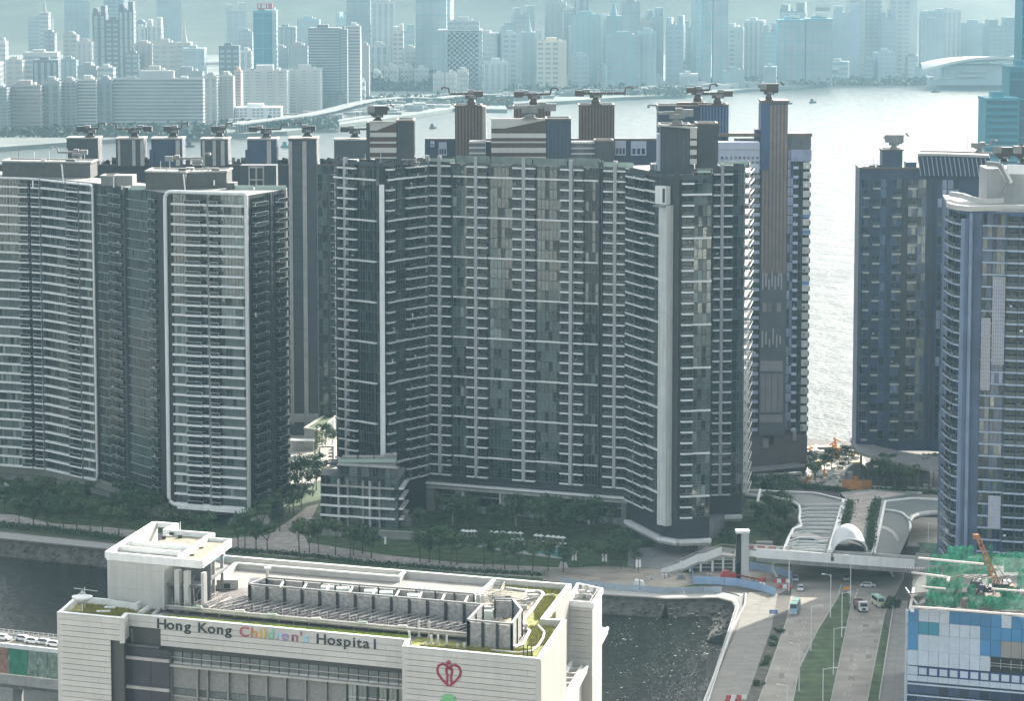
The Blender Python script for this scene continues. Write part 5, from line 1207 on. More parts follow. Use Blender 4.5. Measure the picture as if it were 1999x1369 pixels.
# road, median, pavements
sheet('road', [(1545, 1060), (1545, 1158), (1534, 1215), (1481, 1369), (1430, 1520), (1380, 1700), (1660, 1700), (1680, 1460), (1693, 1369), (1728, 1199), (1765, 1130), (1770, 1030), (1600, 1000)], asphalt, .02)
sheet('road', [(1772, 1120), (1770, 960), (1850, 960), (1900, 1000), (1900, 1100)], asphalt, .024)
sheet('median', [(1641, 1160), (1651, 1156), (1664, 1170), (1622, 1369), (1590, 1540), (1500, 1540), (1549, 1369), (1561, 1307), (1596, 1234)], grass, .16, 0)
sheet('right_verge', [(1728, 1200), (1734, 1242), (1715, 1369), (1690, 1520), (1668, 1520), (1694, 1369)], grass, .14, 0)
sheet('left_verge', [(1535, 1214), (1508, 1224), (1457, 1369), (1400, 1540), (1420, 1540), (1481, 1369)], mat('verge_dirt', (.10, .095, .07), .95, var=.5, vscale=.5, bump=1, bscale=1.5), .12, 0)
kb = MB()
def kerb(pts):
    P_ = [W(a, b) for a, b in pts]
    for i in range(len(P_) - 1): kb.bar(P_[i] + Vector((0, 0, .08)), P_[i + 1] + Vector((0, 0, .08)), .3, conc_lt, .2)
kerb([(1640.5, 1160), (1595, 1234), (1560, 1307), (1548, 1369), (1499, 1540)]); kerb([(1664.5, 1170), (1622.5, 1369), (1591, 1540)]); kerb([(1727, 1199), (1693, 1369), (1667, 1520)]); kerb([(1535.5, 1214), (1481.5, 1369), (1421, 1540)])
struct('kerb', kb)
mk = MB(); mark = mat('road_marking', (.62, .62, .58), .8, var=.2, vscale=1)
for (x0_, y0_, x1_, y1_, n) in ((1592, 1165, 1515, 1369, 22), (1694, 1165, 1654, 1369, 22)):
    a_, b_ = W(x0_, y0_), W(x1_, y1_)
    for i in range(n):
        p, q_ = a_.lerp(b_, i / n), a_.lerp(b_, (i + .22) / n); t_ = Vector((.07, 0, 0)); mk.poly([(p.x - .07, p.y, .026), (q_.x - .07, q_.y, .026), (q_.x + .07, q_.y, .026), (p.x + .07, p.y, .026)], mark)
for (x0_, y0_, x1_, y1_) in ((1643, 1140, 1637, 1160), (1675, 1150, 1668, 1172)):
    p, q_ = W(x0_, y0_), W(x1_, y1_); mk.poly([(p.x - .1, p.y, .026), (q_.x - .1, q_.y, .026), (q_.x + .1, q_.y, .026), (p.x + .1, p.y, .026)], mark)
struct('road_markings', mk)
pt_ = MB(); pm_ = [mat('asphalt_patch_dark', (.22, .20, .17), .9, var=.2), mat('asphalt_patch_pale', (.37, .34, .29), .9, var=.2), mat('tyre_wear', (.27, .245, .205), .85, var=.15)]
for i in range(34):
    v_ = rng.random(); y_ = 1172 + 190 * v_; x_ = rng.choice([1540 - 50 * v_, 1592 - 62 * v_, 1672 - 40 * v_, 1700 - 34 * v_]) + rng.uniform(0, 18) + 8; p = W(x_, y_); w_, l_ = rng.uniform(.5, 1.6), rng.uniform(2, 9); k_ = -l_ * .09 * (p.x / 100 + .4)
    pt_.poly([(p.x, p.y, .0225 + i * .00005), (p.x + w_, p.y, .0225 + i * .00005), (p.x + w_ - k_, p.y + l_, .0225 + i * .00005), (p.x - k_, p.y + l_, .0225 + i * .00005)], pm_[i % 3])
o = link('road_patches', pt_.mesh('road_patches')); o['kind'] = 'stuff'
# plaza of long paving slabs beside the canal
def slab_walk(name, Lp, Rp, m, step, zt_):
    """Lp, Rp: pixel polylines of left and right edge; rows of slabs with open joints"""
    L_, R_ = [W(a, b) for a, b in Lp], [W(a, b) for a, b in Rp]
    base = struct(name, MB().prism([(p.x, p.y) for p in L_] + [(p.x, p.y) for p in reversed(R_)], 0, zt_ - .05, conc_dk))
    def at(P_, y):
        for i in range(len(P_) - 1):
            a, b = P_[i], P_[i + 1]
            if min(a.y, b.y) <= y <= max(a.y, b.y): return a.lerp(b, (y - a.y) / (b.y - a.y)).x
        return None
    y = min(L_[0].y, R_[0].y)
    while True:
        y2 = y - step
        xs = [at(L_, y), at(R_, y), at(R_, y2 + .14), at(L_, y2 + .14)]
        if None in xs: break
        x0_, x1_, x2_, x3_ = xs
        for (f0_, f1_) in ((0, .5), (.5, 1)):
            a, b = x0_ + (x1_ - x0_) * f0_, x0_ + (x1_ - x0_) * f1_ - .06; c_, d_ = x3_ + (x2_ - x3_) * f1_ - .06, x3_ + (x2_ - x3_) * f0_
            part('paving_slab', MB().prism([(d_, y2 + .14), (c_, y2 + .14), (b, y), (a, y)], zt_ - .05, zt_, m), base)
        y = y2
slab_m = mat('slab_pale', (.24, .225, .19), .85, var=.1, vscale=.3, rand=.06)
slab_walk('canal_plaza', [(1462, 1158), (1440, 1225), (1381, 1369), (1310, 1560)], [(1519, 1158), (1507, 1226), (1457, 1369), (1398, 1560)], slab_m, 2.15, .15)
slab_walk('side_pavement', [(1745, 1175), (1735, 1242), (1716, 1369), (1692, 1560)], [(1772, 1175), (1772, 1242), (1772, 1369), (1772, 1560)], mat('slab_dull', (.25, .235, .205), .85, var=.1, vscale=.3, rand=.06), 2.3, .15)
# quay edge wall with rails
qw = MB(); Q = [W(1427, 1176), W(1434, 1190), W(1423, 1225), W(1376, 1369), W(1300, 1560)]
for i in range(4): qw.bar(Q[i] + Vector((.5, 0, .3)), Q[i + 1] + Vector((.5, 0, .3)), .7, conc_lt, .6)
Q2 = [W(1459, 1163), W(1457, 1185), W(1446, 1205), W(1436, 1226), W(1380, 1369), W(1308, 1560)]
for i in range(5): qw.bar(Q2[i] + Vector((-.4, 0, .35)), Q2[i + 1] + Vector((-.4, 0, .35)), .45, white_panel, .7)
struct('quay_wall', qw)
t = thing('quay_railing', 'double pale pipe railing running down the canal edge beside the plaza', 'railing', Q[2])
for k in range(2):
    mb = MB()
    for i in range(4): mb.tube([Q[i] - Q[2] + Vector((1.1, 0, .7 + k * .5)), Q[i + 1] - Q[2] + Vector((1.1, 0, .7 + k * .5))], .06, white_paint, 5)
    part('rail', mb, t)
for i in range(40):
    p = Q[2].lerp(Q[4], i / 40); part('post', MB().box(-.05, .05, -.05, .05, .5, 1.25, white_paint), t, loc=p - Q[2] + Vector((1.1, 0, 0)))
sheet('quay_walk', [(1428, 1172), (1460, 1160), (1456, 1187), (1436, 1226), (1380, 1369), (1308, 1560), (1300, 1560), (1376, 1369), (1424, 1225), (1434, 1190)], conc, .03)
# curved ramp landing at the canal corner
t = thing('landing_ramp', 'dark curved steps with white side wall at the canal corner', 'steps', W(1410, 1165))
o_ = W(1410, 1165); c1_ = []
for i in range(9):
    u = i / 8; p = W(1411 + 33 * u, 1157 + 5 * u * u + 3 * u, 0) - o_; c1_.append(p)
mb = MB(); mb.grid([[p + Vector((-1, -6 + i * .3, -3.0)) for i, p in enumerate(c1_)], [p + Vector((0, 0, .25)) for p in c1_]], conc_dk); part('ramp', mb, t)
mb = MB()
for i in range(8): mb.bar(c1_[i] + Vector((-1, -6 + i * .3, -2.8)), c1_[i + 1] + Vector((-1, -5.7 + i * .3, -2.8)), .4, white_panel, 1.4)
part('side_wall', mb, t)

# ------------------------------------------------------------------ trees
def make_tree(seed, h=9.0, r=3.6, n=620, m=None, trunk_h=.36, flat=.62):
    rr = random.Random(seed); m = m or leafm
    blobs = [(Vector((rr.gauss(0, r * .38), rr.gauss(0, r * .38), h * (trunk_h + .16 + rr.random() * .40))), r * rr.uniform(.35, .62)) for _ in range(9)]
    mb = MB()
    for _ in range(n):
        c_, br = rr.choice(blobs); d_ = Vector((rr.gauss(0, 1), rr.gauss(0, 1), rr.gauss(0, 1))).normalized()
        p = c_ + Vector((d_.x, d_.y, d_.z * flat)) * br * rr.uniform(.55, 1.05)
        s_ = rr.uniform(.22, .5); a = (d_.cross(Vector((rr.gauss(0, 1), rr.gauss(0, 1), rr.gauss(0, 1)))) + d_ * rr.uniform(-.5, .5)).normalized(); b = a.cross(d_).normalized()
        mb.poly([p - a * s_, p - b * s_ * .6, p + a * s_, p + b * s_ * .6], m)
    cr = mb.mesh('crown')
    tb = MB().tube([(0, 0, -.1), (.05, 0, h * trunk_h * .6), (.1, .05, h * (trunk_h + .05))], .2, bark, 6, r2=.13)
    for _ in range(6):
        c_, br = rr.choice(blobs); tb.tube([(.08, .04, h * trunk_h * rr.uniform(.8, 1.05)), (c_.x * .5, c_.y * .5, (h * trunk_h + c_.z) / 2), (c_.x, c_.y, c_.z)], .11, bark, 4, r2=.03)
    return cr, tb.mesh('trunk')
TREES = [make_tree(i, 9 + i % 3, 3.3 + .35 * (i % 3), 640 + 60 * i, leafm if i % 2 else leafm2) for i in range(6)]
BUSH = [make_tree(40 + i, 3.2, 2.4, 380, leafm if i % 2 else leafm2, .05, .7) for i in range(4)]
def tree_at(p, label, group, s=1.0, protos=TREES, name='tree', cat='tree', z=0.0):
    cr, tr = rng.choice(protos)
    t = thing(name, label, cat, (p.x, p.y, z), rng.uniform(0, 6.28), group); t.scale = (s * rng.uniform(.9, 1.12), s * rng.uniform(.9, 1.12), s * rng.uniform(.88, 1.1))
    link('crown', cr, t); link('trunk', tr, t); return t
def row(pts, desc, group, s=1.0, **k):
    for i, (a, b) in enumerate(pts):
        o_ = ordn[i]
        tree_at(W(a, b), '%s tree from the left %s' % (o_, desc), group, s, **k)
row([(-30, 1026), (37, 1031), (66, 1033), (92, 1036), (124, 1039), (150, 1041), (176, 1042), (200, 1046), (232, 1052)], 'in the shaded canal row left of the hospital penthouse', 'trees of the left promenade row')
row([(345, 1062), (375, 1064), (405, 1068), (465, 1071), (478, 1073), (500, 1075), (522, 1074)], 'in the promenade row above the hospital roof ridge', 'trees of the middle promenade row')
row([(584, 1079), (604, 1081), (622, 1080), (655, 1084), (684, 1088), (690, 1085), (725, 1091), (708, 1082)], 'on the pinkish promenade before the low block', 'trees before the low block')
row([(820, 1098), (838, 1099), (858, 1101), (880, 1104), (892, 1103), (945, 1106), (962, 1107), (985, 1112), (1012, 1114), (1040, 1115), (1070, 1116), (1100, 1118)], 'on the dark promenade before the swimming pool', 'trees before the pool')
row([(1128, 1106), (1150, 1104), (1172, 1109), (1192, 1107), (1212, 1111), (1238, 1112)], 'beside the rough soil right of the pool', 'small trees right of the pool', s=.72)
def cloud_trees(n, poly, desc, group, s=1.0, seed=1, size_words=('tall', 'round', 'leaning', 'bushy', 'slim')):
    r_ = random.Random(seed); xs = [p[0] for p in poly]; ys = [p[1] for p in poly]; c_ = 0; tries = 0
    def inside(x, y):
        k = False; j = len(poly) - 1
        for i in range(len(poly)):
            if (poly[i][1] > y) != (poly[j][1] > y) and x < (poly[j][0] - poly[i][0]) * (y - poly[i][1]) / (poly[j][1] - poly[i][1]) + poly[i][0]: k = not k
            j = i
        return k
    pl = []
    while c_ < n and tries < 8000:
        tries += 1; x, y = r_.uniform(min(xs), max(xs)), r_.uniform(min(ys), max(ys))
        if inside(x, y) and all(abs(x - a) > 13 or abs(y - b) > 5 for a, b in pl): pl.append((x, y)); c_ += 1
    for i, (x, y) in enumerate(sorted(pl)): tree_at(W(x, y), '%s tree from the left %s' % (ordn[i], desc), group, s * r_.uniform(.8, 1.1))
cloud_trees(24, [(-60, 960), (60, 975), (330, 1005), (340, 1035), (200, 1030), (-60, 1010)], 'in the dark garden under the white framed block', 'garden trees under the left block', 1.0, 1)
cloud_trees(12, [(500, 1018), (560, 1000), (600, 950), (622, 940), (622, 980), (575, 1020), (540, 1045), (505, 1050)], 'in the grove between the left block and the low block', 'trees of the grove in the gap', 1.15, 2)
cloud_trees(20, [(810, 1030), (830, 1010), (1000, 1025), (1180, 1035), (1225, 1050), (1225, 1070), (1000, 1052), (880, 1042), (815, 1060)], 'in the belt between the slab columns and the pool', 'trees behind the pool', 1.15, 3)
cloud_trees(10, [(1195, 1075), (1228, 1075), (1228, 1098), (1195, 1100)], 'beside the grey court left of the stairs', 'small trees beside the court', .7, 4)
cloud_trees(12, [(1462, 985), (1530, 985), (1535, 1040), (1470, 1040)], 'in the dark grove left of the ribbed deck', 'trees left of the ribbed deck', 1.1, 5)
cloud_trees(6, [(1486, 1055), (1525, 1050), (1525, 1070), (1490, 1072)], 'behind the footbridge parapet left of the deck', 'trees behind the footbridge', .7, 6)
cloud_trees(11, [(1715, 940), (1840, 940), (1840, 962), (1770, 968), (1715, 958)], 'in the dark belt under the curved canopy', 'trees under the canopy', 1.0, 7)
cloud_trees(7, [(1575, 905), (1650, 905), (1650, 945), (1580, 945)], 'among the sunlit works near the orange crane', 'trees in the sunlit works', .8, 8)
def hedge(px_pts, w, h, label, m=leafm, dens=26, z0=0.0, group=None):
    P_ = [W(a, b, z0) for a, b in px_pts]; r_ = random.Random(int(px_pts[0][0])); mb = MB(); o_ = P_[0]
    for i in range(len(P_) - 1):
        a, b = P_[i], P_[i + 1]; L_ = (b - a).length
        for _ in range(int(L_ * dens * max(1, w / 2))):
            p = a.lerp(b, r_.random()) - o_ + Vector((r_.gauss(0, w * .28), r_.gauss(0, w * .28), abs(r_.gauss(h * .5, h * .28)))); s_ = r_.uniform(.18, .4)
            a1 = Vector((r_.gauss(0, 1), r_.gauss(0, 1), r_.gauss(0, .8))).normalized(); b1 = a1.cross(Vector((r_.gauss(0, 1), r_.gauss(0, 1), r_.gauss(0, 1)))).normalized(); mb.poly([p - a1 * s_, p - b1 * s_ * .7, p + a1 * s_, p + b1 * s_ * .7], m)
    me = mb.mesh('hedge'); o = link('hedge', me, None, o_); tag(o, label, 'hedge', group); return o
hedge([(-60, 1022), (100, 1037), (200, 1050), (240, 1055)], 4, 1.4, 'low dark hedge along the left canal promenade', dens=30)
hedge([(440, 1076), (560, 1084), (700, 1100), (900, 1116), (1060, 1125)], 3, 1.1, 'long low hedge between stony path and canal promenade', dens=28)
hedge([(1228, 1062), (1300, 1066), (1390, 1060), (1436, 1058)], 5, 1.6, 'clipped green hedge under the wavy right corner tower', dens=18, m=leafm2)
hedge([(1396, 1046), (1432, 1052), (1440, 1064)], 6, 2, 'dark shrubs behind the lift tower', dens=16)
hedge([(840, 1058), (940, 1064)], 8, 2.2, 'dark shrubs left of the pool terrace', dens=28)
hedge([(60, 985), (160, 1000), (260, 1012)], 9, 2.2, 'broad dark shrub bank in the garden of the left block', dens=20)
hedge([(1465, 945), (1560, 952), (1650, 962)], 5, 1.6, 'dark hedge strip above the ribbed deck', dens=30)
hedge([(1700, 960), (1850, 966)], 4, 1.4, 'dark hedge strip above the right deck', dens=30)
# pool terrace
sheet('pool_terrace', [(900, 1050), (1040, 1056), (1110, 1066), (1132, 1078), (1095, 1092), (1000, 1080), (905, 1064)], conc_lt, .024)
sheet('pool_water', [(1030, 1066), (1096, 1072), (1113, 1081), (1090, 1088), (1010, 1074)], mat('pool_turquoise', (.12, .36, .30), .08), .036)
par = None
cx_ = [(904, 1050), (912, 1051), (920, 1051), (926, 1051), (958, 1052), (970, 1053), (982, 1053), (996, 1054), (1005, 1055), (1016, 1055), (1047, 1059), (1056, 1060), (1070, 1061), (1080, 1062), (1090, 1063), (1099, 1064)]
lab_p = ['small white parasol %s on the pool terrace' % w for w in ('at the far left end', 'second from the left', 'third from the left', 'fourth from the left', 'fifth from the left', 'sixth from the left', 'seventh from the left', 'eighth from the left', 'ninth from the left', 'tenth from the left', 'first above the turquoise water', 'second above the turquoise water', 'third above the turquoise water', 'fourth above the turquoise water', 'fifth above the turquoise water', 'at the far right end')]
for i, (a, b) in enumerate(cx_):
    if par is None:
        par = thing('parasol', lab_p[0], 'parasol', W(a, b), 0, 'parasols round the pool')
        part('canopy', MB().lathe([(1.0, 2.0), (.95, 2.1), (.1, 2.6)], white_paint, 8), par); part('pole', MB().box(-.04, .04, -.04, .04, 0, 2.1, white_paint), par); part('lounger', MB().box(-.9, -.2, -1, .9, .3, .45, white_paint).box(.3, 1, -1, .9, .3, .45, white_paint), par)
    else: dup(par, W(a, b), 0, lab_p[i])
for i, (a, b) in enumerate(((884, 1026), (1008, 1028))):
    p = W(a, b); t = thing('garden_ornament', ['white curled sculpture among the trees left of the pool', 'white shell shaped pavilion among the trees above the pool'][i], 'sculpture', p)
    part('shell', MB().lathe([(1.5, 6.5), (1.3, 7.6), (.6, 8.2), (.1, 8.4)], white_paint, 10), t, True); part('stem', MB().lathe([(.3, 0), (.2, 6.5)], conc_lt, 8), t)
for i, (a, b) in enumerate(((1121, 1104), (1180, 1106), (1246, 1118), (755, 1072))):
    p = W(a, b); t = thing('lamp_box', ['white twin panel lamp left among small trees by the soil', 'white twin panel lamp in the middle of the small trees', 'white twin panel lamp right of the small trees', 'single pale lamp post beside the low block hedge'][i], 'lamp', p)
    part('pole', MB().box(-.08, .08, -.08, .08, 0, 2.4, metal_dk), t); part('panel', MB().box(-.75, -.12, -.15, .15, 1.4, 3.6, white_paint), t)
    if i < 3: part('panel', MB().box(.12, .75, -.15, .15, 1.4, 3.6, white_paint), t)
# podium wall right of the low block
t = thing('garden_podium', 'grey green low podium wall before the low block with rounded rock feature', 'retaining wall', W(640, 1050))
o_ = W(640, 1050); a_, b_ = W(628, 1046) - o_, W(836, 1056) - o_
part('wall', MB().prism([(a_.x, a_.y), (b_.x, b_.y), (b_.x, b_.y + 16), (a_.x, a_.y + 16)], 0, 2.3, conc, grass), t); part('coping', MB().bar((a_.x, a_.y, 2.4), (b_.x, b_.y, 2.4), .5, conc_lt, .3), t)
p = W(790, 1040) - o_; part('rock_feature', MB().lathe([(2.6, 2.3), (2.8, 4), (1.9, 5.4), (.6, 5.8)], conc, 9, p.x, p.y), t)
# left garden structures: curved path edges
for (pts, nm, lab) in (([(-20, 945), (8, 943), (18, 951), (12, 958), (-20, 962)], 'planter_ring', 'white rimmed curved planter at the left edge below the block'), ([(-20, 969), (40, 972), (86, 977), (87, 986)], 'garden_wall', 'thin white garden wall at the left edge')):
    P_ = [W(a, b, 1.5) for a, b in pts]; mb = MB()
    for i in range(len(P_) - 1): mb.bar(P_[i] - P_[0], P_[i + 1] - P_[0], .5, white_panel, .6); mb.bar(P_[i] - P_[0] - Vector((0, 0, .9)), P_[i + 1] - P_[0] - Vector((0, 0, .9)), .3, conc, 1.2)
    o = link(nm, mb.mesh(nm), None, P_[0]); tag(o, lab, 'garden wall')
t = thing('gatehouse', 'small pale hut with roof slab at the right foot of the white framed block', 'hut', W(505, 1030))
part('wall', MB().box(-2.5, 3.5, 0, 4, 0, 3.4, conc_lt).box(-9, -2.6, 1, 4, 0, 2.6, conc), t); part('roof', MB().box(-3, 4, -.5, 4.5, 3.4, 3.7, white_panel), t)
# low garden houses in the sunlit gap
t = thing('garden_house', 'sunlit low annexe with planted green roof between left and centre towers', 'building', W(625, 878))
o_ = W(625, 878)
def q_at(px, py, z): return W(px, py, z) - o_
gz = 6.5
pp = [q_at(594, 838, gz), q_at(620, 842, gz), q_at(655, 816, gz), q_at(642, 808, gz)]
part('wall', MB().prism([(p.x, p.y) for p in pp], 0, gz, cream_wall, grass), t)
mb = MB()
for i in range(4): mb.bar(pp[i] + Vector((0, 0, .3)), pp[(i + 1) % 4] + Vector((0, 0, .3)), .6, cream_wall, .6)
part('parapet', mb, t)
for i in range(6):
    a_ = pp[1].lerp(pp[2], .25 + i * .12); part('pilaster', MB().box(a_.x - .3, a_.x + .3, a_.y - .5, a_.y - .1, 0, gz, white_paint), t)
part('green_wall', leaf_mass(260, lambda r: ((pp[1].x + r.uniform(-1, 2.4), pp[1].y + r.uniform(-1.2, .2), r.uniform(.5, gz)), 0), .4, mat('leaf_lime', (.14, .19, .04), .7, var=.3), 5), t, stuff=True)
t = thing('garden_canopy', 'white flat canopy on thin posts in the sunlit gap', 'canopy', W(592, 880))
part('roof', MB().box(-4.5, 4, -2, 3, 3.6, 3.9, white_paint), t)
for x_ in (-4.2, 3.6): part('post', MB().box(x_, x_ + .2, -1.8, -1.6, 0, 3.6, white_paint), t)
t = thing('skylight_roof', 'pale curved glazed roof with white ribs at the foot of the sunlit gap', 'canopy', W(592, 905)); o_ = W(592, 905)
rows = [[W(566 + i * 12, 894, 5.0) - o_ for i in range(6)], [W(562 + i * 12, 916, 2.0) - o_ for i in range(6)]]
part('glazing', MB().grid(rows, MATS['pale_green_glass']), t)
for i in (1, 5): part('rib', MB().bar(rows[0][i] + Vector((0, 0, .2)), rows[1][i] + Vector((0, 0, .2)), .6, white_paint, .4), t)
part('edge', MB().bar(rows[0][0] + Vector((0, 0, .2)), rows[0][5] + Vector((0, 0, .2)), .7, white_paint, .5), t)
t = thing('stair_hood', 'narrow open concrete stair hood left of the low block', 'stair house', W(640, 912))
part('side_wall', MB().box(-3, -2.3, -2, 4, 0, 7, cream_wall), t); part('side_wall', MB().box(1.6, 2.2, -2, 4, 0, 7, cream_wall), t); part('roof', MB().box(-3, 2.2, -2, -1.2, 7, 7.5, cream_wall), t)
for i in range(5): part('step', MB().box(.2, 1.5, -1, 2, 1 + i * 1.2, 1.3 + i * 1.2, cream_wall), t)
row([(636, 872), (648, 880), (575, 944), (600, 940), (618, 938), (590, 950)], 'in the sunlit gap between left and centre towers', 'trees of the sunlit gap', s=.9)

# ------------------------------------------------------------------ decks over the road
ZD = 8.0
deck_m = mat('deck_roof', (.085, .105, .10), .6, var=.12, vscale=.15)
def deck(name, pts, label):
    P_ = [W(a, b, ZD) for a, b in pts]; o_ = Vector((P_[0].x, P_[0].y, 0))
    t = thing(name, label, 'deck', o_)
    part('roof_sheet', MB().prism([(p.x - o_.x, p.y - o_.y) for p in P_], ZD - 1.2, ZD, conc_dk, deck_m), t)
    return t, o_
tl, ol = deck('noise_deck', [(1455, 957), (1540, 960), (1594, 964), (1650, 977), (1619, 1080), (1529, 1078), (1536, 1056), (1546, 1034), (1560, 1018), (1563, 1004), (1561, 990), (1545, 978), (1510, 970), (1455, 967)], 'grey left road deck with many white ribs beside the planted walk')
rib = white_paint
def L(p, q, z=ZD + .25, o_=None, w=.45, nm='rib', t=None, h=.5):
    a, b = W(*p, z) - o_, W(*q, z) - o_; part(nm, MB().bar(a, b, w, rib, h), t)
ribs_l = [((1563, 987), (1571, 986), (1641, 985)), ((1563, 996), (1580, 993), (1638, 993)), ((1561, 1004), (1578, 1001), (1636, 1001)), ((1560, 1010), (1576, 1007), (1633, 1008)), ((1558, 1018), (1575, 1015), (1630, 1015)), ((1556, 1026), (1576, 1022), (1628, 1023)),
          ((1546, 1034), (1575, 1030), (1625, 1031)), ((1540, 1046), (1570, 1038), (1622, 1039)), ((1537, 1058), (1562, 1050), (1618, 1052)), ((1534, 1064), (1560, 1057), (1615, 1059)), ((1532, 1069), (1552, 1063), (1613, 1065)), ((1530, 1073), (1550, 1069), (1612, 1070)), ((1529, 1078), (1548, 1074), (1610, 1075))]
for (a, b, c_) in ribs_l: part('rib', MB().bar(W(*a, ZD + .1) - ol, W(*b, ZD + .5) - ol, .42, rib, .45).bar(W(*b, ZD + .5) - ol, W(*c_, ZD + .5) - ol, .42, rib, .45), tl)
edge_l = [(1455, 957), (1590, 963), (1649, 977)]; L(edge_l[0], edge_l[1], o_=ol, t=tl, nm='edge_beam', w=.8); L(edge_l[1], edge_l[2], o_=ol, t=tl, nm='edge_beam', w=.8)
L((1648, 977), (1619, 1080), o_=ol, t=tl, nm='edge_beam', w=1.3)
cv = [(1455, 967), (1510, 971), (1543, 978), (1560, 988), (1562, 1000), (1560, 1012), (1564, 1027), (1548, 1034), (1537, 1056), (1529, 1078)]
part('curved_edge', MB().tube([W(a, b, ZD + .3) - ol for a, b in cv], .45, rib, 6), tl)
part('cross_beam', MB().bar(W(1484, 956, ZD + .4) - ol, W(1479, 980, ZD + .4) - ol, .7, rib, .5), tl)
part('rooflight', MB().poly([tuple(W(a, b, ZD + .5) - ol) for a, b in ((1543, 1044), (1580, 1040), (1618, 1054), (1610, 1060), (1575, 1049), (1545, 1050))], conc_lt), tl)
part('side_glazing', MB().grid([[W(1536 + i * 2.5, 1062 - i * 5.5, ZD) - ol for i in range(8)], [W(1526 + i * 2.5, 1075 - i * 5.5, 1) - ol for i in range(8)]], mat('deck_side', (.16, .18, .175), .4)), tl)
tr_, orr = deck('noise_deck', [(1727, 979), (1780, 973), (1860, 977), (1860, 1004), (1800, 1003), (1783, 1008), (1776, 1018), (1777, 1035), (1772, 1050), (1757, 1082), (1706, 1082)], 'grey right road deck with a curved white rim before the near tower')
L((1726, 979), (1705, 1084), o_=orr, t=tr_, nm='edge_beam', w=1.3); L((1726, 979), (1780, 973), o_=orr, t=tr_, nm='edge_beam', w=.7); L((1780, 973), (1860, 977), o_=orr, t=tr_, nm='edge_beam', w=.7)
part('curved_edge', MB().tube([W(a, b, ZD + .3) - orr for a, b in ((1726, 996), (1745, 998), (1762, 1003), (1774, 1013), (1777, 1025), (1776, 1036))], .4, rib, 6), tr_)
part('curved_edge', MB().tube([W(a, b, ZD + .5) - orr for a, b in ((1775, 1018), (1780, 1010), (1792, 1005), (1815, 1002), (1860, 1001))], .7, white_panel, 6), tr_)
part('rooflight', MB().grid([[W(a, b, ZD + .1) - orr for a, b in ((1720, 1026), (1732, 1029), (1744, 1036), (1752, 1046), (1756, 1056))], [W(a, b, ZD + .1) - orr for a, b in ((1719, 1032), (1730, 1035), (1741, 1042), (1748, 1052), (1752, 1058))]], conc_lt), tr_)
# planted walk between the decks
wk, ow = deck('planted_walk', [(1652, 977), (1640, 962), (1700, 955), (1790, 962), (1725, 978), (1702, 1088), (1622, 1088)], 'raised pinkish promenade between two grey decks')
part('paving', MB().poly([tuple(W(a, b, ZD + .01) - ow) for a, b in ((1662, 1086), (1655, 1040), (1666, 1000), (1664, 980), (1645, 966), (1700, 958), (1768, 965), (1712, 975), (1698, 1000), (1686, 1035), (1690, 1086))][::-1], pink_pave), wk)
for k, (a, b, c_, d_) in enumerate(((1653, 977, 1624, 1084), (1724, 980, 1703, 1084))):
    part('planter_wall', MB().bar(W(a, b, ZD + .6) - ow, W(c_, d_, ZD + .6) - ow, .3, metal_md, 1.2), wk)
hedge([(1659, 985), (1656, 1000), (1648, 1030)], 2.6, 1.8, 'leafy planting left of the raised pinkish walk', z0=ZD, dens=22)
hedge([(1713, 980), (1708, 992), (1702, 1015), (1700, 1045), (1700, 1075)], 2.4, 1.8, 'leafy planting right of the raised pinkish walk', z0=ZD, dens=22)
def person(px, py, z, label, shirt, trousers):
    p = W(px, py, z); t = thing('person', label, 'person', p)
    me = bpy.data.meshes.new('body'); V_ = [(0, 0, .92), (0, 0, 1.2), (0, 0, 1.42), (0, 0, 1.52), (0, 0, 1.68), (.19, 0, 1.40), (.25, .03, 1.12), (.24, -.08, .88), (-.19, 0, 1.40), (-.25, -.03, 1.12), (-.24, .1, .88), (.09, 0, .88), (.11, -.1, .48), (.11, .0, .06), (.11, -.13, .04), (-.09, 0, .88), (-.11, .12, .48), (-.11, .2, .07), (-.11, .08, .04)]
    E_ = [(0, 1), (1, 2), (2, 3), (3, 4), (2, 5), (5, 6), (6, 7), (2, 8), (8, 9), (9, 10), (0, 11), (11, 12), (12, 13), (13, 14), (0, 15), (15, 16), (16, 17), (17, 18)]
    me.from_pydata(V_, E_, []); R_ = [.15, .14, .15, .06, .10, .06, .05, .035, .06, .05, .035, .09, .065, .045, .04, .09, .065, .045, .04]
    o = bpy.data.objects.new('body', me); COL.objects.link(o); md = o.modifiers.new('s', 'SKIN')
    for i, r_ in enumerate(R_): me.skin_vertices[0].data[i].radius = (r_, r_ * .8)
    me.skin_vertices[0].data[0].use_root = True
    o.modifiers.new('u', 'SUBSURF').levels = 1
    dg = bpy.context.evaluated_depsgraph_get(); m2 = bpy.data.meshes.new_from_object(o.evaluated_get(dg)); bpy.data.objects.remove(o)
    m2.materials.clear()
    for m in (shirt, trousers, skin_m, metal_dk): m2.materials.append(m)
    for f in m2.polygons: z_ = f.center.z; f.material_index = 3 if z_ > 1.66 else 2 if z_ > 1.5 or (abs(f.center.x) > .2 and z_ < 1.05) else 0 if z_ > .92 else 1
    m2.name = 'body'; link('body', m2, t)
person(1675, 984, ZD, 'lone walker in dark clothes on the raised pinkish walk', metal_dk, rubber)
for i, (a, b, c_) in enumerate(((1530, 1268, white_panel), (1722, 1188, metal_dk))): pass
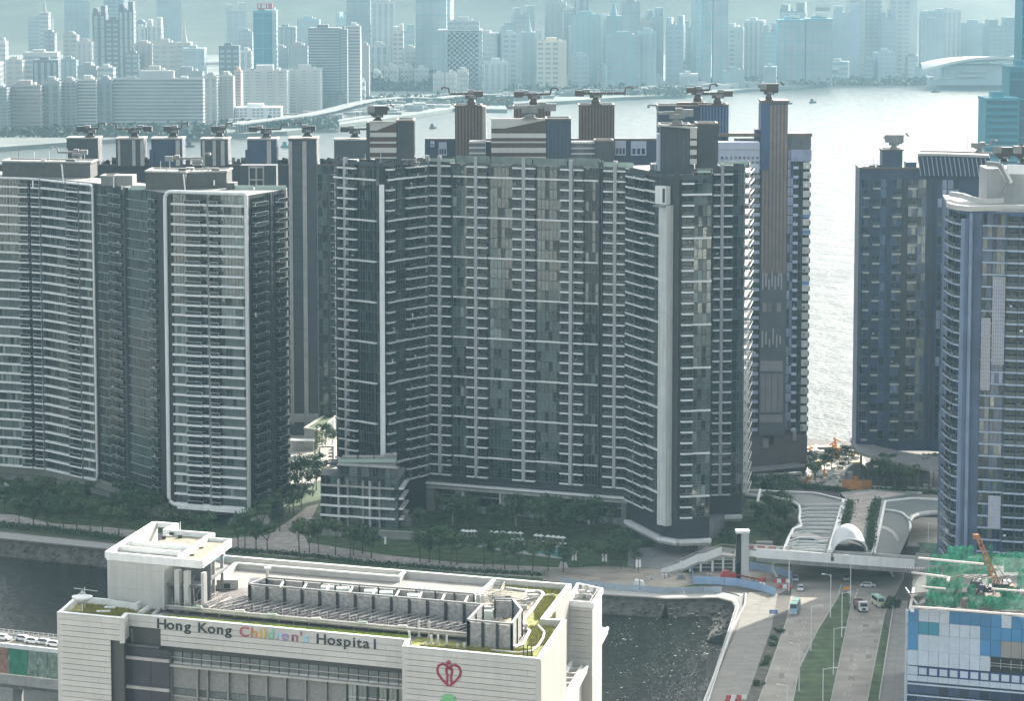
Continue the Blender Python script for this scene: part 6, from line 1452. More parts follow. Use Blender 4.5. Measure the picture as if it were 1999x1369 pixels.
# arched shelter
P0 = W(1661, 1082, ZD)
t = thing('arch_shelter', 'white domed arch shelter where the planted walk meets the footbridge', 'shelter', P0)
Rr = 4.7; rows = []
for j in range(9):
    y = 1.0 + j * 2.1; k_ = 1 if y < 7 else math.sqrt(max(.02, 1 - ((y - 7) / 11.5) ** 2)); h_ = 3.4 + 3.0 * math.sin(min(1, (y - 1) / 6) * 1.5708) if y < 7 else 6.4 * k_; rows.append([(Rr * k_ * math.cos(a), y, .6 + h_ * math.sin(a)) for a in [math.pi * i / 14 for i in range(15)]])
part('shell', MB().grid(rows, white_paint), t, True); part('rim', MB().tube([Vector(p) for p in rows[0]], .28, white_paint, 6), t)
part('inner_shell', MB().grid([[(p[0] * .93, p[1] + .1, p[2] * .95) for p in r][::-1] for r in rows], conc), t, True)
part('floor', MB().box(-5, 5, -3, 12, -.2, .05, conc), t)
for s_ in (-1, 1): part('bench', MB().box(s_ * 3.2 - .7, s_ * 3.2 + .7, 3, 7, .05, .9, metal_dk), t)
part('front_panel', MB().tube([(Rr * 1.02 * math.cos(a), -1.2 - 2.0 * math.sin(a), -.3) for a in [math.pi + math.pi * i / 10 for i in range(11)][::-1]], .5, white_panel, 6), t)
# footbridge
A_, Bq = W(1440, 1070, ZD), W(1800, 1096, ZD)
t = thing('footbridge', 'long white girder footbridge crossing above the dark road', 'bridge', (A_.x, A_.y, 0)); o_ = Vector((A_.x, A_.y, 0)); a_, b_ = A_ - o_, Bq - o_
dv = (b_ - a_).normalized(); nv = Vector((dv.y, -dv.x, 0))
part('deck_slab', MB().bar(a_ + Vector((0, 0, -.5)), b_ + Vector((0, 0, -.5)), 5.0, conc, .9), t)
a1 = a_ + dv * 6.5
part('girder', MB().bar(a1 + nv * 2.9 + Vector((0, 0, -.5)), b_ + nv * 2.9 + Vector((0, 0, -.5)), .7, white_paint, 2.6), t); part('girder', MB().bar(a_ + nv * 2.6 + Vector((0, 0, -.9)), a1 + nv * 2.6 + Vector((0, 0, -.9)), .5, white_paint, 1.6), t); part('girder', MB().bar(a_ - nv * 2.9 + Vector((0, 0, -.5)), b_ - nv * 2.9 + Vector((0, 0, -.5)), .6, white_panel, 2.4), t)
part('soffit', MB().bar(a1 + nv * 1.8 + Vector((0, 0, -2.4)), b_ + nv * 1.8 + Vector((0, 0, -2.4)), 3.0, conc, 1.1), t)
for k in range(3): part('rail', MB().tube([a_ + nv * 2.7 + Vector((0, 0, .9 + .0 * k + k * .25)), b_ + nv * 2.7 + Vector((0, 0, .9 + k * .25))], .05, steel, 4), t)
Lb = (b_ - a_).length
for i in range(10): p = a_ + dv * (2 + i * 1.1); part('barrier_panel', MB().box(p.x - .48, p.x + .48, p.y - .1, p.y + .1, .05 + ZD, ZD + 1.0, red_m if i % 3 else white_paint), t)
for (px, py) in ((1517, 1110), (1745, 1118)):
    p = W(px, 1130) - o_; part('curved_pier', MB().tube([(p.x + .2, p.y + 2, 0), (p.x - 1.0, p.y + 2, 2.5), (p.x - 1.0, p.y + 2, 4), (p.x + .4, p.y + 2, 5.4)], .4, white_paint, 8), t)
# soft dark abutment walls below the deck
for (x0_, x1_, y_) in ((1480, 1512, 1102), (1765, 1800, 1110)):
    a2, b2_ = W(x0_, y_) - o_, W(x1_, y_) - o_; part('abutment', MB().box(a2.x, b2_.x, a2.y + 6, a2.y + 9, 0, 5.2, conc), t)
part('centre_wall', MB().box((W(1655, 1100) - o_).x - .4, (W(1655, 1100) - o_).x + .4, (W(1655, 1100) - o_).y, (W(1655, 1000) - o_).y, 0, 6.6, conc_dk), t)
# lift tower and stairs
p = W(1449, 1131); t = thing('lift_tower', 'slender concrete lift tower with dark glass side at the footbridge end', 'lift tower', p)
part('shaft', MB().box(-.3, 1.8, 0, 3.6, 0, 13.0, fin_c), t); part('glass_side', MB().box(-1.8, -.32, .2, 3.4, 0, 12.8, glass_a), t); part('cap', MB().box(-1.9, 2.0, -.2, 3.8, 13.0, 13.7, white_paint), t)
part('glass_frame', MB().box(-1.85, -1.7, .05, .2, 0, 12.8, mull).box(-.5, -.35, .05, .2, 0, 12.8, mull), t)
o_ = W(1380, 1115); t = thing('stairway', 'white stepped stair climbing right to the footbridge', 'stairs', o_)
ys_ = W(1400, 1118).y
def SP(px, py, off=0): q = atY(px, py, ys_ + off); return q - o_
st = [(1440, 1086), (1409, 1083), (1375, 1096), (1363, 1097), (1333, 1111), (1327, 1111), (1290, 1123)]
for off, nm in ((0, 'side_panel'), (4, 'side_panel')):
    mb = MB()
    for i in range(1, 6): 
        a_, b_ = SP(*st[i], off), SP(*st[i + 1], off); up = Vector((0, 0, 2.2 if i < 5 else 1.6)); mb.hexa([a_, b_, b_ + Vector((0, .3, 0)), a_ + Vector((0, .3, 0))], [a_ + up, b_ + up, b_ + up + Vector((0, .3, 0)), a_ + up + Vector((0, .3, 0))], white_paint)
    part(nm, mb, t)
for i in range(0, 6):
    a_, b_ = SP(*st[i], 2), SP(*st[i + 1], 2); part('flight', MB().bar(a_ + Vector((0, 0, .1)), b_ + Vector((0, 0, .1)), .5, conc_lt, 3.6, up=(0, 1, 0)) if False else MB().hexa([a_ + Vector((0, -1.8, -.4)), b_ + Vector((0, -1.8, -.4)), b_ + Vector((0, 1.8, -.4)), a_ + Vector((0, 1.8, -.4))], [a_ + Vector((0, -1.8, .2)), b_ + Vector((0, -1.8, .2)), b_ + Vector((0, 1.8, .2)), a_ + Vector((0, 1.8, .2))], conc_lt), t)
for i in range(5): part('handrail', MB().tube([SP(*st[i], 4) + Vector((0, 0, 3.0)), SP(*st[i + 1], 4) + Vector((0, 0, 3.0))], .08, steel, 4), t)
for (px, pt) in ((1347, 1106), (1368, 1098), (1391, 1092), (1412, 1086), (1433, 1086), (1331, 1112)):
    a_ = SP(px, pt, .6); part('column', MB().box(a_.x - .3, a_.x + .3, a_.y, a_.y + .5, 0, a_.z, white_paint), t)
for j in range(4):
    for (x0_, x1_) in ((1348, 1368), (1369, 1391), (1392, 1412), (1413, 1433)):
        zz = 1.2 + j * 1.1
        if zz > SP(x0_, 1106 - (x0_ - 1347) * .32).z - .4: continue
        a_, b_ = SP(x0_, 1110, .7), SP(x1_, 1110, .7); part('louvre', MB().box(a_.x, b_.x, a_.y, a_.y + .15, zz, zz + .22, white_panel), t)
part('back_wall', MB().box(SP(1346, 1110).x, SP(1433, 1110).x, SP(1400, 1110, 2.5).y, SP(1400, 1110, 3).y, 0, 3, conc_dk), t)
# blue site hoarding, each panel a part
def hoarding(pts, h, m, label, seg=3.0, nm='site_hoarding', cat='hoarding', zz=0.0):
    P_ = [W(a, b, zz) for a, b in pts]; t = thing(nm, label, cat, P_[0])
    for i in range(len(P_) - 1):
        a, b = P_[i] - P_[0], P_[i + 1] - P_[0]; n = max(1, int((b - a).length / seg))
        for k in range(n):
            p, q = a.lerp(b, k / n), a.lerp(b, (k + .97) / n); part('panel', MB().hexa([p, q, q + Vector((0, .08, 0)), p + Vector((0, .08, 0))], [p + Vector((0, 0, h)), q + Vector((0, 0, h)), q + Vector((0, .08, h)), p + Vector((0, .08, h))], m), t)
    return t
hb = mat('hoarding_blue', (.30, .42, .58), .6, var=.1, rand=.1)
hoarding([(1350, 1110), (1354, 1141), (1390, 1141), (1440, 1145), (1480, 1153), (1514, 1165)], 2.2, hb, 'pale blue sheet hoarding curving round the works at the canal head')
hoarding([(1462, 1112), (1500, 1118), (1546, 1130), (1547, 1150)], 2.2, hb, 'pale blue hoarding behind the lift tower beside the road')
hoarding([(1095, 1141), (1200, 1152), (1300, 1159), (1410, 1158)], 1.7, mat('hoarding_grey_blue', (.32, .38, .42), .6, var=.1, rand=.1), 'long grey blue panel fence on the canal promenade edge', 5)
ob = mat('hoarding_orange', (.52, .22, .06), .7, var=.2, rand=.15)
hoarding([(1532, 950), (1576, 952)], 2.4, mat('hoarding_brown', (.34, .19, .09), .7, var=.2), 'brownish orange hoarding left of the sunlit works')
hoarding([(1644, 956), (1702, 958)], 3.4, ob, 'bright orange hoarding across the top of the raised walk')
# works machine, red
p = W(1421, 1136); t = thing('works_machine', 'bright red works machine with long low boom inside the blue hoarding', 'construction machine', p)
part('body', MB().box(-2.2, 2.2, -1.2, 1.2, .7, 2.4, red_m).box(-1.4, .2, -1, 1, 2.4, 3.2, red_m), t); part('boom', MB().bar((1.8, 0, 2), (9.5, -.6, .6), .35, mat('dark_red', (.22, .04, .03), .5), .4), t); part('drum', MB().lathe([(.9, .1), (1.1, .6), (.9, 1.2)], red_m, 8, 9.6, -.6), t)
for s_ in (-1, 1): part('track', MB().box(-2.2, 2.2, s_ * 1.0 - .3, s_ * 1.0 + .3, 0, .7, rubber), t)
for i, (a, b, s_) in enumerate(((1297, 1130, 1.2), (1304, 1127, 1), (1330, 1131, 1.3), (1248, 1145, 1.8), (1272, 1132, .9), (1385, 1128, 1.1), (1470, 1140, 1), (1488, 1146, 1.2), (1100, 1108, 1.4), (1500, 1158, .9))):
    p = W(a, b); t = thing('site_bundle', '%s heap of wrapped material on the soil %s' % (['pale', 'greenish', 'grey', 'white boxy', 'small beige', 'whitish', 'reddish', 'dusty', 'flat pale', 'low white'][i], ['at the stair foot', 'just right of the stair foot heap', 'under the stair flight', 'on the promenade edge', 'left of the stairs', 'inside the blue hoarding', 'beyond the lift tower', 'near the hoarding corner', 'beside the pool trees', 'by the plaza corner'][i]), 'material heap', p)
    part('sheet', MB().hexa([(-s_, -s_ * .7, 0), (s_, -s_ * .6, 0), (s_ * .9, s_ * .7, 0), (-s_ * .9, s_ * .8, 0)], [(-s_ * .7, -s_ * .5, s_), (s_ * .6, -s_ * .5, s_ * .8), (s_ * .6, s_ * .5, s_ * .9), (-s_ * .6, s_ * .5, s_ * 1.1)], [white_panel, conc_lt, conc, white_paint][i % 4]), t); part('strap', MB().box(-.06, .06, -s_ * .75, s_ * .75, 0, s_ * 1.12, metal_dk), t)
# red and white barrier boxes
def barrier(px, py, n, label, z=0.0, ang=0):
    p = W(px, py, z); t = thing('barrier', label, 'road barrier', p, ang)
    for i in range(n): part('barrier_unit', MB().hexa([(i * 1.25, -.25, 0), (i * 1.25 + 1.2, -.25, 0), (i * 1.25 + 1.2, .25, 0), (i * 1.25, .25, 0)], [(i * 1.25 + .05, -.12, 1.0), (i * 1.25 + 1.15, -.12, 1.0), (i * 1.25 + 1.15, .12, 1.0), (i * 1.25 + .05, .12, 1.0)], red_m if i % 2 == 0 else white_paint), t)
barrier(1417, 1366, 4, 'row of red and white barriers across the plaza at the bottom edge', .15)
barrier(1415, 1374, 3, 'second row of barriers below the first on the plaza', .15, .2)
barrier(1519, 1149, 3, 'red and white barriers at the hoarding end near the plaza')
barrier(1508, 1138, 4, 'red barriers inside the hoarding beside the road')
# signboard
p = W(1510, 1207); t = thing('signboard', 'blue signboard on two posts at the plaza edge', 'sign', p)
part('board', MB().box(-1.1, 1.1, -.08, .08, 1.1, 2.1, mat('sign_blue', (.05, .14, .40), .5)), t); part('lettering', MB().box(-.8, .7, -.1, -.08, 1.65, 1.8, white_paint).box(-.8, .4, -.1, -.08, 1.35, 1.45, white_paint), t)
for s_ in (-1, 1): part('post', MB().box(s_ * 1.0 - .06, s_ * 1.0 + .06, -.06, .06, 0, 1.1, metal_md), t)
# street lamps
def lamp(px, pyb, arm, label):
    p = W(px, pyb); t = thing('street_lamp', label, 'street lamp', p, 0, 'street lamps beside the grass median')
    part('pole', MB().tube([(0, 0, 0), (0, 0, 12)], .14, white_paint, 8, r2=.09), t); part('arm', MB().tube([(0, 0, 11.7), (arm * .6, 0, 12.0), (arm, 0, 12.1)], .07, white_paint, 6), t); part('lamp_head', MB().box(min(arm, arm * 1.45), max(arm, arm * 1.45), -.2, .2, 12.0, 12.2, white_paint), t); part('base', MB().lathe([(.3, 0), (.25, .4)], conc, 8), t)
for px, pyb, arm, lab in ((1621, 1209, -1.7, 'lamp post with left arm nearest the footbridge'), (1583, 1275, 1.9, 'lamp post with right arm left of the narrow median middle'), (1560, 1354, -1.7, 'lamp post with left arm on the carriageway edge, second lowest'), (1536, 1440, -1.7, 'lowest lamp post with left arm at the bottom edge'), (1643, 1247, 1.6, 'lamp post with right arm at the median top, orange sign beside'), (1627, 1321, 2.0, 'lamp post with right arm in the median middle'), (1606, 1405, 2.2, 'lamp post with right arm at the median bottom'), (1660, 1181, -.5, 'plain tall post on the median tip under the footbridge'), (1540, 1157, -.5, 'thin tall post at the plaza corner before the deck')):
    lamp(px, pyb, arm, lab)
for i, (a, b) in enumerate(((606, 1050), (1521, 1010), (1812, 1060))):
    p = W(a, b); t = thing('street_lamp', ['short twin arm lamp by the side path left of the low block', 'small lamp in the grove beside the left deck', 'small lamp by the sunken road right of the decks'][i], 'street lamp', p); part('pole', MB().tube([(0, 0, 0), (0, 0, 6)], .1, white_paint, 6), t); part('arm', MB().tube([(-1.4, 0, 6), (1.2, 0, 5.8)], .08, white_paint, 5), t)
p = W(1653, 1163); t = thing('warning_sign', 'small orange arrow board on the median tip', 'sign', p); part('board', MB().box(-1.0, 1.0, -.08, .08, 1.6, 2.4, orange_m), t); part('post', MB().box(-.06, .06, -.05, .05, 0, 1.6, metal_md), t)
# ------------------------------------------------------------------ vehicles
def wheels(t, xs, ys, r):
    for x in xs:
        for y in ys:
            mb = MB(); k = 10; 
            mb.tube([(x - .12, y, r), (x + .12, y, r)], r, rubber, k); w_ = part('wheel', mb, t); part('rim', MB().tube([(x - .14, y, r), (x + .14, y, r)], r * .55, metal_md, 8), w_)
def car(px, py, rz, body, label, cat='car', hat=None):
    p = W(px, py); p.z = .03; t = thing('parked_car' if False else 'car', label, cat, p, rz)
    P1 = [(-.85, -2.2), (.85, -2.2), (.88, 0), (.85, 2.2), (-.85, 2.2), (-.88, 0)]
    mb = MB().hexa([(-.85, -2.2, .3), (.85, -2.2, .3), (.85, 2.2, .3), (-.85, 2.2, .3)], [(-.82, -2.15, .82), (.82, -2.15, .82), (.82, 2.15, .88), (-.82, 2.15, .88)], body).hexa([(-.78, -1.3, .86), (.78, -1.3, .86), (.78, 1.9, .86), (-.78, 1.9, .86)], [(-.62, -.7, 1.42), (.62, -.7, 1.42), (.62, 1.35, 1.42), (-.62, 1.35, 1.42)], body)
    part('body', mb, t)
    part('windscreen', MB().poly([(-.7, -1.24, .93), (.7, -1.24, .93), (.6, -.78, 1.38), (-.6, -.78, 1.38)], glass_a), t); part('rear_window', MB().poly([(.7, 1.86, .95), (-.7, 1.86, .95), (-.58, 1.42, 1.38), (.58, 1.42, 1.38)], glass_a), t)
    for s_ in (-1, 1):
        part('side_window', MB().poly([(s_ * .775, -1.0, .92), (s_ * .775, 1.6, .92), (s_ * .655, 1.25, 1.36), (s_ * .655, -.7, 1.36)], glass_a), t); part('headlight', MB().box(s_ * .6 - .15, s_ * .6 + .15, -2.22, -2.16, .58, .74, white_paint), t); part('tail_light', MB().box(s_ * .65 - .12, s_ * .65 + .12, 2.16, 2.22, .62, .78, red_m), t)
    if hat: part('roof_panel', MB().box(-.6, .6, -.6, 1.3, 1.43, 1.46, hat), t)
    wheels(t, (-.78, .78), (-1.35, 1.35), .32)
white_car = mat('car_white', (.7, .7, .7), .25)
car(1563, 1153, -.12, white_car, 'white van-like car on the left carriageway near the footbridge')
car(1694, 1147, 1.45, mat('car_silver', (.55, .56, .57), .3), 'silver car turning in the dark under the footbridge')
car(1553, 1134, -.1, white_car, 'small white car in shade beside the blue hoarding')
car(1651, 1133, 0, mat('car_dull', (.4, .42, .42), .4), 'pale vehicle half hidden beneath the footbridge by the divider')
def bus(px, py, rz, lower, upper, label, Lh=3.5, h=2.6, cat='minibus'):
    p = W(px, py); p.z = .03; t = thing('minibus', label, cat, p, rz)
    part('body', MB().hexa([(-1.02, -Lh, .35), (1.02, -Lh, .35), (1.02, Lh, .35), (-1.02, Lh, .35)], [(-1.0, -Lh + .15, h * .62), (1.0, -Lh + .15, h * .62), (1.0, Lh, h * .62), (-1.0, Lh, h * .62)], lower).hexa([(-1.0, -Lh + .15, h * .62), (1.0, -Lh + .15, h * .62), (1.0, Lh, h * .62), (-1.0, Lh, h * .62)], [(-.9, -Lh + .5, h), (.9, -Lh + .5, h), (.9, Lh - .1, h), (-.9, Lh - .1, h)], lower), t)
    part('roof', MB().box(-.92, .92, -Lh + .45, Lh - .15, h + .003, h + .1, upper).box(-.5, .5, -.5, 1.2, h + .1, h + .3, white_car), t)
    part('windscreen', MB().poly([(-.92, -Lh + .13, h * .62), (.92, -Lh + .13, h * .62), (.84, -Lh + .46, h - .1), (-.84, -Lh + .46, h - .1)], glass_a), t)
    for s_ in (-1, 1):
        part('side_window', MB().poly([(s_ * 1.005, -Lh + .9, h * .60), (s_ * 1.005, Lh - .4, h * .60), (s_ * .93, Lh - .5, h - .18), (s_ * .93, -Lh + .9, h - .18)], glass_a), t); part('headlight', MB().box(s_ * .7 - .18, s_ * .7 + .18, -Lh - .03, -Lh + .05, .7, .95, white_paint), t)
    part('bumper', MB().box(-1.0, 1.0, -Lh - .12, -Lh + .02, .3, .6, mat('bumper', (.5, .5, .45), .5)), t); wheels(t, (-.95, .95), (-Lh * .62, Lh * .62), .42)
bus(1552, 1196, -.2, mat('bus_blue', (.28, .42, .52), .4), mat('bus_mint', (.28, .62, .46), .5), 'mint roofed minibus with blue nose on the left carriageway', 4.6, 3.0, 'bus')
bus(1714, 1183, .16, mat('bus_cream', (.62, .6, .42), .4), mat('bus_green', (.10, .42, .30), .5), 'cream light bus with green roof on the right carriageway')
p = W(1680, 1192); p.z = .03; t = thing('lorry', 'white cab lorry with open brown load bed on the right carriageway', 'lorry', p, .12)
part('cab', MB().hexa([(-1.15, -3.9, .6), (1.15, -3.9, .6), (1.15, -2.0, .6), (-1.15, -2.0, .6)], [(-1.1, -3.6, 2.9), (1.1, -3.6, 2.9), (1.1, -2.0, 2.9), (-1.1, -2.0, 2.9)], white_car), t)
part('windscreen', MB().poly([(-1.0, -3.82, 1.7), (1.0, -3.82, 1.7), (.95, -3.66, 2.6), (-.95, -3.66, 2.6)], glass_a), t)
bd = mat('lorry_bed', (.20, .13, .11), .7)
part('load_bed', MB().box(-1.25, 1.25, -1.8, 4.2, .9, 1.1, bd).box(-1.25, -1.1, -1.8, 4.2, 1.1, 2.3, bd).box(1.1, 1.25, -1.8, 4.2, 1.1, 2.3, bd).box(-1.1, 1.1, -1.8, -1.65, 1.1, 2.3, bd).box(-1.1, 1.1, 4.05, 4.2, 1.1, 2.3, bd), t)
part('load', MB().hexa([(-1.08, -1.5, 1.1), (1.08, -1.5, 1.1), (1.08, 4, 1.1), (-1.08, 4, 1.1)], [(-.8, -1, 1.8), (.8, -1, 1.9), (.9, 3.4, 1.8), (-.8, 3.5, 2.0)], mat('load_rust', (.28, .12, .10), .9, var=.4, vscale=1)), t)
for s_ in (-1, 1): part('headlight', MB().box(s_ * .8 - .2, s_ * .8 + .2, -3.95, -3.88, .8, 1.05, white_paint), t)
part('grille', MB().box(-.5, .5, -3.96, -3.88, .75, 1.3, rubber), t); wheels(t, (-1.05, 1.05), (-2.9, 1.6, 3.0), .48)
# shrubs and clutter on the verges
for i, (a, b) in enumerate(((1522, 1236), (1512, 1250), (1508, 1262), (1736, 1188), (1742, 1180), (1500, 1290), (1492, 1300), (1478, 1340))):
    tree_at(W(a, b), '%s shrub on the road verge' % ['first small dark', 'second small dark', 'third small dark', 'tall dark leaning', 'thin ragged', 'low dry', 'low tangled', 'lowest ragged'][i], 'verge shrubs', .55 if i not in (3, 4) else .9, BUSH, 'shrub', 'shrub')
# right verge rail
p0_, p1_ = W(1745, 1180), W(1716, 1369); t = thing('kerb_railing', 'thin pale railing between verge and right pavement', 'railing', p0_)
part('rail', MB().tube([Vector((0, 0, 1)), p1_ - p0_ + Vector((0, 0, 1))], .06, white_panel, 5), t); part('kerb_wall', MB().bar(Vector((0, 0, .25)), p1_ - p0_ + Vector((0, 0, .25)), .25, white_panel, .3), t)

# ------------------------------------------------------------------ sunlit works beyond the decks
sheet('works_ground', [(1560, 952), (1562, 872), (1672, 869), (1690, 900), (1700, 930), (1700, 952)], mat('works_pale', (.33, .30, .25), .9, var=.25, vscale=.15), .02)
sheet('works_yard', [(1462, 912), (1560, 905), (1562, 950), (1462, 944)], conc_dk, .022)
lt_ = MB(); lm_ = [white_paint, cream_wall, orange_m, mat('plank_yellow', (.55, .40, .10), .7), conc_lt, conc, metal_dk]
for _ in range(150):
    p = W(rng.uniform(1566, 1672), rng.uniform(874, 946)); a_ = rng.uniform(0, 3.1); d_ = Vector((math.cos(a_), math.sin(a_), 0)) * rng.uniform(.4, 2.2); z_ = rng.uniform(.2, 1.3); lt_.bar(p - d_ + Vector((0, 0, z_ / 2)), p + d_ + Vector((0, 0, z_ / 2)), rng.uniform(.3, 1.2), rng.choice(lm_), z_)
o = link('site_litter', lt_.mesh('site_litter')); o['kind'] = 'stuff'; o['label'] = 'scattered planks, bags and boxes across the sunlit works by the water'
p = W(1631, 896); t = thing('orange_crane', 'bright orange crawler machine in the sunlit works by the water', 'construction machine', p)
part('body', MB().box(-1.6, 1.6, -1.6, 1.6, 1.0, 4.2, orange_m).box(-1.5, -.3, -1.8, -.4, 4.2, 5.2, orange_m), t); part('boom', MB().bar((.2, 0, 4), (-.6, 0, 7.6), .7, orange_m).bar((-.6, 0, 7.2), (1.8, 0, 6.0), .5, orange_m).bar((-.4, 0, 6), (-2.4, 0, 4.6), .4, orange_m), t); part('counterweight', MB().box(-1.4, 1.3, -2.0, -1.6, .9, 2.6, orange_m), t)
for s_ in (-1, 1): part('track', MB().box(-1.7, 1.7, s_ * 1.3 - .4, s_ * 1.3 + .4, 0, 1.0, rubber), t)
for i, (a, b, w_, h_, m) in enumerate(((1580, 902, 3, 3.4, white_paint), (1592, 895, 2.4, 2.6, conc_lt), (1608, 898, 2.6, 2.8, white_panel), (1598, 928, 2.2, 2.2, white_paint), (1622, 930, 2.2, 1.6, white_paint), (1650, 905, 3, 2.0, cream_wall), (1612, 880, 6, 1.2, conc), (1640, 878, 4, 1.2, cream_wall), (1574, 925, 1.6, 4.5, cream_wall), (1660, 938, 1.5, 2.4, conc_lt))):
    p = W(a, b); t = thing('site_shed', '%s in the sunlit works %s' % (['white site cabin', 'grey site box', 'pale container', 'small white tank', 'flat white pallet stack', 'cream skip', 'grey pile of bars', 'cream plank pile', 'tall cream panel', 'pale meter box'][i], ['at the left end', 'behind the left cabin', 'in the middle', 'before the left trees', 'below the orange machine', 'right of the orange machine', 'near the water on the left', 'near the water on the right', 'at the left corner', 'beside the walk top'][i]), 'site cabin', p)
    part('box', MB().box(-w_ / 2, w_ / 2, 0, 3, 0, h_, m), t); part('lid', MB().box(-w_ / 2 - .15, w_ / 2 + .15, -.15, 3.15, h_, h_ + .15, conc_lt), t)
t = thing('ramp_wall', 'sunlit white ramp wall climbing left of the works', 'wall', W(1586, 905)); o_ = W(1586, 905); a_, b_ = W(1572, 935) - o_, W(1592, 880) - o_
part('wall', MB().hexa([a_, b_, b_ + Vector((.5, 0, 0)), a_ + Vector((.5, 0, 0))], [a_ + Vector((0, 0, 2.2)), b_ + Vector((0, 0, 2.2)), b_ + Vector((.5, 0, 2.2)), a_ + Vector((.5, 0, 2.2))], white_paint), t)
part('floor', MB().hexa([a_ + Vector((-2, 0, 0)), b_ + Vector((-2, 0, 0)), b_, a_], [a_ + Vector((-2, 0, .3)), b_ + Vector((-2, 0, .3)), b_ + Vector((0, 0, .3)), a_ + Vector((0, 0, .3))], cream_wall), t)
t = thing('covered_ramp', 'low grey covered ramp at the foot of the brown cored tower', 'canopy', W(1500, 925)); o_ = W(1500, 925)
for k, (y0_, y1_, m) in enumerate(((908, 898, conc), (920, 914, conc_lt), (926, 924, conc))):
    a_, b_ = W(1458, y0_ + 10, 4 - k * 1.3) - o_, W(1564, y1_ + 10, 4 - k * 1.3) - o_; part('beam', MB().bar(a_, b_, 1.4 if k else 4.5, m, .8), t)
for i in range(6): p = W(1465 + i * 18, 928 - i * 1.3) - o_; part('post', MB().box(p.x - .15, p.x + .15, p.y, p.y + .3, 0, 3, conc), t)
t = thing('domed_kiosk', 'silvery rounded shell kiosk beside the sunlit works', 'kiosk', W(1672, 932)); rows = []
for j in range(7): rows.append([(4.3 * math.cos(a) * (1 - .03 * j), -2 + j * 1.6, 5.0 * math.sin(a) * (1 - .05 * j)) for a in [math.pi * i / 10 for i in range(11)]])
part('shell', MB().grid(rows, mat('kiosk_shell', (.40, .43, .44), .4, metal=.3)), t, True); part('front_wall', MB().poly([(p[0], -1.6, p[2]) for p in rows[0]], conc), t); part('front_rim', MB().tube([Vector(p) for p in rows[0]], .25, white_panel, 5), t)
t = thing('long_shed', 'long low grey curved roof shed behind the domed kiosk', 'shed', W(1720, 938)); part('roof', MB().grid([[(-5 + i * 2.4, -3, 4.2 + 1.4 * math.sin(i * .9)) for i in range(10)], [(-5 + i * 2.4, 5, 4.8 + 1.4 * math.sin(i * .9)) for i in range(10)]], conc), t, True); part('wall', MB().box(-5, 16, -2.6, 4.6, 0, 3.8, conc_dk), t)
t = thing('low_wall', 'thin pale garden wall lines under the curved canopy', 'wall', W(1790, 958)); o_ = W(1790, 958)
for (x0_, y0_, x1_, y1_) in ((1702, 951, 1740, 953), (1770, 953, 1842, 956), (1768, 962, 1800, 963), (1800, 947, 1818, 948)): part('wall_run', MB().bar(W(x0_, y0_, .6) - o_, W(x1_, y1_, .6) - o_, .4, white_panel, .8), t)

# ================================================================== blue clad building under construction
YBc = 1450
q0, q1 = C(1773, 1190, YBc), C(2160, 1190, 1486)
BB = Bld('clad_building', 'unfinished building with blue and white panel cladding at the bottom right corner', 'building', (q0.x, q0.y, 0))
zR = q0.z
dv = Vector((q1.x - q0.x, q1.y - q0.y, 0)).normalized(); back_l = W(1776, 1075, zR)
BB.raw('wall', MB().prism([(q0.x + .2, q0.y + .3), (q1.x, q1.y + .3), (q1.x + 10, q1.y + 75), (back_l.x + 1.5, back_l.y)], 0, zR - .6, dark_wall, mat('works_deck', (.075, .085, .075), .9, var=.5, vscale=.4)))
fq = Face(BB, q0, q1)
PB = mat('panel_blue', (.055, .22, .42), .35, rand=.1, var=.05); PW = mat('panel_white_film', (.50, .58, .66), .45, rand=.05, var=.07, vscale=.8, bump=.5, bscale=2); PT = mat('panel_teal', (.05, .26, .36), .35, rand=.1); PG = mat('panel_raw_grey', (.26, .25, .23), .7, var=.1); PD = mat('panel_frame_navy', (.03, .06, .20), .4)
rowsP = [(1188, 1211, 'BWWWBBBBBWBBBBWB'), (1212, 1236, 'BTTWWWWBBBBBWWBB'), (1237, 1268, 'BwwwwwwBBgggWWBB')]
cw = 20.2
for (y0_, y1_, pat) in rowsP:
    for i, ch in enumerate(pat):
        ua, ub = fq.u(1773 + i * cw, 1230), fq.u(1773 + (i + 1) * cw, 1230); z1 = fq.uz(1773, y0_)[1]; z0 = fq.uz(1773, y1_ + 1)[1]
        m = {'B': PB, 'W': PW, 'w': PW, 'T': PT, 'g': PG}[ch]; g_ = .015 if ch in 'w' else .045
        fq.put('panel', MB().box(g_, ub - ua - g_, -.12, 0, .03, z1 - z0 - .03, m).mesh('panel'), ua, z0, .12)
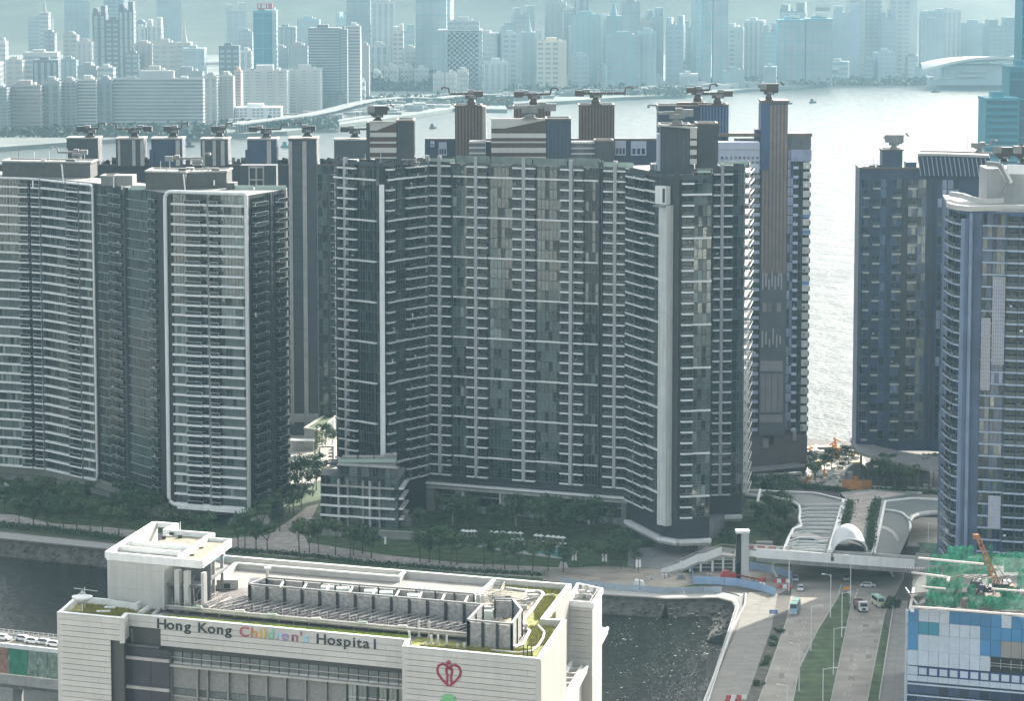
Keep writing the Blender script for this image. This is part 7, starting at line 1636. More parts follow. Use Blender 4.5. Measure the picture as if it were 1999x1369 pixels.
for i in range(16):
    ua, ub = fq.u(1773 + i * cw, 1230), fq.u(1773 + (i + 1) * cw, 1230); w_ = ub - ua; Z = lambda y: fq.uz(1773, y)[1]
    if i < 8 or i > 12: fq.put('panel', MB().box(.04, w_ - .04, -.12, 0, 0, Z(1269) - Z(1298), PW).mesh('panel'), ua, Z(1298), .12)
    else: fq.put('open_bay', MB().box(0, w_, -.02, .3, 0, Z(1269) - Z(1292), rubber).box(0, w_, -.15, -.02, .6, .72, rail_w).box(0, w_, -.15, -.02, 1.2, 1.32, rail_w).box(0, .1, -.15, -.02, 0, 2.2, rail_w).mesh('open_bay'), ua, Z(1292), .12)
    fq.put('navy_frame', MB().box(0, w_ - .02, -.1, 0, 0, Z(1300) - Z(1317), PD if i else PW).box(.3, w_ - .3, -.2, -.1, .25, Z(1300) - Z(1317) - .25, PW).mesh('navy_frame'), ua, Z(1317), .12)
    fq.put('panel', MB().box(.04, w_ - .04, -.12, 0, 0, Z(1318) - Z(1329), PW).mesh('panel'), ua, Z(1329), .12)
    fq.put('ribbon_window', MB().box(0, w_, 0, .2, 0, Z(1330) - Z(1352), glass_bl).box(0, .08, -.1, 0, 0, Z(1330) - Z(1352), mull).mesh('ribbon_window'), ua, Z(1352), .12)
    fq.put('panel', MB().box(.0, w_, -.14, 0, 0, .35, PW).mesh('panel'), ua, Z(1336), .14)
    fq.put('ribbon_window', MB().box(0, w_, 0, .2, 0, 6, glass_bl).box(0, .08, -.1, 0, 0, 6, mull).mesh('ribbon_window'), ua, Z(1354) - 6, .12)
    fq.put('panel', MB().box(.0, w_, -.14, 0, 0, .3, PW).mesh('panel'), ua, Z(1358), .14)
BB.done()
lw = Face(BB, (back_l.x, back_l.y), (q0.x, q0.y))
for k in range(9): BB.raw('side_panel', MB().box(q0.x - .35, q0.x + .15, q0.y + .1, q0.y + 2, zR - 3.2 - k * 3, zR - .4 - k * 3, PW))
# things on its roof
def RP(px, py, h=0.0): return W(px, py, zR + h)
t = thing('safety_netting', 'green safety netting draped round the unfinished roof works', 'netting', RP(1880, 1150)); o_ = RP(1880, 1150)
for (x0_, x1_, y_, h_) in ((1806, 1840, 1184, 3.2), (1838, 1874, 1186, 2.8), (1888, 1934, 1189, 3.0), (1934, 2000, 1192, 3.2), (1808, 1836, 1150, 5), (1840, 1880, 1150, 5.4), (1880, 1934, 1122, 4), (1815, 1880, 1105, 3), (1928, 1936, 1140, 9), (1986, 2030, 1150, 5), (1848, 1900, 1098, 4), (1812, 1850, 1168, 4), (1850, 1905, 1166, 3), (1960, 2030, 1118, 5), (1900, 1960, 1105, 3), (1940, 1990, 1172, 3), (2000, 2080, 1180, 3)):
    a_, b_ = RP(x0_, y_) - o_, RP(x1_, y_) - o_; n = 10; rows = []
    for j in range(5): rows.append([(a_.x + (b_.x - a_.x) * i / n, a_.y + (b_.y - a_.y) * i / n + .5 * math.sin(i * 1.9 + j) - j * .12, -.0 + h_ * j / 4 * (1 + .06 * math.sin(i * 2.3))) for i in range(n + 1)])
    part('net', MB().grid(rows, green_net), t)
bam = mat('scaffold_brown', (.13, .075, .055), .7); wb = mat('beam_pale', (.70, .64, .58), .6)
t = thing('scaffolding', 'tangle of brown scaffold poles and pale beams on the unfinished roof', 'scaffolding', o_)
def pole_bar(a, b, w_, m, nm='pole'): part(nm, MB().bar(a - o_, b - o_, w_, m), t)
for i in range(9): pole_bar(RP(1772 + i * 4.2, 1160 - i * .3, 0), RP(1772 + i * 4.2, 1160 - i * .3, 8), .24, bam)
for j in range(9): pole_bar(RP(1769, 1160, j * .95), RP(1808, 1158, j * .95), .16, bam)
for i in range(8): pole_bar(RP(1765 + i * 5.5, 1110, 0), RP(1765 + i * 5.5, 1110, 5.5), .24, bam)
for j in range(7): pole_bar(RP(1763, 1110, j * .85), RP(1806, 1110, j * .85), .16, bam if j % 2 else wb)
for i in range(15): pole_bar(RP(1795 + i * 20, 1190, 0), RP(1795 + i * 20, 1190, 5.2), .24, bam)
for j in range(3): pole_bar(RP(1790, 1188, 1.2 + j * 1.5), RP(2070, 1198, 1.2 + j * 1.5), .22, bam)
for i in range(12): pole_bar(RP(1830 + i * 15, 1140 + (i % 3) * 12, 0), RP(1838 + i * 15, 1132 + (i % 4) * 9, 4.5), .22, bam)
for i in range(8): pole_bar(RP(1815 + i * 18, 1130, 4 - (i % 2) * 2), RP(1845 + i * 18, 1124, 1 + (i % 3) * 1.6), .22, bam)
for (a, b, c_, d_, h_, w_) in ((1777, 1185, 2080, 1208, 5.5, .4), (1780, 1118, 1850, 1128, 4.5, .42), (1793, 1090, 1920, 1102, 7, .42), (1776, 1190, 1784, 1150, 1.0, .5), (1850, 1135, 1853, 1128, 4, .5), (1800, 1146, 1846, 1150, 6, .3), (1936, 1150, 2010, 1156, 6, .35)): pole_bar(RP(a, b, h_), RP(c_, d_, h_), w_, wb, 'beam')
pole_bar(RP(1883, 1152, 0), RP(1883, 1152, 5), 1.0, conc_lt, 'column'); pole_bar(RP(1781, 1192, 0), RP(1781, 1192, 4), .8, white_paint, 'column')
gm_ = mat('scaffold_white', (.6, .6, .56), .6)
for j in range(6): pole_bar(RP(1768, 1148, .6 + j * 1.2), RP(1790, 1180, .4 + j * .8), .25, gm_)
p = RP(1952, 1166); t = thing('roof_crane', 'rust orange lattice boom crane standing on the unfinished roof', 'crane', p)
ocm = mat('crane_rust', (.36, .15, .04), .6, var=.3, vscale=1)
lat = MB(); A3, B3_ = Vector((0, 0, 1.5)), Vector((-5.6, 0, 14.5))
for (dx, dy) in ((-.6, -.6), (.6, -.6), (-.6, .6), (.6, .6)): lat.bar(A3 + Vector((dx, dy, 0)), B3_ + Vector((dx * .7, dy * .7, 0)), .28, ocm)
for i in range(10):
    u = i / 10; p1_, p2_ = A3.lerp(B3_, u), A3.lerp(B3_, u + .1); lat.bar(p1_ + Vector((-.6, -.6, 0)), p2_ + Vector((.6, -.6, 0)), .2, ocm).bar(p1_ + Vector((.6, -.6, 0)), p2_ + Vector((-.6, -.6, 0)), .2, ocm)
part('boom', lat, t); part('boom_head', MB().box(-6.3, -5.0, -.6, .6, 13.4, 14.4, ocm), t); part('cab', MB().box(-1.6, 1.8, -1.6, 1.6, 1.2, 3.2, metal_dk).box(1.2, 3.0, -1.2, 1.2, 1.4, 2.8, ocm), t); part('mast_stay', MB().bar((2.2, 0, 2.8), (-5, 0, 13.5), .12, metal_dk), t)
for s_ in (-1, 1): part('track', MB().box(-2.4, 2.4, s_ * 1.4 - .4, s_ * 1.4 + .4, 0, 1.1, rubber), t)
for i, (a, b, s_, m) in enumerate(((1905, 1148, 1.5, metal_dk), (1917, 1152, 1.1, mat('machine_blue', (.06, .09, .16), .5)), (1928, 1156, 1.3, metal_dk), (1908, 1140, 1.2, metal_md), (1830, 1138, 1.5, conc), (1938, 1186, 2.6, mat('rubble_brown', (.20, .15, .12), .9, var=.4, vscale=1)), (1890, 1186, 1.8, MATS['rubble_brown']), (1965, 1146, 1.4, cream_wall))):
    p = RP(a, b); t = thing('site_equipment', '%s on the unfinished roof' % ['dark generator left of the rust crane', 'bluish motor box left of the rust crane', 'black compressor beside the rust crane', 'grey tank behind the dark generator', 'grey formwork block in green netting', 'brown rubble heap at the front edge', 'smaller rubble heap left at the front edge', 'cream crate right of the rust crane'][i], 'site equipment', p)
    part('body', MB().hexa([(-s_, -s_ * .7, 0), (s_, -s_ * .6, 0), (s_ * .9, s_ * .7, 0), (-s_ * .9, s_ * .8, 0)], [(-s_ * .7, -s_ * .5, s_ * 1.1), (s_ * .7, -s_ * .5, s_ * .9), (s_ * .6, s_ * .5, s_ * 1.2), (-s_ * .6, s_ * .5, s_ * 1.1)], m), t); part('pipe', MB().tube([(0, 0, s_ * .8), (.2, 0, s_ * 1.5)], .12, metal_md, 6), t)
# far green works nets seen beside the near tower
t = thing('works_netting', 'dim green netting on the ground between decks and near tower', 'netting', W(1810, 1092)); part('net', MB().grid([[(i * 1.1 - 3, math.sin(i) * .4, j * 1.6) for i in range(9)] for j in range(4)], green_net), t)
# ================================================================== HOSPITAL
ZH = 55.0
HX, HY = W(640, 1240, ZH).x, W(640, 1240, ZH).y
H = Bld('hospital', 'white panelled hospital with planted roof and coloured name letters in the foreground', 'hospital', (HX, HY, 0))
def Hp(px, py, z=ZH): return W(px, py, z)
pz = [Hp(116.5, 1196), Hp(238.5, 1207.5), Hp(247, 1199), Hp(796, 1250), Hp(790, 1262.5), Hp(1051, 1287), Hp(1101, 1212.5), Hp(1059, 1210), Hp(1111, 1142.5), Hp(430, 1085.5), Hp(344, 1076), Hp(209, 1165)]
# back-left: wall runs behind the penthouse
body = [pz[0], pz[1], pz[2], pz[3], pz[4], pz[5], pz[6], pz[7], pz[8], pz[9], Hp(265, 1178), Hp(150, 1168)]
ins = [(p.x, p.y) for p in body]
hw_ = mat('hospital_core', (.07, .07, .065), .7, var=.05)
cx0 = sum(p[0] for p in ins) / len(ins); cy0 = sum(p[1] for p in ins) / len(ins)
H.raw('wall', MB().prism([(x + (cx0 - x) * .006, y + (cy0 - y) * .006 + .2) for x, y in ins], 0, ZH - 1.6, hw_, conc))
# parapet
def parapet(pts, z0, z1, w_=.7, m=None, nm='parapet', closed=False):
    n = len(pts); mb = MB()
    for i in range(n if closed else n - 1):
        a, b = Vector(pts[i]), Vector(pts[(i + 1) % n]); a.z = b.z = (z0 + z1) / 2; d = (b - a).normalized(); mb.bar(a - d * w_ * .5, b + d * w_ * .5, w_, m or white_paint, z1 - z0 + random.uniform(-.004, .004))
    return H.raw(nm, mb)
parapet(body[:10], ZH - 1.6, ZH, .6, white_panel); parapet(body[:10], ZH, ZH + .14, .75, white_paint, 'parapet_cap')
parapet([body[9], Hp(418, 1083)], ZH - 1.6, ZH, .6, white_panel)
parapet([Hp(265, 1180), Hp(322, 1145)], ZH - 1.6, ZH + .1, .7, white_paint); parapet([Hp(116.5, 1196), Hp(150, 1166), Hp(208, 1171), Hp(265, 1180)], ZH - 1.6, ZH + .1, .6, white_paint)
# clad facades: every panel a part
def clad(A, B, z0, z1, rowh=1.03, pw=7.0, skip=None, seed=0, m=None, nm='panel', mod=None):
    f = Face(H, A, B); r_ = random.Random(seed); z = z1; j = 0
    while z - rowh >= z0 - .01:
        u = 0; off = r_.uniform(.3, 1) * pw if j % 2 else pw * r_.uniform(.6, 1); first = True
        while u < f.L - .05:
            w_ = min(f.L - u, off if first else pw * r_.choice([1, 1, 1.5])); first = False
            if f.L - u - w_ < 1.2: w_ = f.L - u
            us = [(u, u + w_)]
            if skip:
                for (s0, s1, sz0, sz1) in skip:
                    if sz0 < z - rowh / 2 < sz1: us = [q for a, b in us for q in ((a, min(b, s0)), (max(a, s1), b)) if q[1] - q[0] > .25]
            for a, b in us: f.put(nm, MB().box(.015, b - a - .015, -.12, 0, .045, rowh - .045, m or white_panel).mesh(nm), a, z - rowh, .34 + r_.uniform(0, .015))
            u += w_
        z -= rowh; j += 1
    return f
fW1 = Face(H, body[0], body[1]); fW2 = Face(H, body[2], body[3]); fW3 = Face(H, body[4], body[5])
zz = lambda f, px, py: f.uz(px, py)[1]
z_dark = zz(fW1, 219, 1254)
u219 = fW1.u(219, 1300)
clad(body[0], body[1], 30, ZH - .1, skip=[(u219, 99, 0, z_dark)], seed=1, pw=14)
clad(body[1], body[2], z_dark, ZH - .1, pw=9, seed=2)
u_w0, u_w1 = fW2.u(249, 1240), fW2.u(316, 1240); zw1, zw0 = zz(fW2, 316, 1233), zz(fW2, 316, 1262)
zc0 = zz(fW2, 400, 1276)
clad(body[2], body[3], zc0, ZH - .1, skip=[(-9, u_w1, -9, zw1)], seed=3, pw=11)
clad(body[3], body[4], zc0, ZH - .1, pw=9, seed=4)
clad(body[4], body[5], 36, ZH - .1, seed=5, pw=12)
H.done(); H.over = {}
# right (sunlit) side
side_m = mat('side_panel_cream', (.33, .315, .275), .6, var=.04, vscale=.15)
for (A, B, zlo) in ((body[5], body[6], 30), (body[6], body[7], 48), (body[7], body[8], 46)):
    f = Face(H, A, B); f.put('side_cladding', MB().box(0, f.L, -.15, 0, 0, ZH - .1 - zlo, side_m).mesh('side_cladding'), 0, zlo, .34)
for k, zlo in ((0, 30), (1, z_dark), (4, 36), (5, 30), (6, 40)): q_ = body[k]; H.raw('corner_post', MB().box(q_.x - .45, q_.x + .45, q_.y - .46, q_.y + .4, zlo, ZH - .12, white_panel))
# dark recess: window wall left of the letters, dark panels with pale bands
dk_p = mat('hospital_dark_panel', (.040, .042, .052), .55, var=.2, vscale=.4)
dp = fW2
uL = dp.u(219, 1300); uR = dp.u(338, 1300)
dp.put('recess_window', MB().box(0, u_w1 - u_w0, 0, .3, 0, zw1 - zw0 - .05, mat('dark_brown_glass', (.03, .022, .025), .12)).mesh('recess_window'), u_w0 - .5, zw0 + .05, -.4)
dp.put('recess_frame', MB().box(0, .35, -.3, .3, 0, zw1 - zw0, metal_md).mesh('recess_frame'), u_w0 + .7, zw0, -.2)
dp.put('recess_sill', MB().box(0, u_w1 - u_w0 + .4, -.6, .2, -.35, 0, conc_dk).mesh('recess_sill'), u_w0 - .5, zw0, .4)
zt_d = zz(dp, 300, 1264)
dp.put('dark_column', MB().box(0, dp.u(231, 1300) - uL, -1.2, 0, 0, 28, conc_dk).mesh('dark_column'), uL, zt_d - 28.3, .2)
zb1, zb2q = zz(dp, 300, 1284), zz(dp, 300, 1341)
for (a_, b_) in ((zb1 + .25, zt_d), (zb2q + .25, zb1 - .35), (zb2q - 6, zb2q - .35)):
    n = 3
    for i in range(n):
        w_ = (uR - dp.u(231, 1300)) / n; dp.put('dark_panel', MB().box(.03, w_ - .03, -.15, 0, 0, b_ - a_ - .04, dk_p).mesh('dark_panel'), dp.u(231, 1300) + i * w_, a_, 1.3)
for z_ in (zb1, zb2q): dp.put('pale_band', MB().box(0, uR - dp.u(231, 1300) + .2, -.5, 0, -.3, .25, conc_lt).mesh('pale_band'), dp.u(231, 1300), z_, 1.5)
dp.put('dark_backing', MB().box(0, uR - uL, 0, .8, 0, 25, conc_dk).mesh('dark_backing'), uL, zt_d - 25.5, 1.1)
# upper glazed band with mullions and rail, under the name
uE = dp.u(798, 1300)
zg1, zg0 = zz(dp, 400, 1277), zz(dp, 400, 1300)
n = 24; w_ = (uE - uR) / n
gl_grey = mat('hospital_glass', (.10, .12, .115), .2, rand=.2, var=.15)
for i in range(n):
    dp.put('clerestory_pane', MB().box(.06, w_ - .06, 0, .1, 0, zg1 - zg0 - .1, gl_grey).box(0, .12, -.12, .1, 0, zg1 - zg0, metal_dk).box(0, w_, -.2, -.08, 1.0, 1.12, steel).box(.06, w_ - .06, -.05, 0, -.12, .22, white_panel).mesh('clerestory_pane'), uR + i * w_, zg0, .1)
dp.put('ledge', MB().box(0, uE - uR + 1, -1.0, 0, -.4, 0, conc_lt).mesh('ledge'), uR, zg0 - .12, .3)
# render bays below the ledge
bay_m = mat('bay_render', (.22, .22, .205), .9, var=.12, vscale=2.0, bump=.6, bscale=4)
bx = [338, 389, 409, 449, 487, 524, 561, 600, 640, 679]
for i in range(len(bx) - 1):
    a_, b_ = dp.u(bx[i], 1330), dp.u(bx[i + 1], 1330)
    for (p1_, p0_) in ((zg0 - .55, zg0 - 4.6), (zg0 - 6.2, zg0 - 10.6)): dp.put('bay_panel', MB().box(.15, b_ - a_ - .15, 0, .2, 0, p1_ - p0_, bay_m).mesh('bay_panel'), a_, p0_, .1)
    dp.put('bay_window', MB().box(.15, b_ - a_ - .15, 0, .1, 0, 1.2, gl_grey).box((b_ - a_) / 2 - .05, (b_ - a_) / 2 + .05, -.06, 0, 0, 1.2, mull).box((b_ - a_) * .25, (b_ - a_) * .25 + .08, -.06, 0, 0, 1.2, mull).mesh('bay_window'), a_, zg0 - 5.9, .1)
    dp.put('bay_sill', MB().box(0, b_ - a_, -.3, 0, 0, .2, conc_lt).mesh('bay_sill'), a_, zg0 - 6.12, .2)
    dp.put('bay_fin', MB().box(-.15, .15, -.7, 0, 0, 16, metal_md).mesh('bay_fin'), a_, zg0 - 16.5, .15)
# glazed bays at right, pale building reflections painted as pane colours
gx = [679, 698, 718, 738, 757, 777, 798]
for i in range(6):
    a_, b_ = dp.u(gx[i], 1330), dp.u(gx[i + 1], 1330); m = [glass_c, glass_c, gl_grey, glass_b, glass_b, glass_c][i]
    dp.put('tall_window', MB().box(.1, b_ - a_ - .1, 0, .1, 0, 9, m).box(-.1, .15, -.4, 0, 0, 9, metal_dk).box((b_ - a_) / 2, (b_ - a_) / 2 + .08, -.06, 0, 0, 9, mull).box(0, b_ - a_, -.1, 0, 6.6, 6.8, steel).mesh('tall_window'), a_, zg0 - 9.7, .1)
H.raw('fin_bracket', MB().tube([dp.P(uE, zg0 - .3, 1.3), dp.P(uE + 1.9, zg0 - .4, 1.6), dp.P(uE + 1.9, zg0 - 14, 1.6)], .22, metal_md, 6))
# name letters
def letter(ch, px, pyb, hpx, m, face, w=.32, x_anchor=True):
    cu = bpy.data.curves.new('letter', 'FONT'); cu.body = ch; cu.size = 1; cu.extrude = .0; cu.offset = .012
    o = bpy.data.objects.new('tmp', cu); COL.objects.link(o); dg = bpy.context.evaluated_depsgraph_get(); dg.update()
    me = bpy.data.meshes.new_from_object(o.evaluated_get(dg)); bpy.data.objects.remove(o)
    s_ = hpx; u, z = face.uz(px, pyb)
    V_ = [v.co.copy() for v in me.vertices]; x0_ = min(v.x for v in V_)
    import bmesh
    bm = bmesh.new(); bm.from_mesh(me); r = bmesh.ops.extrude_face_region(bm, geom=bm.faces[:]); bmesh.ops.translate(bm, vec=(0, 0, .12), verts=[g for g in r['geom'] if isinstance(g, bmesh.types.BMVert)])
    bmesh.ops.recalc_face_normals(bm, faces=bm.faces[:])
    for v in bm.verts: x, y, zc = v.co; v.co = ((x - x0_) * s_ * 1.22, -zc * 1.2, y * s_)
    bm.to_mesh(me); bm.free(); me.materials.clear(); me.materials.append(m); me.name = 'letter'
    return face.put('letter', me, u, z, w)
ink = mat('letter_ink', (.035, .045, .045), .5)
LC = {'r': mat('letter_red', (.42, .10, .10), .5), 'o': mat('letter_orange', (.62, .26, .06), .5), 'y': mat('letter_yellow', (.62, .42, .06), .5), 'g': mat('letter_green', (.22, .48, .32), .5), 'm': mat('letter_mint', (.25, .50, .45), .5), 'b': mat('letter_sky', (.35, .58, .68), .5), 'p': mat('letter_purple', (.34, .27, .45), .5), 'n': mat('letter_plum', (.36, .14, .18), .5)}
base = lambda px: 1225.5 + (px - 310) * (1266.5 - 1225.5) / (736 - 310)
S_ = 2.5
pos = [('H', 310, ink), ('o', 328.5, ink), ('n', 346.5, ink), ('g', 362.5, ink), ('K', 390, ink), ('o', 408.5, ink), ('n', 426.5, ink), ('g', 442, ink), ('C', 470.5, 'r'), ('h', 493, 'o'), ('i', 510, 'y'), ('l', 519, 'y'), ('d', 524.5, 'g'), ('r', 543, 'b'), ('e', 553.5, 'p'), ('n', 572.5, 'n'), ("'", 589, 'n'), ('s', 595, 'b'), ('H', 621, ink), ('o', 642, ink), ('s', 660, ink), ('p', 674, ink), ('i', 692, ink), ('t', 698.5, ink), ('a', 711.5, ink), ('l', 732.5, ink)]
for ch, px, m in pos: letter(ch, px, base(px), S_, LC[m] if isinstance(m, str) else m, fW2, .5)
# emblem: red heart ribbon with a standing figure
em_m = mat('emblem_red', (.28, .02, .05), .5); f = fW3
def EP(px, py): u, z = f.uz(px, py); return f.P(u, z, .55)
def ribbon_strip(pts, w_, nm='emblem'):
    P_ = [EP(*p) for p in pts]; mb = MB()
    for i in range(len(P_) - 1):
        a, b = P_[i], P_[i + 1]; d = (b - a).normalized(); mb.bar(a - d * w_ * .3, b + d * w_ * .3, w_, em_m, .2, up=f.n)
    H.raw(nm, mb)
cxp, cyp = 879, 1313
hl_ = [(877, 1338), (867, 1328), (858, 1316), (856, 1307), (859, 1299), (866, 1296), (873, 1298), (876, 1302), (877, 1306)]
ribbon_strip(hl_, .38, 'emblem_heart_half'); ribbon_strip([(2 * cxp - x, y + (2 * (cxp - x)) * .09) for x, y in hl_], .38, 'emblem_heart_half')
ribbon_strip([(875, 1334), (876, 1318), (874, 1312), (874, 1306)], .36, 'emblem_figure'); ribbon_strip([(884, 1335), (883, 1319), (885, 1313), (885, 1307)], .36, 'emblem_figure'); ribbon_strip([(874, 1306), (877, 1302), (881, 1302), (885, 1307)], .36, 'emblem_figure')
c0 = EP(878.5, 1293.5); mb = MB()
ring = [c0 + f.t * (.42 * math.cos(a)) + Vector((0, 0, .42 * math.sin(a))) for a in [2 * math.pi * i / 14 for i in range(14)]]; mb.poly([p + f.n * .1 for p in ring], em_m)
for i in range(14): mb.poly([ring[i], ring[(i + 1) % 14], ring[(i + 1) % 14] + f.n * .1, ring[i] + f.n * .1], em_m)
H.raw('emblem_head', mb)
# green tree emblem, only its top in view
gm2 = mat('emblem_green', (.16, .45, .18), .6); tr = MB()
for (y_, hw2) in ((1357, 7), (1360, 14), (1364, 10), (1367, 16), (1371, 13), (1376, 18)): a_, b_ = EP(878 - hw2, y_), EP(878 + hw2, y_ + 1); tr.bar(a_, b_, .2, gm2, .34, up=(0, 0, 1))
H.raw('emblem_tree', tr)
# ------------------------------------------------ roof surfaces
zr = ZH - 1.2
gr_roof = mat('roof_sedum', (.24, .245, .06), .95, var=.45, vscale=.5, bump=1.0, bscale=2.5)
gravel = mat('roof_gravel', (.27, .235, .17), .95, var=.35, vscale=1.2, bump=.6, bscale=4)
roofc = mat('roof_screed', (.26, .245, .215), .9, var=.2, vscale=.3)
def rpoly(nm, pts, m, z=zr, z0=None):
    P_ = [W(a, b, z) for a, b in pts]
    H.raw(nm, MB().prism([(p.x, p.y) for p in P_], z0 if z0 is not None else z - .25, z, m))
rpoly('roof_deck', [(125, 1196), (240, 1212), (250, 1206), (795, 1256), (792, 1266), (1048, 1292), (1093, 1218), (1056, 1216), (1104, 1150), (430, 1092), (318, 1152), (265, 1186), (152, 1174)], roofc, zr - .12, ZH - 1.65)
rpoly('planted_roof', [(124, 1200), (240, 1213), (247, 1206), (262, 1209), (300, 1170), (322, 1152), (310, 1152), (266, 1186), (152, 1175)], gr_roof)
rpoly('planted_roof', [(316, 1204), (340, 1203), (500, 1217), (660, 1232), (800, 1245), (795, 1256), (640, 1241), (460, 1225), (312, 1211)], gr_roof, zr + .05)
rpoly('planted_roof', [(800, 1258), (816, 1244), (900, 1256), (1005, 1268), (1022, 1262), (1022, 1250), (1036, 1232), (1021, 1222), (1022, 1212), (1040, 1190), (1060, 1160), (1050, 1152), (990, 1150), (965, 1136), (1104, 1149), (1060, 1212), (1096, 1217), (1050, 1288), (1030, 1288), (800, 1266)], gr_roof, zr + .02)
rpoly('planted_roof', [(432, 1096), (446, 1098), (781, 1124), (786, 1121), (780, 1119), (440, 1091)], gr_roof, zr + .03)
# grass tufts
tuf = MB(); r_ = random.Random(9)
def tuft_area(x0_, x1_, fy, n, m, hh=.5):
    for _ in range(n):
        px = r_.uniform(x0_, x1_); a_, b_ = fy(px); p = W(px, r_.uniform(a_, b_), zr); s_ = r_.uniform(.08, .2); h_ = hh * r_.uniform(.4, 1.2); an = r_.uniform(0, 3.1); dx, dy = math.cos(an) * s_, math.sin(an) * s_
        tuf.poly([(p.x - dx, p.y - dy, p.z), (p.x + dx, p.y + dy, p.z), (p.x + dx * .2 + r_.gauss(0, .12), p.y, p.z + h_)], m)
bright = mat('roof_grass_lime', (.34, .44, .06), .8, var=.3, vscale=1); olive = mat('roof_grass_olive', (.30, .29, .08), .8, var=.35, vscale=1)
tuft_area(318, 798, lambda x: (1205 + (x - 318) * .0845, 1211.5 + (x - 318) * .0885), 9000, bright, .55)
tuft_area(440, 782, lambda x: (1092 + (x - 440) * .085, 1097 + (x - 440) * .083), 2500, bright, .5)
tuft_area(128, 290, lambda x: (1196, 1206), 2500, olive, .45); tuft_area(160, 262, lambda x: (1178 + (x - 150) * .05, 1200), 2200, olive, .4)
tuft_area(820, 1040, lambda x: (1262 + (x - 820) * .03, 1270 + (x - 820) * .07), 3000, olive, .45)
tuft_area(1030, 1078, lambda x: (1225, 1262), 2600, olive, .45); tuft_area(1044, 1084, lambda x: (1165, 1212), 3200, olive, .45); tuft_area(975, 1095, lambda x: (1140 + (x - 975) * .085, 1153 + (x - 975) * .07), 2600, olive, .45)
o = H.raw('roof_grass', tuf); o['kind'] = 'stuff'
# raised inner walls (clad wells)
def wallrun(pts, h, m=white_panel, w_=.5, base=zr, nm='roof_wall', cap=True):
    for i in range(len(pts) - 1):
        a, b = W(*pts[i], base), W(*pts[i + 1], base); d = (b - a).normalized()
        mb = MB().bar(a + Vector((0, 0, h / 2)), b + Vector((0, 0, h / 2)) + d * w_ * .5, w_, m, h + .003 * i)
        if cap: mb.bar(a + Vector((0, 0, h + .08)) - d * .1, b + Vector((0, 0, h + .08)) + d * .3, w_ + .25, white_paint, .16)
        H.raw(nm, mb)
# well wall left (slanting up to the penthouse) and back
zwell = ZH - .1
def toppts(pts): return [W(a, b, zwell) for a, b in pts]
def wellwall(pts, depth=3.4, nm='well_wall', rows_=4):
    P_ = toppts(pts)
    for i in range(len(P_) - 1):
        a, b = P_[i], P_[i + 1]; d = (b - a).normalized()
        H.raw('parapet_cap', MB().bar(a - d * .2, b + d * .2, .7, white_paint, .3))
        for k in range(rows_):
            h_ = depth / rows_; zc = -.2 - h_ * (k + .5); H.raw('well_panel', MB().bar(a + Vector((0, 0, zc)), b + Vector((0, 0, zc)), .35, white_panel, h_ - .06))
wellwall([(401, 1146), (462, 1100)], 2.8); wellwall([(462, 1100), (779, 1126.5)], 2.6); wellwall([(779, 1126.5), (790, 1117)], 2.4, rows_=3); wellwall([(963, 1134), (925, 1170)], 1.8, rows_=2)
rpoly('well_floor', [(402, 1158), (462, 1112), (780, 1138), (790, 1129), (958, 1145), (925, 1175), (930, 1190), (350, 1170)], roofc, zr - .02)
# ------------------------------------------------ penthouse at the left
def PZ(px, py, z=64.0): return W(px, py, z)
zP = 64.0
A1, A2 = PZ(209.5, 1077.5), PZ(393.5, 1094.5); A3_, A4_ = PZ(450, 1052.5), PZ(302, 1019)
A2w = C(322, 1110, W(322, 1087, 64).y and 1110)
Bw = PZ(345, 1089); Bb = PZ(415, 1040)   # inner (beam) line between slatted part and canopy
dirb = (A4_ - A1).normalized()
PH = Bld('rooftop_plant_house', 'white walled rooftop house with open slatted top and pebbled roofs at the hospital left corner', 'rooftop house', (A1.x, A1.y, ZH - 1.2))
pcm = mat('penthouse_wall', (.46, .46, .42), .65, var=.07, vscale=.2, stain=.12)
fP = Face(PH, A1, A2); u322 = fP.u(321, 1110)
# front wall with joints: panels
hts = [(ZH - 1.2, 57.3), (57.3, 61.2), (61.2, 63.2)]
us = [0, u322 * .28, u322 * .52, u322 * .78, u322]
for (a_, b_) in hts:
    for i in range(4): fP.put('wall_panel', MB().box(.01, us[i + 1] - us[i] - .01, -.1, .4, .01, b_ - a_ - .01, pcm).mesh('wall_panel'), us[i], a_, .02)
PH.raw('left_wall', MB().bar(A1 + Vector((.3, 0, -5)), A4_ + Vector((.3, 0, -5)), .6, pcm, 9.6))
def pbeam(a, b, w_=.8, h_=.9, nm='roof_beam', m=white_paint, dz=0.0): PH.raw(nm, MB().bar(a + Vector((0, 0, -h_ / 2 + dz)), b + Vector((0, 0, -h_ / 2 + dz)), w_, m, h_))
pbeam(A1, A2, .75, 1.5); pbeam(A1, A4_, 1.0, 1.2, dz=.004); pbeam(A2, A3_, .5, 1.5, dz=.002)
A5_ = PZ(346, 1022.5); pbeam(A4_, A5_, .7, 1.0, dz=.006); A6_ = PZ(321, 1034); pbeam(A5_, A6_, .7, 1.8, dz=.008); A7_ = PZ(415, 1041); pbeam(A6_, A7_, .7, 1.0, dz=.01)
pbeam(PZ(352, 1085), A7_, 1.0, .8, dz=.012); pbeam(PZ(404, 1050), A3_, .5, 1.2, dz=.003)
pbeam(PZ(252, 1056), PZ(371, 1066), .7, 1.0, dz=.014); pbeam(PZ(235, 1066), PZ(352, 1077.5), .6, 1.6, dz=.016)
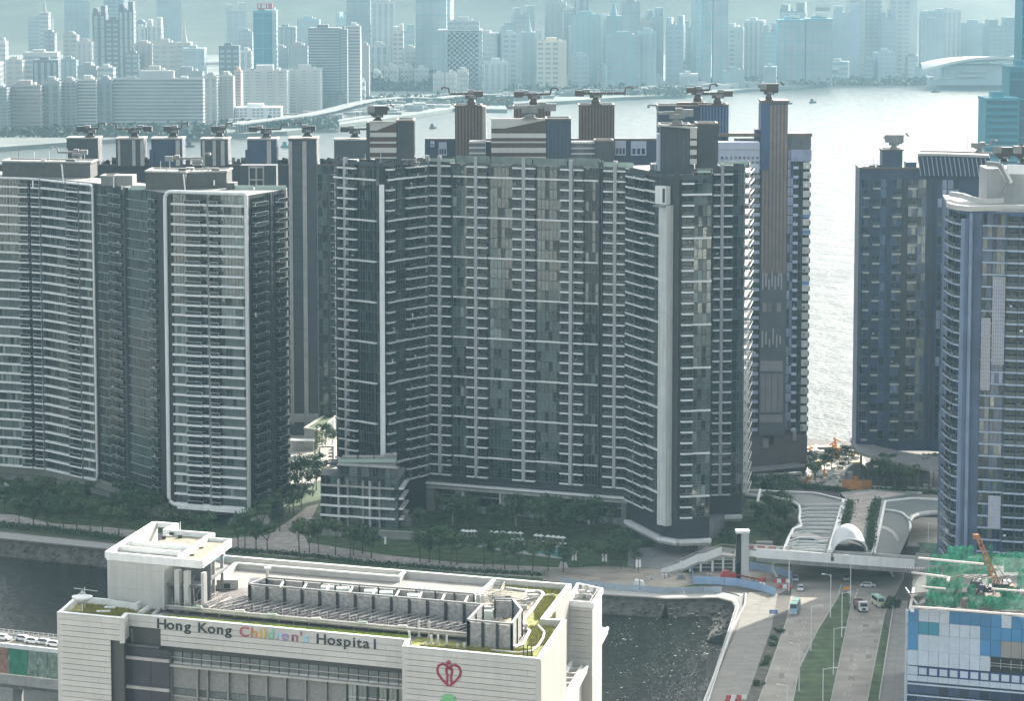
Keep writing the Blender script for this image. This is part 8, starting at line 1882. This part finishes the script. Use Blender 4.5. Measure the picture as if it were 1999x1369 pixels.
# wells behind
for (a, b, c_, d_) in ((235, 1068, 345, 1078), (252, 1060, 362, 1069)):
    p, q = PZ(a, b), PZ(c_, d_); PH.raw('louvre_wall', MB().bar(p + Vector((0, 0, -3)), q + Vector((0, 0, -3)), .3, conc_lt, 4.5))
for k in range(5): p, q = PZ(238, 1071), PZ(340, 1080); PH.raw('louvre', MB().bar(p + Vector((0, -.3, -1.5 - k * .6)), q + Vector((0, -.3, -1.5 - k * .6)), .2, conc, .12))
for i in range(3): p = PZ(260 + i * 41, 1063 + i * 3); PH.raw('duct_head', MB().box(p.x, p.x + 1.1, p.y, p.y + 1, zP - 3, zP - .7, mat('duct_mint', (.45, .52, .47), .5)))
fl_ = [PZ(215, 1078), PZ(392, 1092), PZ(446, 1054), PZ(304, 1021)]
PH.raw('inner_floor', MB().prism([(p.x, p.y) for p in fl_], 58.5, 59.0, conc_dk, conc))
rg = [PZ(300, 1055), PZ(372, 1060), PZ(400, 1040), PZ(322, 1036)]; PH.raw('pebbled_roof', MB().prism([(p.x, p.y) for p in rg], 62.4, 63.0, conc, gravel))
rg = [PZ(356, 1088), PZ(392, 1091), PZ(443, 1054), PZ(405, 1050)]; PH.raw('pebbled_roof', MB().prism([(p.x, p.y) for p in rg], 62.5, 63.4, conc, gravel))
for (a, b) in ((335, 1042), (352, 1047), (392, 1044), (320, 1049), (393, 1071), (375, 1085)): p = PZ(a, b, 63.4); PH.raw('roof_drain', MB().box(p.x - .4, p.x + .4, p.y - .4, p.y + .4, p.z - .3, p.z + .25, metal_dk))
# open bay under the canopy
for (px, w_) in ((339, 1.0), (357, .9), (391, .6)):
    u = fP.u(px, 1120); fP.put('column', MB().box(0, w_, .2, 1.4, 0, 7.8, pcm).mesh('column'), u, ZH - 1.2, 0)
PH.raw('back_wall', MB().bar(fP.P(u322 + .5, 58.5, -5), fP.P(fP.L - 1, 58.5, -5), .4, conc_dk, 8)); PH.raw('side_return', MB().bar(fP.P(u322 - .2, 58.6, -.5), fP.P(u322 - .2, 58.6, -9), .4, pcm, 8.6))
sc2 = A3_ - A2; 
for k in range(3): p = A2.lerp(A3_, .25 + .3 * k); PH.raw('column', MB().box(p.x - 1.2, p.x - .6, p.y, p.y + .6, ZH - 1.2, zP - 1.4, conc_lt))
for i in range(14):
    u = u322 + .8 + r_.uniform(0, fP.L - u322 - 2); PH.raw('pipework', MB().tube([fP.P(u, ZH - 1, -1.8 - r_.random()), fP.P(u, ZH + r_.uniform(2, 6), -1.8), fP.P(u + r_.uniform(.5, 1.5), ZH + r_.uniform(2, 6), -2.2)], .14, r_.choice([metal_dk, steel, metal_md]), 5))
p = W(428, 1100, zr); PH.raw('water_tank', MB().lathe([(1.0, zr + .8), (1.2, zr + 2), (.7, zr + 3.4)], mat('tank_aqua', (.35, .6, .68), .4), 10, p.x, p.y)); PH.raw('mast', MB().tube([PZ(352, 1035), PZ(352, 1035) + Vector((0, 0, 1.6))], .08, white_paint, 5))
# satellite dish
p = W(161, 1197, zr); t = thing('satellite_dish', 'white satellite dish pointing up on the hospital corner roof', 'satellite dish', p)
part('pole', MB().tube([(0, 0, 0), (0, 0, 1.8)], .13, white_paint, 8), t); part('dish', MB().lathe([(.1, 1.7), (1.0, 2.1), (1.75, 2.7), (1.95, 3.1), (1.85, 3.12), (.9, 2.4), (.1, 2.1)], white_paint, 20, closed=False), t, True); part('feed_arm', MB().tube([(-1.5, 0, 2.9), (-.1, 0, 3.9)], .05, white_paint, 4).tube([(1.5, 0, 2.9), (.1, 0, 3.9)], .05, white_paint, 4).box(-.25, .25, -.2, .2, 3.6, 4.1, white_panel), t); part('base', MB().box(-1.6, 1.6, -1.2, 1.2, 0, .15, conc_lt), t)
t = thing('antenna', 'thin horizontal antenna behind the satellite dish', 'antenna', W(166, 1190, zr)); part('mast', MB().tube([(0, 0, 0), (0, 0, 4.2)], .05, white_paint, 4), t); part('boom', MB().tube([(-2, 0, 4.0), (2.4, 0, 3.4)], .05, white_paint, 4), t)
for i in range(6): part('element', MB().tube([(-1.8 + i * .7, -.3, 3.95 - i * .1), (-1.8 + i * .7, .3, 3.95 - i * .1)], .03, white_paint, 4), t)
for i, (a, b, w_) in enumerate(((215, 1189, 1.0), (202, 1197, 1.3))): t = thing('roof_hatch', ['small white hatch on the planted corner roof', 'larger pale hatch beside the small white one'][i], 'hatch', W(a, b, zr)); part('lid', MB().box(-w_, w_, -.7, .7, .15, .35, white_paint), t); part('frame', MB().box(-w_ - .05, w_ + .05, -.75, .75, 0, .15, conc), t)
# curved white kerbs on the roof
def tubes(pts, r_0, m, z=zr + .3, nm='roof_kerb', h=None): H.raw(nm, MB().tube([W(a, b, z) for a, b in pts], r_0, m, 6))
tubes([(272, 1198), (285, 1190), (300, 1178), (320, 1167), (330, 1164)], .42, white_paint); tubes([(272, 1198), (276, 1200), (290, 1192), (310, 1178), (326, 1171)], .3, cream_wall)
tubes([(300, 1200), (312, 1190), (324, 1181)], .35, cream_wall); tubes([(298, 1201), (306, 1203), (316, 1202)], .3, cream_wall)
tubes([(988, 1149), (1030, 1154), (1055, 1155), (1061, 1160), (1052, 1172), (1040, 1190), (1024, 1208), (1021, 1222), (1034, 1233), (1020, 1258), (1004, 1264)], .28, white_paint)
tubes([(1062, 1237), (1060, 1246), (1050, 1262), (1035, 1273), (1010, 1276), (960, 1270)], .25, cream_wall); tubes([(1050, 1222), (1063, 1236)], .3, cream_wall)
# photovoltaic / pipe frame field
PV0 = 54.4
def QP(px, py, h=1.6): return W(px, py, PV0 + h)
fr_m = mat('frame_metal', (.20, .175, .165), .6, metal=.2, var=.3, vscale=.8)
H2 = Bld('roof_frame_field', 'field of rows of metal racks and pipes along the hospital roof', 'roof plant', W(620, 1200, PV0))
fld = [(325, 1184), (410, 1140), (480, 1148), (930, 1190), (912, 1242), (330, 1190)]
P_ = [QP(a, b, .4) for a, b in [(326, 1184), (405, 1142), (925, 1188), (912, 1240)]]
H2.raw('walkway_floor', MB().prism([(p.x, p.y) for p in P_], PV0 + .1, PV0 + .4, fr_m, mat('field_floor', (.14, .125, .115), .9, var=.4, vscale=.8)))
for i in range(30):
    u = i / 29; a_ = Vector((345 + 545 * u, 1184 + 52 * u)); L_ = 62 if i > 3 else 45; b_ = Vector((a_.x + L_ * (.95 if i < 26 else .5), a_.y - 17 * (.95 if i < 26 else .5) - (4 if i < 4 else 0)))
    p, q = QP(a_.x, a_.y, .5), QP(b_.x, b_.y, .5); n = 5
    mb = MB().bar(p + Vector((0, 0, 1.1)), q + Vector((0, 0, 1.1)), .18, steel).bar(p + Vector((0, 0, .5)), q + Vector((0, 0, .5)), .35, fr_m, .25).bar(p + Vector((.6, 0, .2)), q + Vector((.6, 0, .2)), .5, steel, .1)
    for k in range(n + 1): r0 = p.lerp(q, k / n); mb.box(r0.x - .06, r0.x + .06, r0.y - .06, r0.y + .06, r0.z - .2, r0.z + 1.15, steel)
    H2.raw('rack', mb)
for j in range(3):
    a_, b_ = QP(330, 1183 + j * 2.2, .6 + .4 * (j == 0)), QP(912, 1237 + j * 2.4, .6 + .4 * (j == 0)); H2.raw('pipe_run', MB().bar(a_, b_, .28, steel if j != 1 else fr_m, .3))
for k in range(2): a_, b_ = QP(322, 1182, 1.3 + k * .5), QP(912, 1237, 1.3 + k * .5); H2.raw('guard_rail', MB().bar(a_, b_, .09, white_panel))
for i in range(42):
    u = i / 41; p = QP(322 + 590 * u, 1182 + 55 * u, .3); H2.raw('rail_post', MB().box(p.x - .06, p.x + .06, p.y - .06, p.y + .06, p.z, p.z + 1.6, white_panel))
a_, b_ = QP(322, 1187, .2), QP(912, 1243, .2); H2.raw('edge_beam', MB().bar(a_, b_, .5, metal_md, .6))
for i in range(20): u = (i + .5) / 20; p = QP(325 + 585 * u, 1189 + 55 * u, 0); H2.raw('leg', MB().box(p.x - .12, p.x + .12, p.y, p.y + .3, zr, PV0 + 1.4, metal_md))
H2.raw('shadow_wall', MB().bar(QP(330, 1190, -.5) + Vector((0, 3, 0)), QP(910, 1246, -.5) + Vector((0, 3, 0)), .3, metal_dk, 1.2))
for i in range(6): p = QP(380 + i * 80 + r_.uniform(-10, 10), 1188 + i * 7.5, 1.0); H2.raw('green_cover', MB().hexa([(p.x - 1, p.y - .5, p.z), (p.x + 1, p.y - .5, p.z), (p.x + 1, p.y + .5, p.z), (p.x - 1, p.y + .5, p.z)], [(p.x - .8, p.y - .4, p.z + .4), (p.x + .8, p.y - .4, p.z + .4), (p.x + .8, p.y + .4, p.z + .4), (p.x - .8, p.y + .4, p.z + .4)], conc_lt if i % 2 else mat('cover_green', (.2, .26, .2), .7)))
# left walkway with railings
for (a, b, c_, d_) in ((322, 1177, 362, 1151), (370, 1153, 402, 1132), (362, 1150, 375, 1156), (402, 1135, 425, 1137)):
    p, q = W(a, b, zr + .2), W(c_, d_, zr + .2)
    for k in range(3): H2.raw('guard_rail', MB().bar(p + Vector((0, 0, .4 + k * .55)), q + Vector((0, 0, .4 + k * .55)), .09, white_paint))
    for k in range(4): r0 = p.lerp(q, k / 3); H2.raw('rail_post', MB().box(r0.x - .07, r0.x + .07, r0.y - .07, r0.y + .07, zr, r0.z + 1.6, white_paint))
P_ = [W(a, b, zr + 1.0) for a, b in ((322, 1181), (402, 1140), (430, 1142), (350, 1186))]; H2.raw('walkway_floor', MB().prism([(p.x, p.y) for p in P_], zr + .3, zr + 1.0, conc, conc_lt))
# screen wall with dark posts
scr_m = mat('screen_mesh', (.30, .295, .28), .5, metal=.4, var=.3, vscale=1.6, bump=.8, bscale=3)
post_m = mat('screen_post', (.028, .030, .036), .5)
SC = Bld('plant_screen', 'long grey plant screen with dark posts enclosing the hospital roof machines', 'plant screen', W(700, 1165, PV0))
def screen(pts, z1, h, n, nm='screen_panel', post=.55, top_m=metal_md):
    for i in range(len(pts) - 1):
        a, b = W(*pts[i], z1), W(*pts[i + 1], z1)
        for k in range(n[i]):
            p, q = a.lerp(b, k / n[i]), a.lerp(b, (k + 1) / n[i]); SC.raw(nm, MB().bar(p + Vector((0, .1, -h / 2 - .2)), q + Vector((0, .1, -h / 2 - .2)), .15, scr_m, h - .3))
            SC.raw('post', MB().box(p.x - post / 2, p.x + post / 2, p.y - .3, p.y - .02, z1 - h - .2, z1 - .1, post_m))
        SC.raw('post', MB().box(b.x - post / 2, b.x + post / 2, b.y - .3, b.y - .02, z1 - h - .2, z1 - .1, post_m)); SC.raw('top_rail', MB().bar(a, b, .5, top_m, .3))
zS = 58.6
screen([(487, 1141), (942, 1181)], zS, 3.6, [13]); screen([(487, 1141), (520, 1128), (925, 1160)], zS, 3.2, [1, 11], post=.3)
screen([(942, 1181), (914, 1211), (999, 1219), (1018, 1192), (1001, 1171)], zS + .004, 4.6, [2, 3, 2, 1], post=.5); screen([(966, 1170), (1001, 1171)], zS + .3, 3.4, [1], post=.3)
for k in range(1): SC.raw('mid_rail', MB().bar(W(914, 1211, zS - 2.6), W(999, 1219, zS - 2.6), .3, post_m, .2))
a_, b_ = W(485, 1143, zS - 1.0), W(516, 1147, zS - 1.0); SC.raw('dark_plant_box', MB().box(a_.x, b_.x, a_.y - .6, a_.y + 4, PV0 - 1, zS - .4, mat('plant_navy', (.025, .03, .045), .5)))
for i in range(9): p, q = W(553 + i * 45, 1136.5 + i * 3.6, zS + .1), W(547 + i * 45, 1147 + i * 3.8, zS + .1); SC.raw('cross_beam', MB().bar(p, q, .35, conc_lt, .3))
for i in range(5): p = W(628 + (i // 2) * 84 + (i % 2) * 30, 1141 + (i // 2) * 8 + (i % 2) * 2.4, zS - .3); SC.raw('cooling_tower', MB().box(p.x, p.x + 2.4, p.y - 3, p.y - .8, PV0, zS - .3, MATS['duct_mint']))
for i in range(14): p = W(815 + i * 9.5, 1151 + i * .95, 56.5); SC.raw('fan_unit', MB().box(p.x, p.x + .75, p.y, p.y + 1.6, zr, 56.5, white_panel).lathe([(.3, 56.5), (.28, 56.6)], metal_dk, 8, p.x + .38, p.y + .8))
p = W(443, 1133, 56.6); SC.raw('white_unit', MB().box(p.x - 2, p.x + 2.2, p.y, p.y + 2.6, zr, 56.6, white_panel).box(p.x - .6, p.x + .6, p.y - .08, p.y, 55, 55.9, metal_dk)); p = W(522, 1122, zS); SC.raw('mast', MB().tube([p - Vector((0, 0, 2)), p + Vector((0, 0, 1.0))], .3, white_panel, 6).box(p.x - .6, p.x + .6, p.y - .3, p.y + .3, p.z + 1.0, p.z + 1.4, white_paint))
for i in range(16):
    p = W(r_.uniform(930, 995), r_.uniform(1195, 1215), PV0); SC.raw('machine', MB().box(p.x, p.x + r_.uniform(.6, 2), p.y, p.y + 1.2, PV0, PV0 + r_.uniform(.8, 3), r_.choice([metal_md, metal_dk, MATS['duct_mint'], steel])))
for i in range(26):
    a_ = W(r_.uniform(930, 1045), r_.uniform(1155, 1188), zr + r_.uniform(.4, 2)); b_ = a_ + Vector((r_.uniform(-5, 5), r_.uniform(-1, 6), r_.uniform(-.3, .3))); SC.raw('roof_pipe', MB().bar(a_, b_, r_.uniform(.12, .3), r_.choice([steel, metal_dk, cream_wall, metal_md])))
for (a, b, c_, d_) in ((958, 1145, 980, 1148), (945, 1158, 1000, 1163), (1016, 1182, 1030, 1160), (920, 1172, 932, 1158), (985, 1146, 978, 1160)):
    p, q = W(a, b, zr + .6), W(c_, d_, zr + .6)
    for k in range(3): SC.raw('guard_rail', MB().bar(p + Vector((0, 0, k * .5)), q + Vector((0, 0, k * .5)), .1, conc_lt))
P_ = [W(a, b, zr + .1) for a, b in ((930, 1188), (950, 1150), (1010, 1152), (1055, 1160), (1020, 1205), (1015, 1225), (1000, 1240))]; SC.raw('plant_floor', MB().prism([(p.x, p.y) for p in P_], zr - .1, zr + .1, gravel))
for (a, b) in ((1035, 1163), (1040, 1172), (1028, 1180), (1020, 1192), (1008, 1248), (1014, 1238), (1022, 1231)): p = W(a, b, zr); SC.raw('roof_step', MB().box(p.x - .8, p.x + .8, p.y - .5, p.y + .7, zr, zr + r_.uniform(.5, 1.2), cream_wall))
# equipment on the right front planted strip
for i, (a, b, h_) in enumerate(((801, 1255, 2.6), (818, 1238, 3), (838, 1240, 3), (842, 1252, 1.6), (855, 1252, 1.6), (872, 1256, 1.9), (893, 1262, .9), (906, 1262, 1.1), (830, 1258, .9))):
    p = W(a, b + 6, zr); t = thing('roof_fixture', '%s on the planted strip above the heart emblem' % ['leaning white post at the left end', 'tall thin post second from the left', 'tall thin post third from the left', 'short white vent left', 'short white vent right', 'stout white vent', 'low cable tray', 'white hose reel box', 'low white crate'][i], 'roof fixture', p)
    part('post', MB().hexa([(-.22, -.2, 0), (.22, -.2, 0), (.22, .2, 0), (-.22, .2, 0)], [(-.4 if i == 0 else -.2, -.15, h_), (.0 if i == 0 else .2, -.15, h_), (.0 if i == 0 else .2, .15, h_), (-.4 if i == 0 else -.2, .15, h_)], white_panel), t); part('foot', MB().box(-.4, .4, -.35, .35, 0, .15, conc_lt), t)
t = thing('black_flues', 'three thin black flues at the front right roof corner', 'flue', W(1031, 1285, zr))
for k in range(3): part('flue', MB().box(-.9 + k * .7, -.72 + k * .7, -.1, .1, 0, 2.3, metal_dk), t)
# right annex: stair shaft and ledge with square openings
AN = Bld('side_annex', 'sunlit annexe right of the hospital with a ledge of square openings and a stair shaft', 'building', W(1150, 1230, 44))
def AP(px, py, z): return W(px, py, z)
sA, sB, sC, sD = AP(1110, 1177, 52), AP(1157, 1181, 52), AP(1175, 1153.5, 52), AP(1128, 1143, 52)
AN.raw('shaft', MB().prism([(p.x, p.y) for p in (sA, sB, sC, sD)], 10, 51.4, cream_wall, roofc))
fA = Face(AN, sA, sB)
for k in range(12): fA.put('shaft_panel', MB().box(0, fA.L, -.1, 0, .04, 1.1, white_panel).mesh('shaft_panel'), 0, 50.6 - k * 1.15, .1)
mb = MB()
for (p, q) in ((sA, sB), (sB, sC), (sC, sD), (sD, sA)): mb.bar(Vector((p.x, p.y, 51.9)), Vector((q.x, q.y, 51.9)), .5, white_paint, 1.1)
AN.raw('parapet', mb)
for i in range(8): p = AP(1125 + r_.uniform(0, 35), 1160 + r_.uniform(0, 14), 51.4); AN.raw('machine', MB().box(p.x, p.x + r_.uniform(.4, 1.2), p.y, p.y + .8, 51.4, 51.4 + r_.uniform(.6, 2.2), r_.choice([metal_md, steel, white_panel])))
for k in range(5): p, q = AP(1150, 1176, 51.6 + k * .5), AP(1168, 1150, 51.6 + k * .5); AN.raw('rail', MB().bar(p, q, .1, steel))
# link block between main and shaft
lk = [AP(1062, 1212, 50), AP(1101, 1214, 50), AP(1128, 1160, 50), AP(1106, 1155, 50)]
AN.raw('link_block', MB().prism([(p.x, p.y) for p in lk], 20, 48.5, cream_wall, cream_wall))
for k in range(5): p, q = AP(1062 + k * 6, 1211, 49.0), AP(1097 + k * 5, 1160, 49.0); AN.raw('roof_seam', MB().bar(p, q, .25, white_paint, .25))
# long ledge
zL = 40.0
def LP(px, py, z=zL): return W(px, py, z)
l0, l1, r0_, r1_ = LP(1155, 1222), LP(1040, 1400), LP(1188, 1226), LP(1098, 1400)
inner = [LP(1160, 1228), LP(1034, 1420)]; outer = [LP(1187, 1228), LP(1085, 1420)]
AN.raw('ledge_slab', MB().prism([(inner[0].x, inner[0].y), (outer[0].x, outer[0].y), (outer[1].x, outer[1].y), (inner[1].x, inner[1].y)], zL - 1.0, zL - .3, cream_wall, roofc))
n = 20
for i in range(n + 1):
    u = i / n; p, q = inner[0].lerp(inner[1], u), outer[0].lerp(outer[1], u); p2 = p.lerp(q, .08); q2 = p.lerp(q, .62); AN.raw('ledge_beam', MB().bar(p2 + Vector((0, 0, .02)), q2 + Vector((0, 0, .02)), 1.0, cream_wall, .62))
    if i < n: m0 = inner[0].lerp(inner[1], u + .5 / n); m1 = outer[0].lerp(outer[1], u + .5 / n); c_ = m0.lerp(m1, .36); AN.raw('opening', MB().box(c_.x - 1.0, c_.x + 1.0, c_.y - .5, c_.y + .5, zL - .29, zL - .25, metal_dk))
for (f0_, w_, h_) in ((.04, .7, 1.2), (.66, .5, .2), (.8, .4, .3), (.97, .5, .5)):
    a_, b_ = inner[0].lerp(outer[0], f0_), inner[1].lerp(outer[1], f0_); AN.raw('ledge_kerb', MB().bar(a_ + Vector((0, 0, .1)), b_ + Vector((0, 0, .1)), w_, white_paint if f0_ != .8 else cream_wall, h_))
ra, rb = LP(1156, 1222, zL), LP(1040, 1385, zL)
for i in range(20): u = i / 19; p = ra.lerp(rb, u * .8); AN.raw('rail_post', MB().box(p.x - .12, p.x + .12, p.y - .1, p.y + .1, zL, zL + 1.7, white_paint))
AN.raw('rail', MB().bar(ra + Vector((0, 0, 1.7)), ra.lerp(rb, .8) + Vector((0, 0, 1.7)), .2, white_paint)); 
wa, wb_ = outer[0], outer[1]
AN.raw('outer_wall', MB().hexa([(wa.x - 1.2, wa.y, 5), (wb_.x - 1.2, wb_.y, 5), (wb_.x - 6, wb_.y, 5), (wa.x - 6, wa.y, 5)], [(wa.x - 1.2, wa.y, zL - 1.0), (wb_.x - 1.2, wb_.y, zL - 1.0), (wb_.x - 6, wb_.y, zL - 1.0), (wa.x - 6, wa.y, zL - 1.0)], cream_wall))
AN.raw('end_wall', MB().box(wa.x - 5.6, wa.x - 1.2, wa.y - .5, wa.y + 6, 5, zL - 1.0, cream_wall))
AN.raw('lower_roof', MB().prism([(p.x, p.y) for p in (LP(1105, 1250, 38), LP(1160, 1225, 38), LP(1040, 1415, 38), LP(1000, 1415, 38))], 20, 38, conc, conc))
for k in range(3): a_, b_ = AP(1104, 1225 + k * 14, 47 - k * 2), AP(1120, 1207 + k * 14, 47 - k * 2); AN.raw('window_hood', MB().bar(a_, b_, 1.2, white_paint, .5))
# ------------------------------------------------ elevated road at the left edge
ZB = 12.0
t = thing('elevated_road', 'elevated road with mural noise barrier at the left bottom edge', 'bridge', W(40, 1262, ZB)); o_ = W(40, 1262, ZB)
def RW(px, py, z=ZB): return W(px, py, z) - o_
a_, b_ = RW(-200, 1242), RW(240, 1290); off_ = Vector((0, 12, 0))
part('road_deck', MB().hexa([a_ + Vector((0, 0, -1.2)), b_ + Vector((0, 0, -1.2)), b_ + off_ + Vector((0, 0, -1.2)), a_ + off_ + Vector((0, 0, -1.2))], [a_, b_, b_ + off_, a_ + off_], asphalt), t)
part('parapet_cap', MB().bar(a_ + Vector((0, 0, .5)), b_ + Vector((0, 0, .5)), .6, white_paint, 1.0), t); part('far_parapet', MB().bar(a_ + off_ + Vector((0, 0, .4)), b_ + off_ + Vector((0, 0, .4)), .4, conc_lt, .8), t)
for k in range(2): part('guard_rail', MB().bar(a_ + off_ + Vector((0, 0, 1.1 + k * .5)), b_ + off_ + Vector((0, 0, 1.1 + k * .5)), .12, white_panel), t)
for i in range(46): p = (a_ + off_).lerp(b_ + off_, i / 45); part('rail_post', MB().box(p.x - .08, p.x + .08, p.y - .08, p.y + .08, .4, 1.7, white_panel), t)
mc = [mat('mural_rust', (.30, .17, .12), .7, var=.3, vscale=.8), mat('mural_green', (.04, .20, .12), .7, var=.35, vscale=.6), mat('mural_sage', (.20, .27, .21), .7, var=.4, vscale=.8)]
xs = [(-180, -120, 1), (-120, -60, 2), (-60, -30, 0), (-30, 15, 0), (16, 56, 1), (57, 76, 2), (77, 96, 2), (97, 118, 2), (119, 160, 1)]
for (x0_, x1_, k) in xs:
    p, q = RW(x0_, 1266 + (x0_ + 20) * .02), RW(x1_, 1266 + (x1_ + 20) * .02); yv = a_.lerp(b_, (p.x - a_.x) / (b_.x - a_.x)).y; yv2 = a_.lerp(b_, (q.x - a_.x) / (b_.x - a_.x)).y
    part('mural_panel', MB().hexa([(p.x + .05, yv - .5, -6.2), (q.x - .05, yv2 - .5, -6.2), (q.x - .05, yv2 - .2, -6.2), (p.x + .05, yv - .2, -6.2)], [(p.x + .05, yv - .5, -.1), (q.x - .05, yv2 - .5, -.1), (q.x - .05, yv2 - .2, -.1), (p.x + .05, yv - .2, -.1)], mc[k]), t)
    if k: 
        for q_i in range(6):
            xx = p.x + (q.x - p.x) * (q_i + .5) / 6; zz_ = -1 - r_.random() * 4; part('mural_leaf', MB().hexa([(xx - .5, yv - .58, zz_ - .7), (xx + .5, yv - .58, zz_ - .7), (xx + .5, yv - .5, zz_ - .7), (xx - .5, yv - .5, zz_ - .7)], [(xx - .2, yv - .58, zz_ + .9), (xx + .2, yv - .58, zz_ + .9), (xx + .2, yv - .5, zz_ + .9), (xx - .2, yv - .5, zz_ + .9)], mc[(q_i + k) % 3] if q_i % 2 else mat('mural_pale', (.36, .38, .33), .7)), t)
part('lower_beam', MB().bar(a_ + Vector((0, -.8, -7.4)), b_ + Vector((0, -.8, -7.4)), 2.0, conc_lt, 2.0), t); part('underside', MB().bar(a_ + Vector((0, 4, -9)), b_ + Vector((0, 4, -9)), 8.0, conc, 1.2), t)
for i in range(5): p = a_.lerp(b_, i / 4 + .03); part('pier', MB().box(p.x - 1, p.x + 1, p.y + 2, p.y + 5, -17, -8, conc), t)
def car_at(p, rz, m, label):
    t = thing('car', label, 'car', p, rz)
    part('body', MB().hexa([(-.85, -2.2, .3), (.85, -2.2, .3), (.85, 2.2, .3), (-.85, 2.2, .3)], [(-.82, -2.15, .85), (.82, -2.15, .85), (.82, 2.15, .88), (-.82, 2.15, .88)], m).hexa([(-.78, -1.3, .86), (.78, -1.3, .86), (.78, 1.9, .86), (-.78, 1.9, .86)], [(-.62, -.7, 1.42), (.62, -.7, 1.42), (.62, 1.35, 1.42), (-.62, 1.35, 1.42)], m), t)
    part('windscreen', MB().poly([(-.7, -1.24, .93), (.7, -1.24, .93), (.6, -.78, 1.38), (-.6, -.78, 1.38)], glass_a), t)
    for s_ in (-1, 1): part('side_window', MB().poly([(s_ * .785, -1.0, .92), (s_ * .785, 1.6, .92), (s_ * .665, 1.25, 1.36), (s_ * .665, -.7, 1.36)], glass_a), t)
    wheels(t, (-.78, .78), (-1.35, 1.35), .32)
rdz = math.atan2((b_ - a_).y, (b_ - a_).x) + math.pi / 2
for i, (px, py, m) in enumerate(((6, 1250, white_car), (46, 1252, MATS['car_silver']), (66, 1257, white_car), (88, 1259, MATS['car_dull']), (108, 1263, white_car))):
    p = W(px, py, ZB); car_at(p, rdz, m, ['white car at the left edge on the elevated road', 'silver car second on the elevated road', 'white car in the middle of the elevated road queue', 'dull grey car fourth on the elevated road', 'white car beside the hospital corner on the elevated road'][i])
H.done(); H2.done(); SC.done(); AN.done(); PH.done()
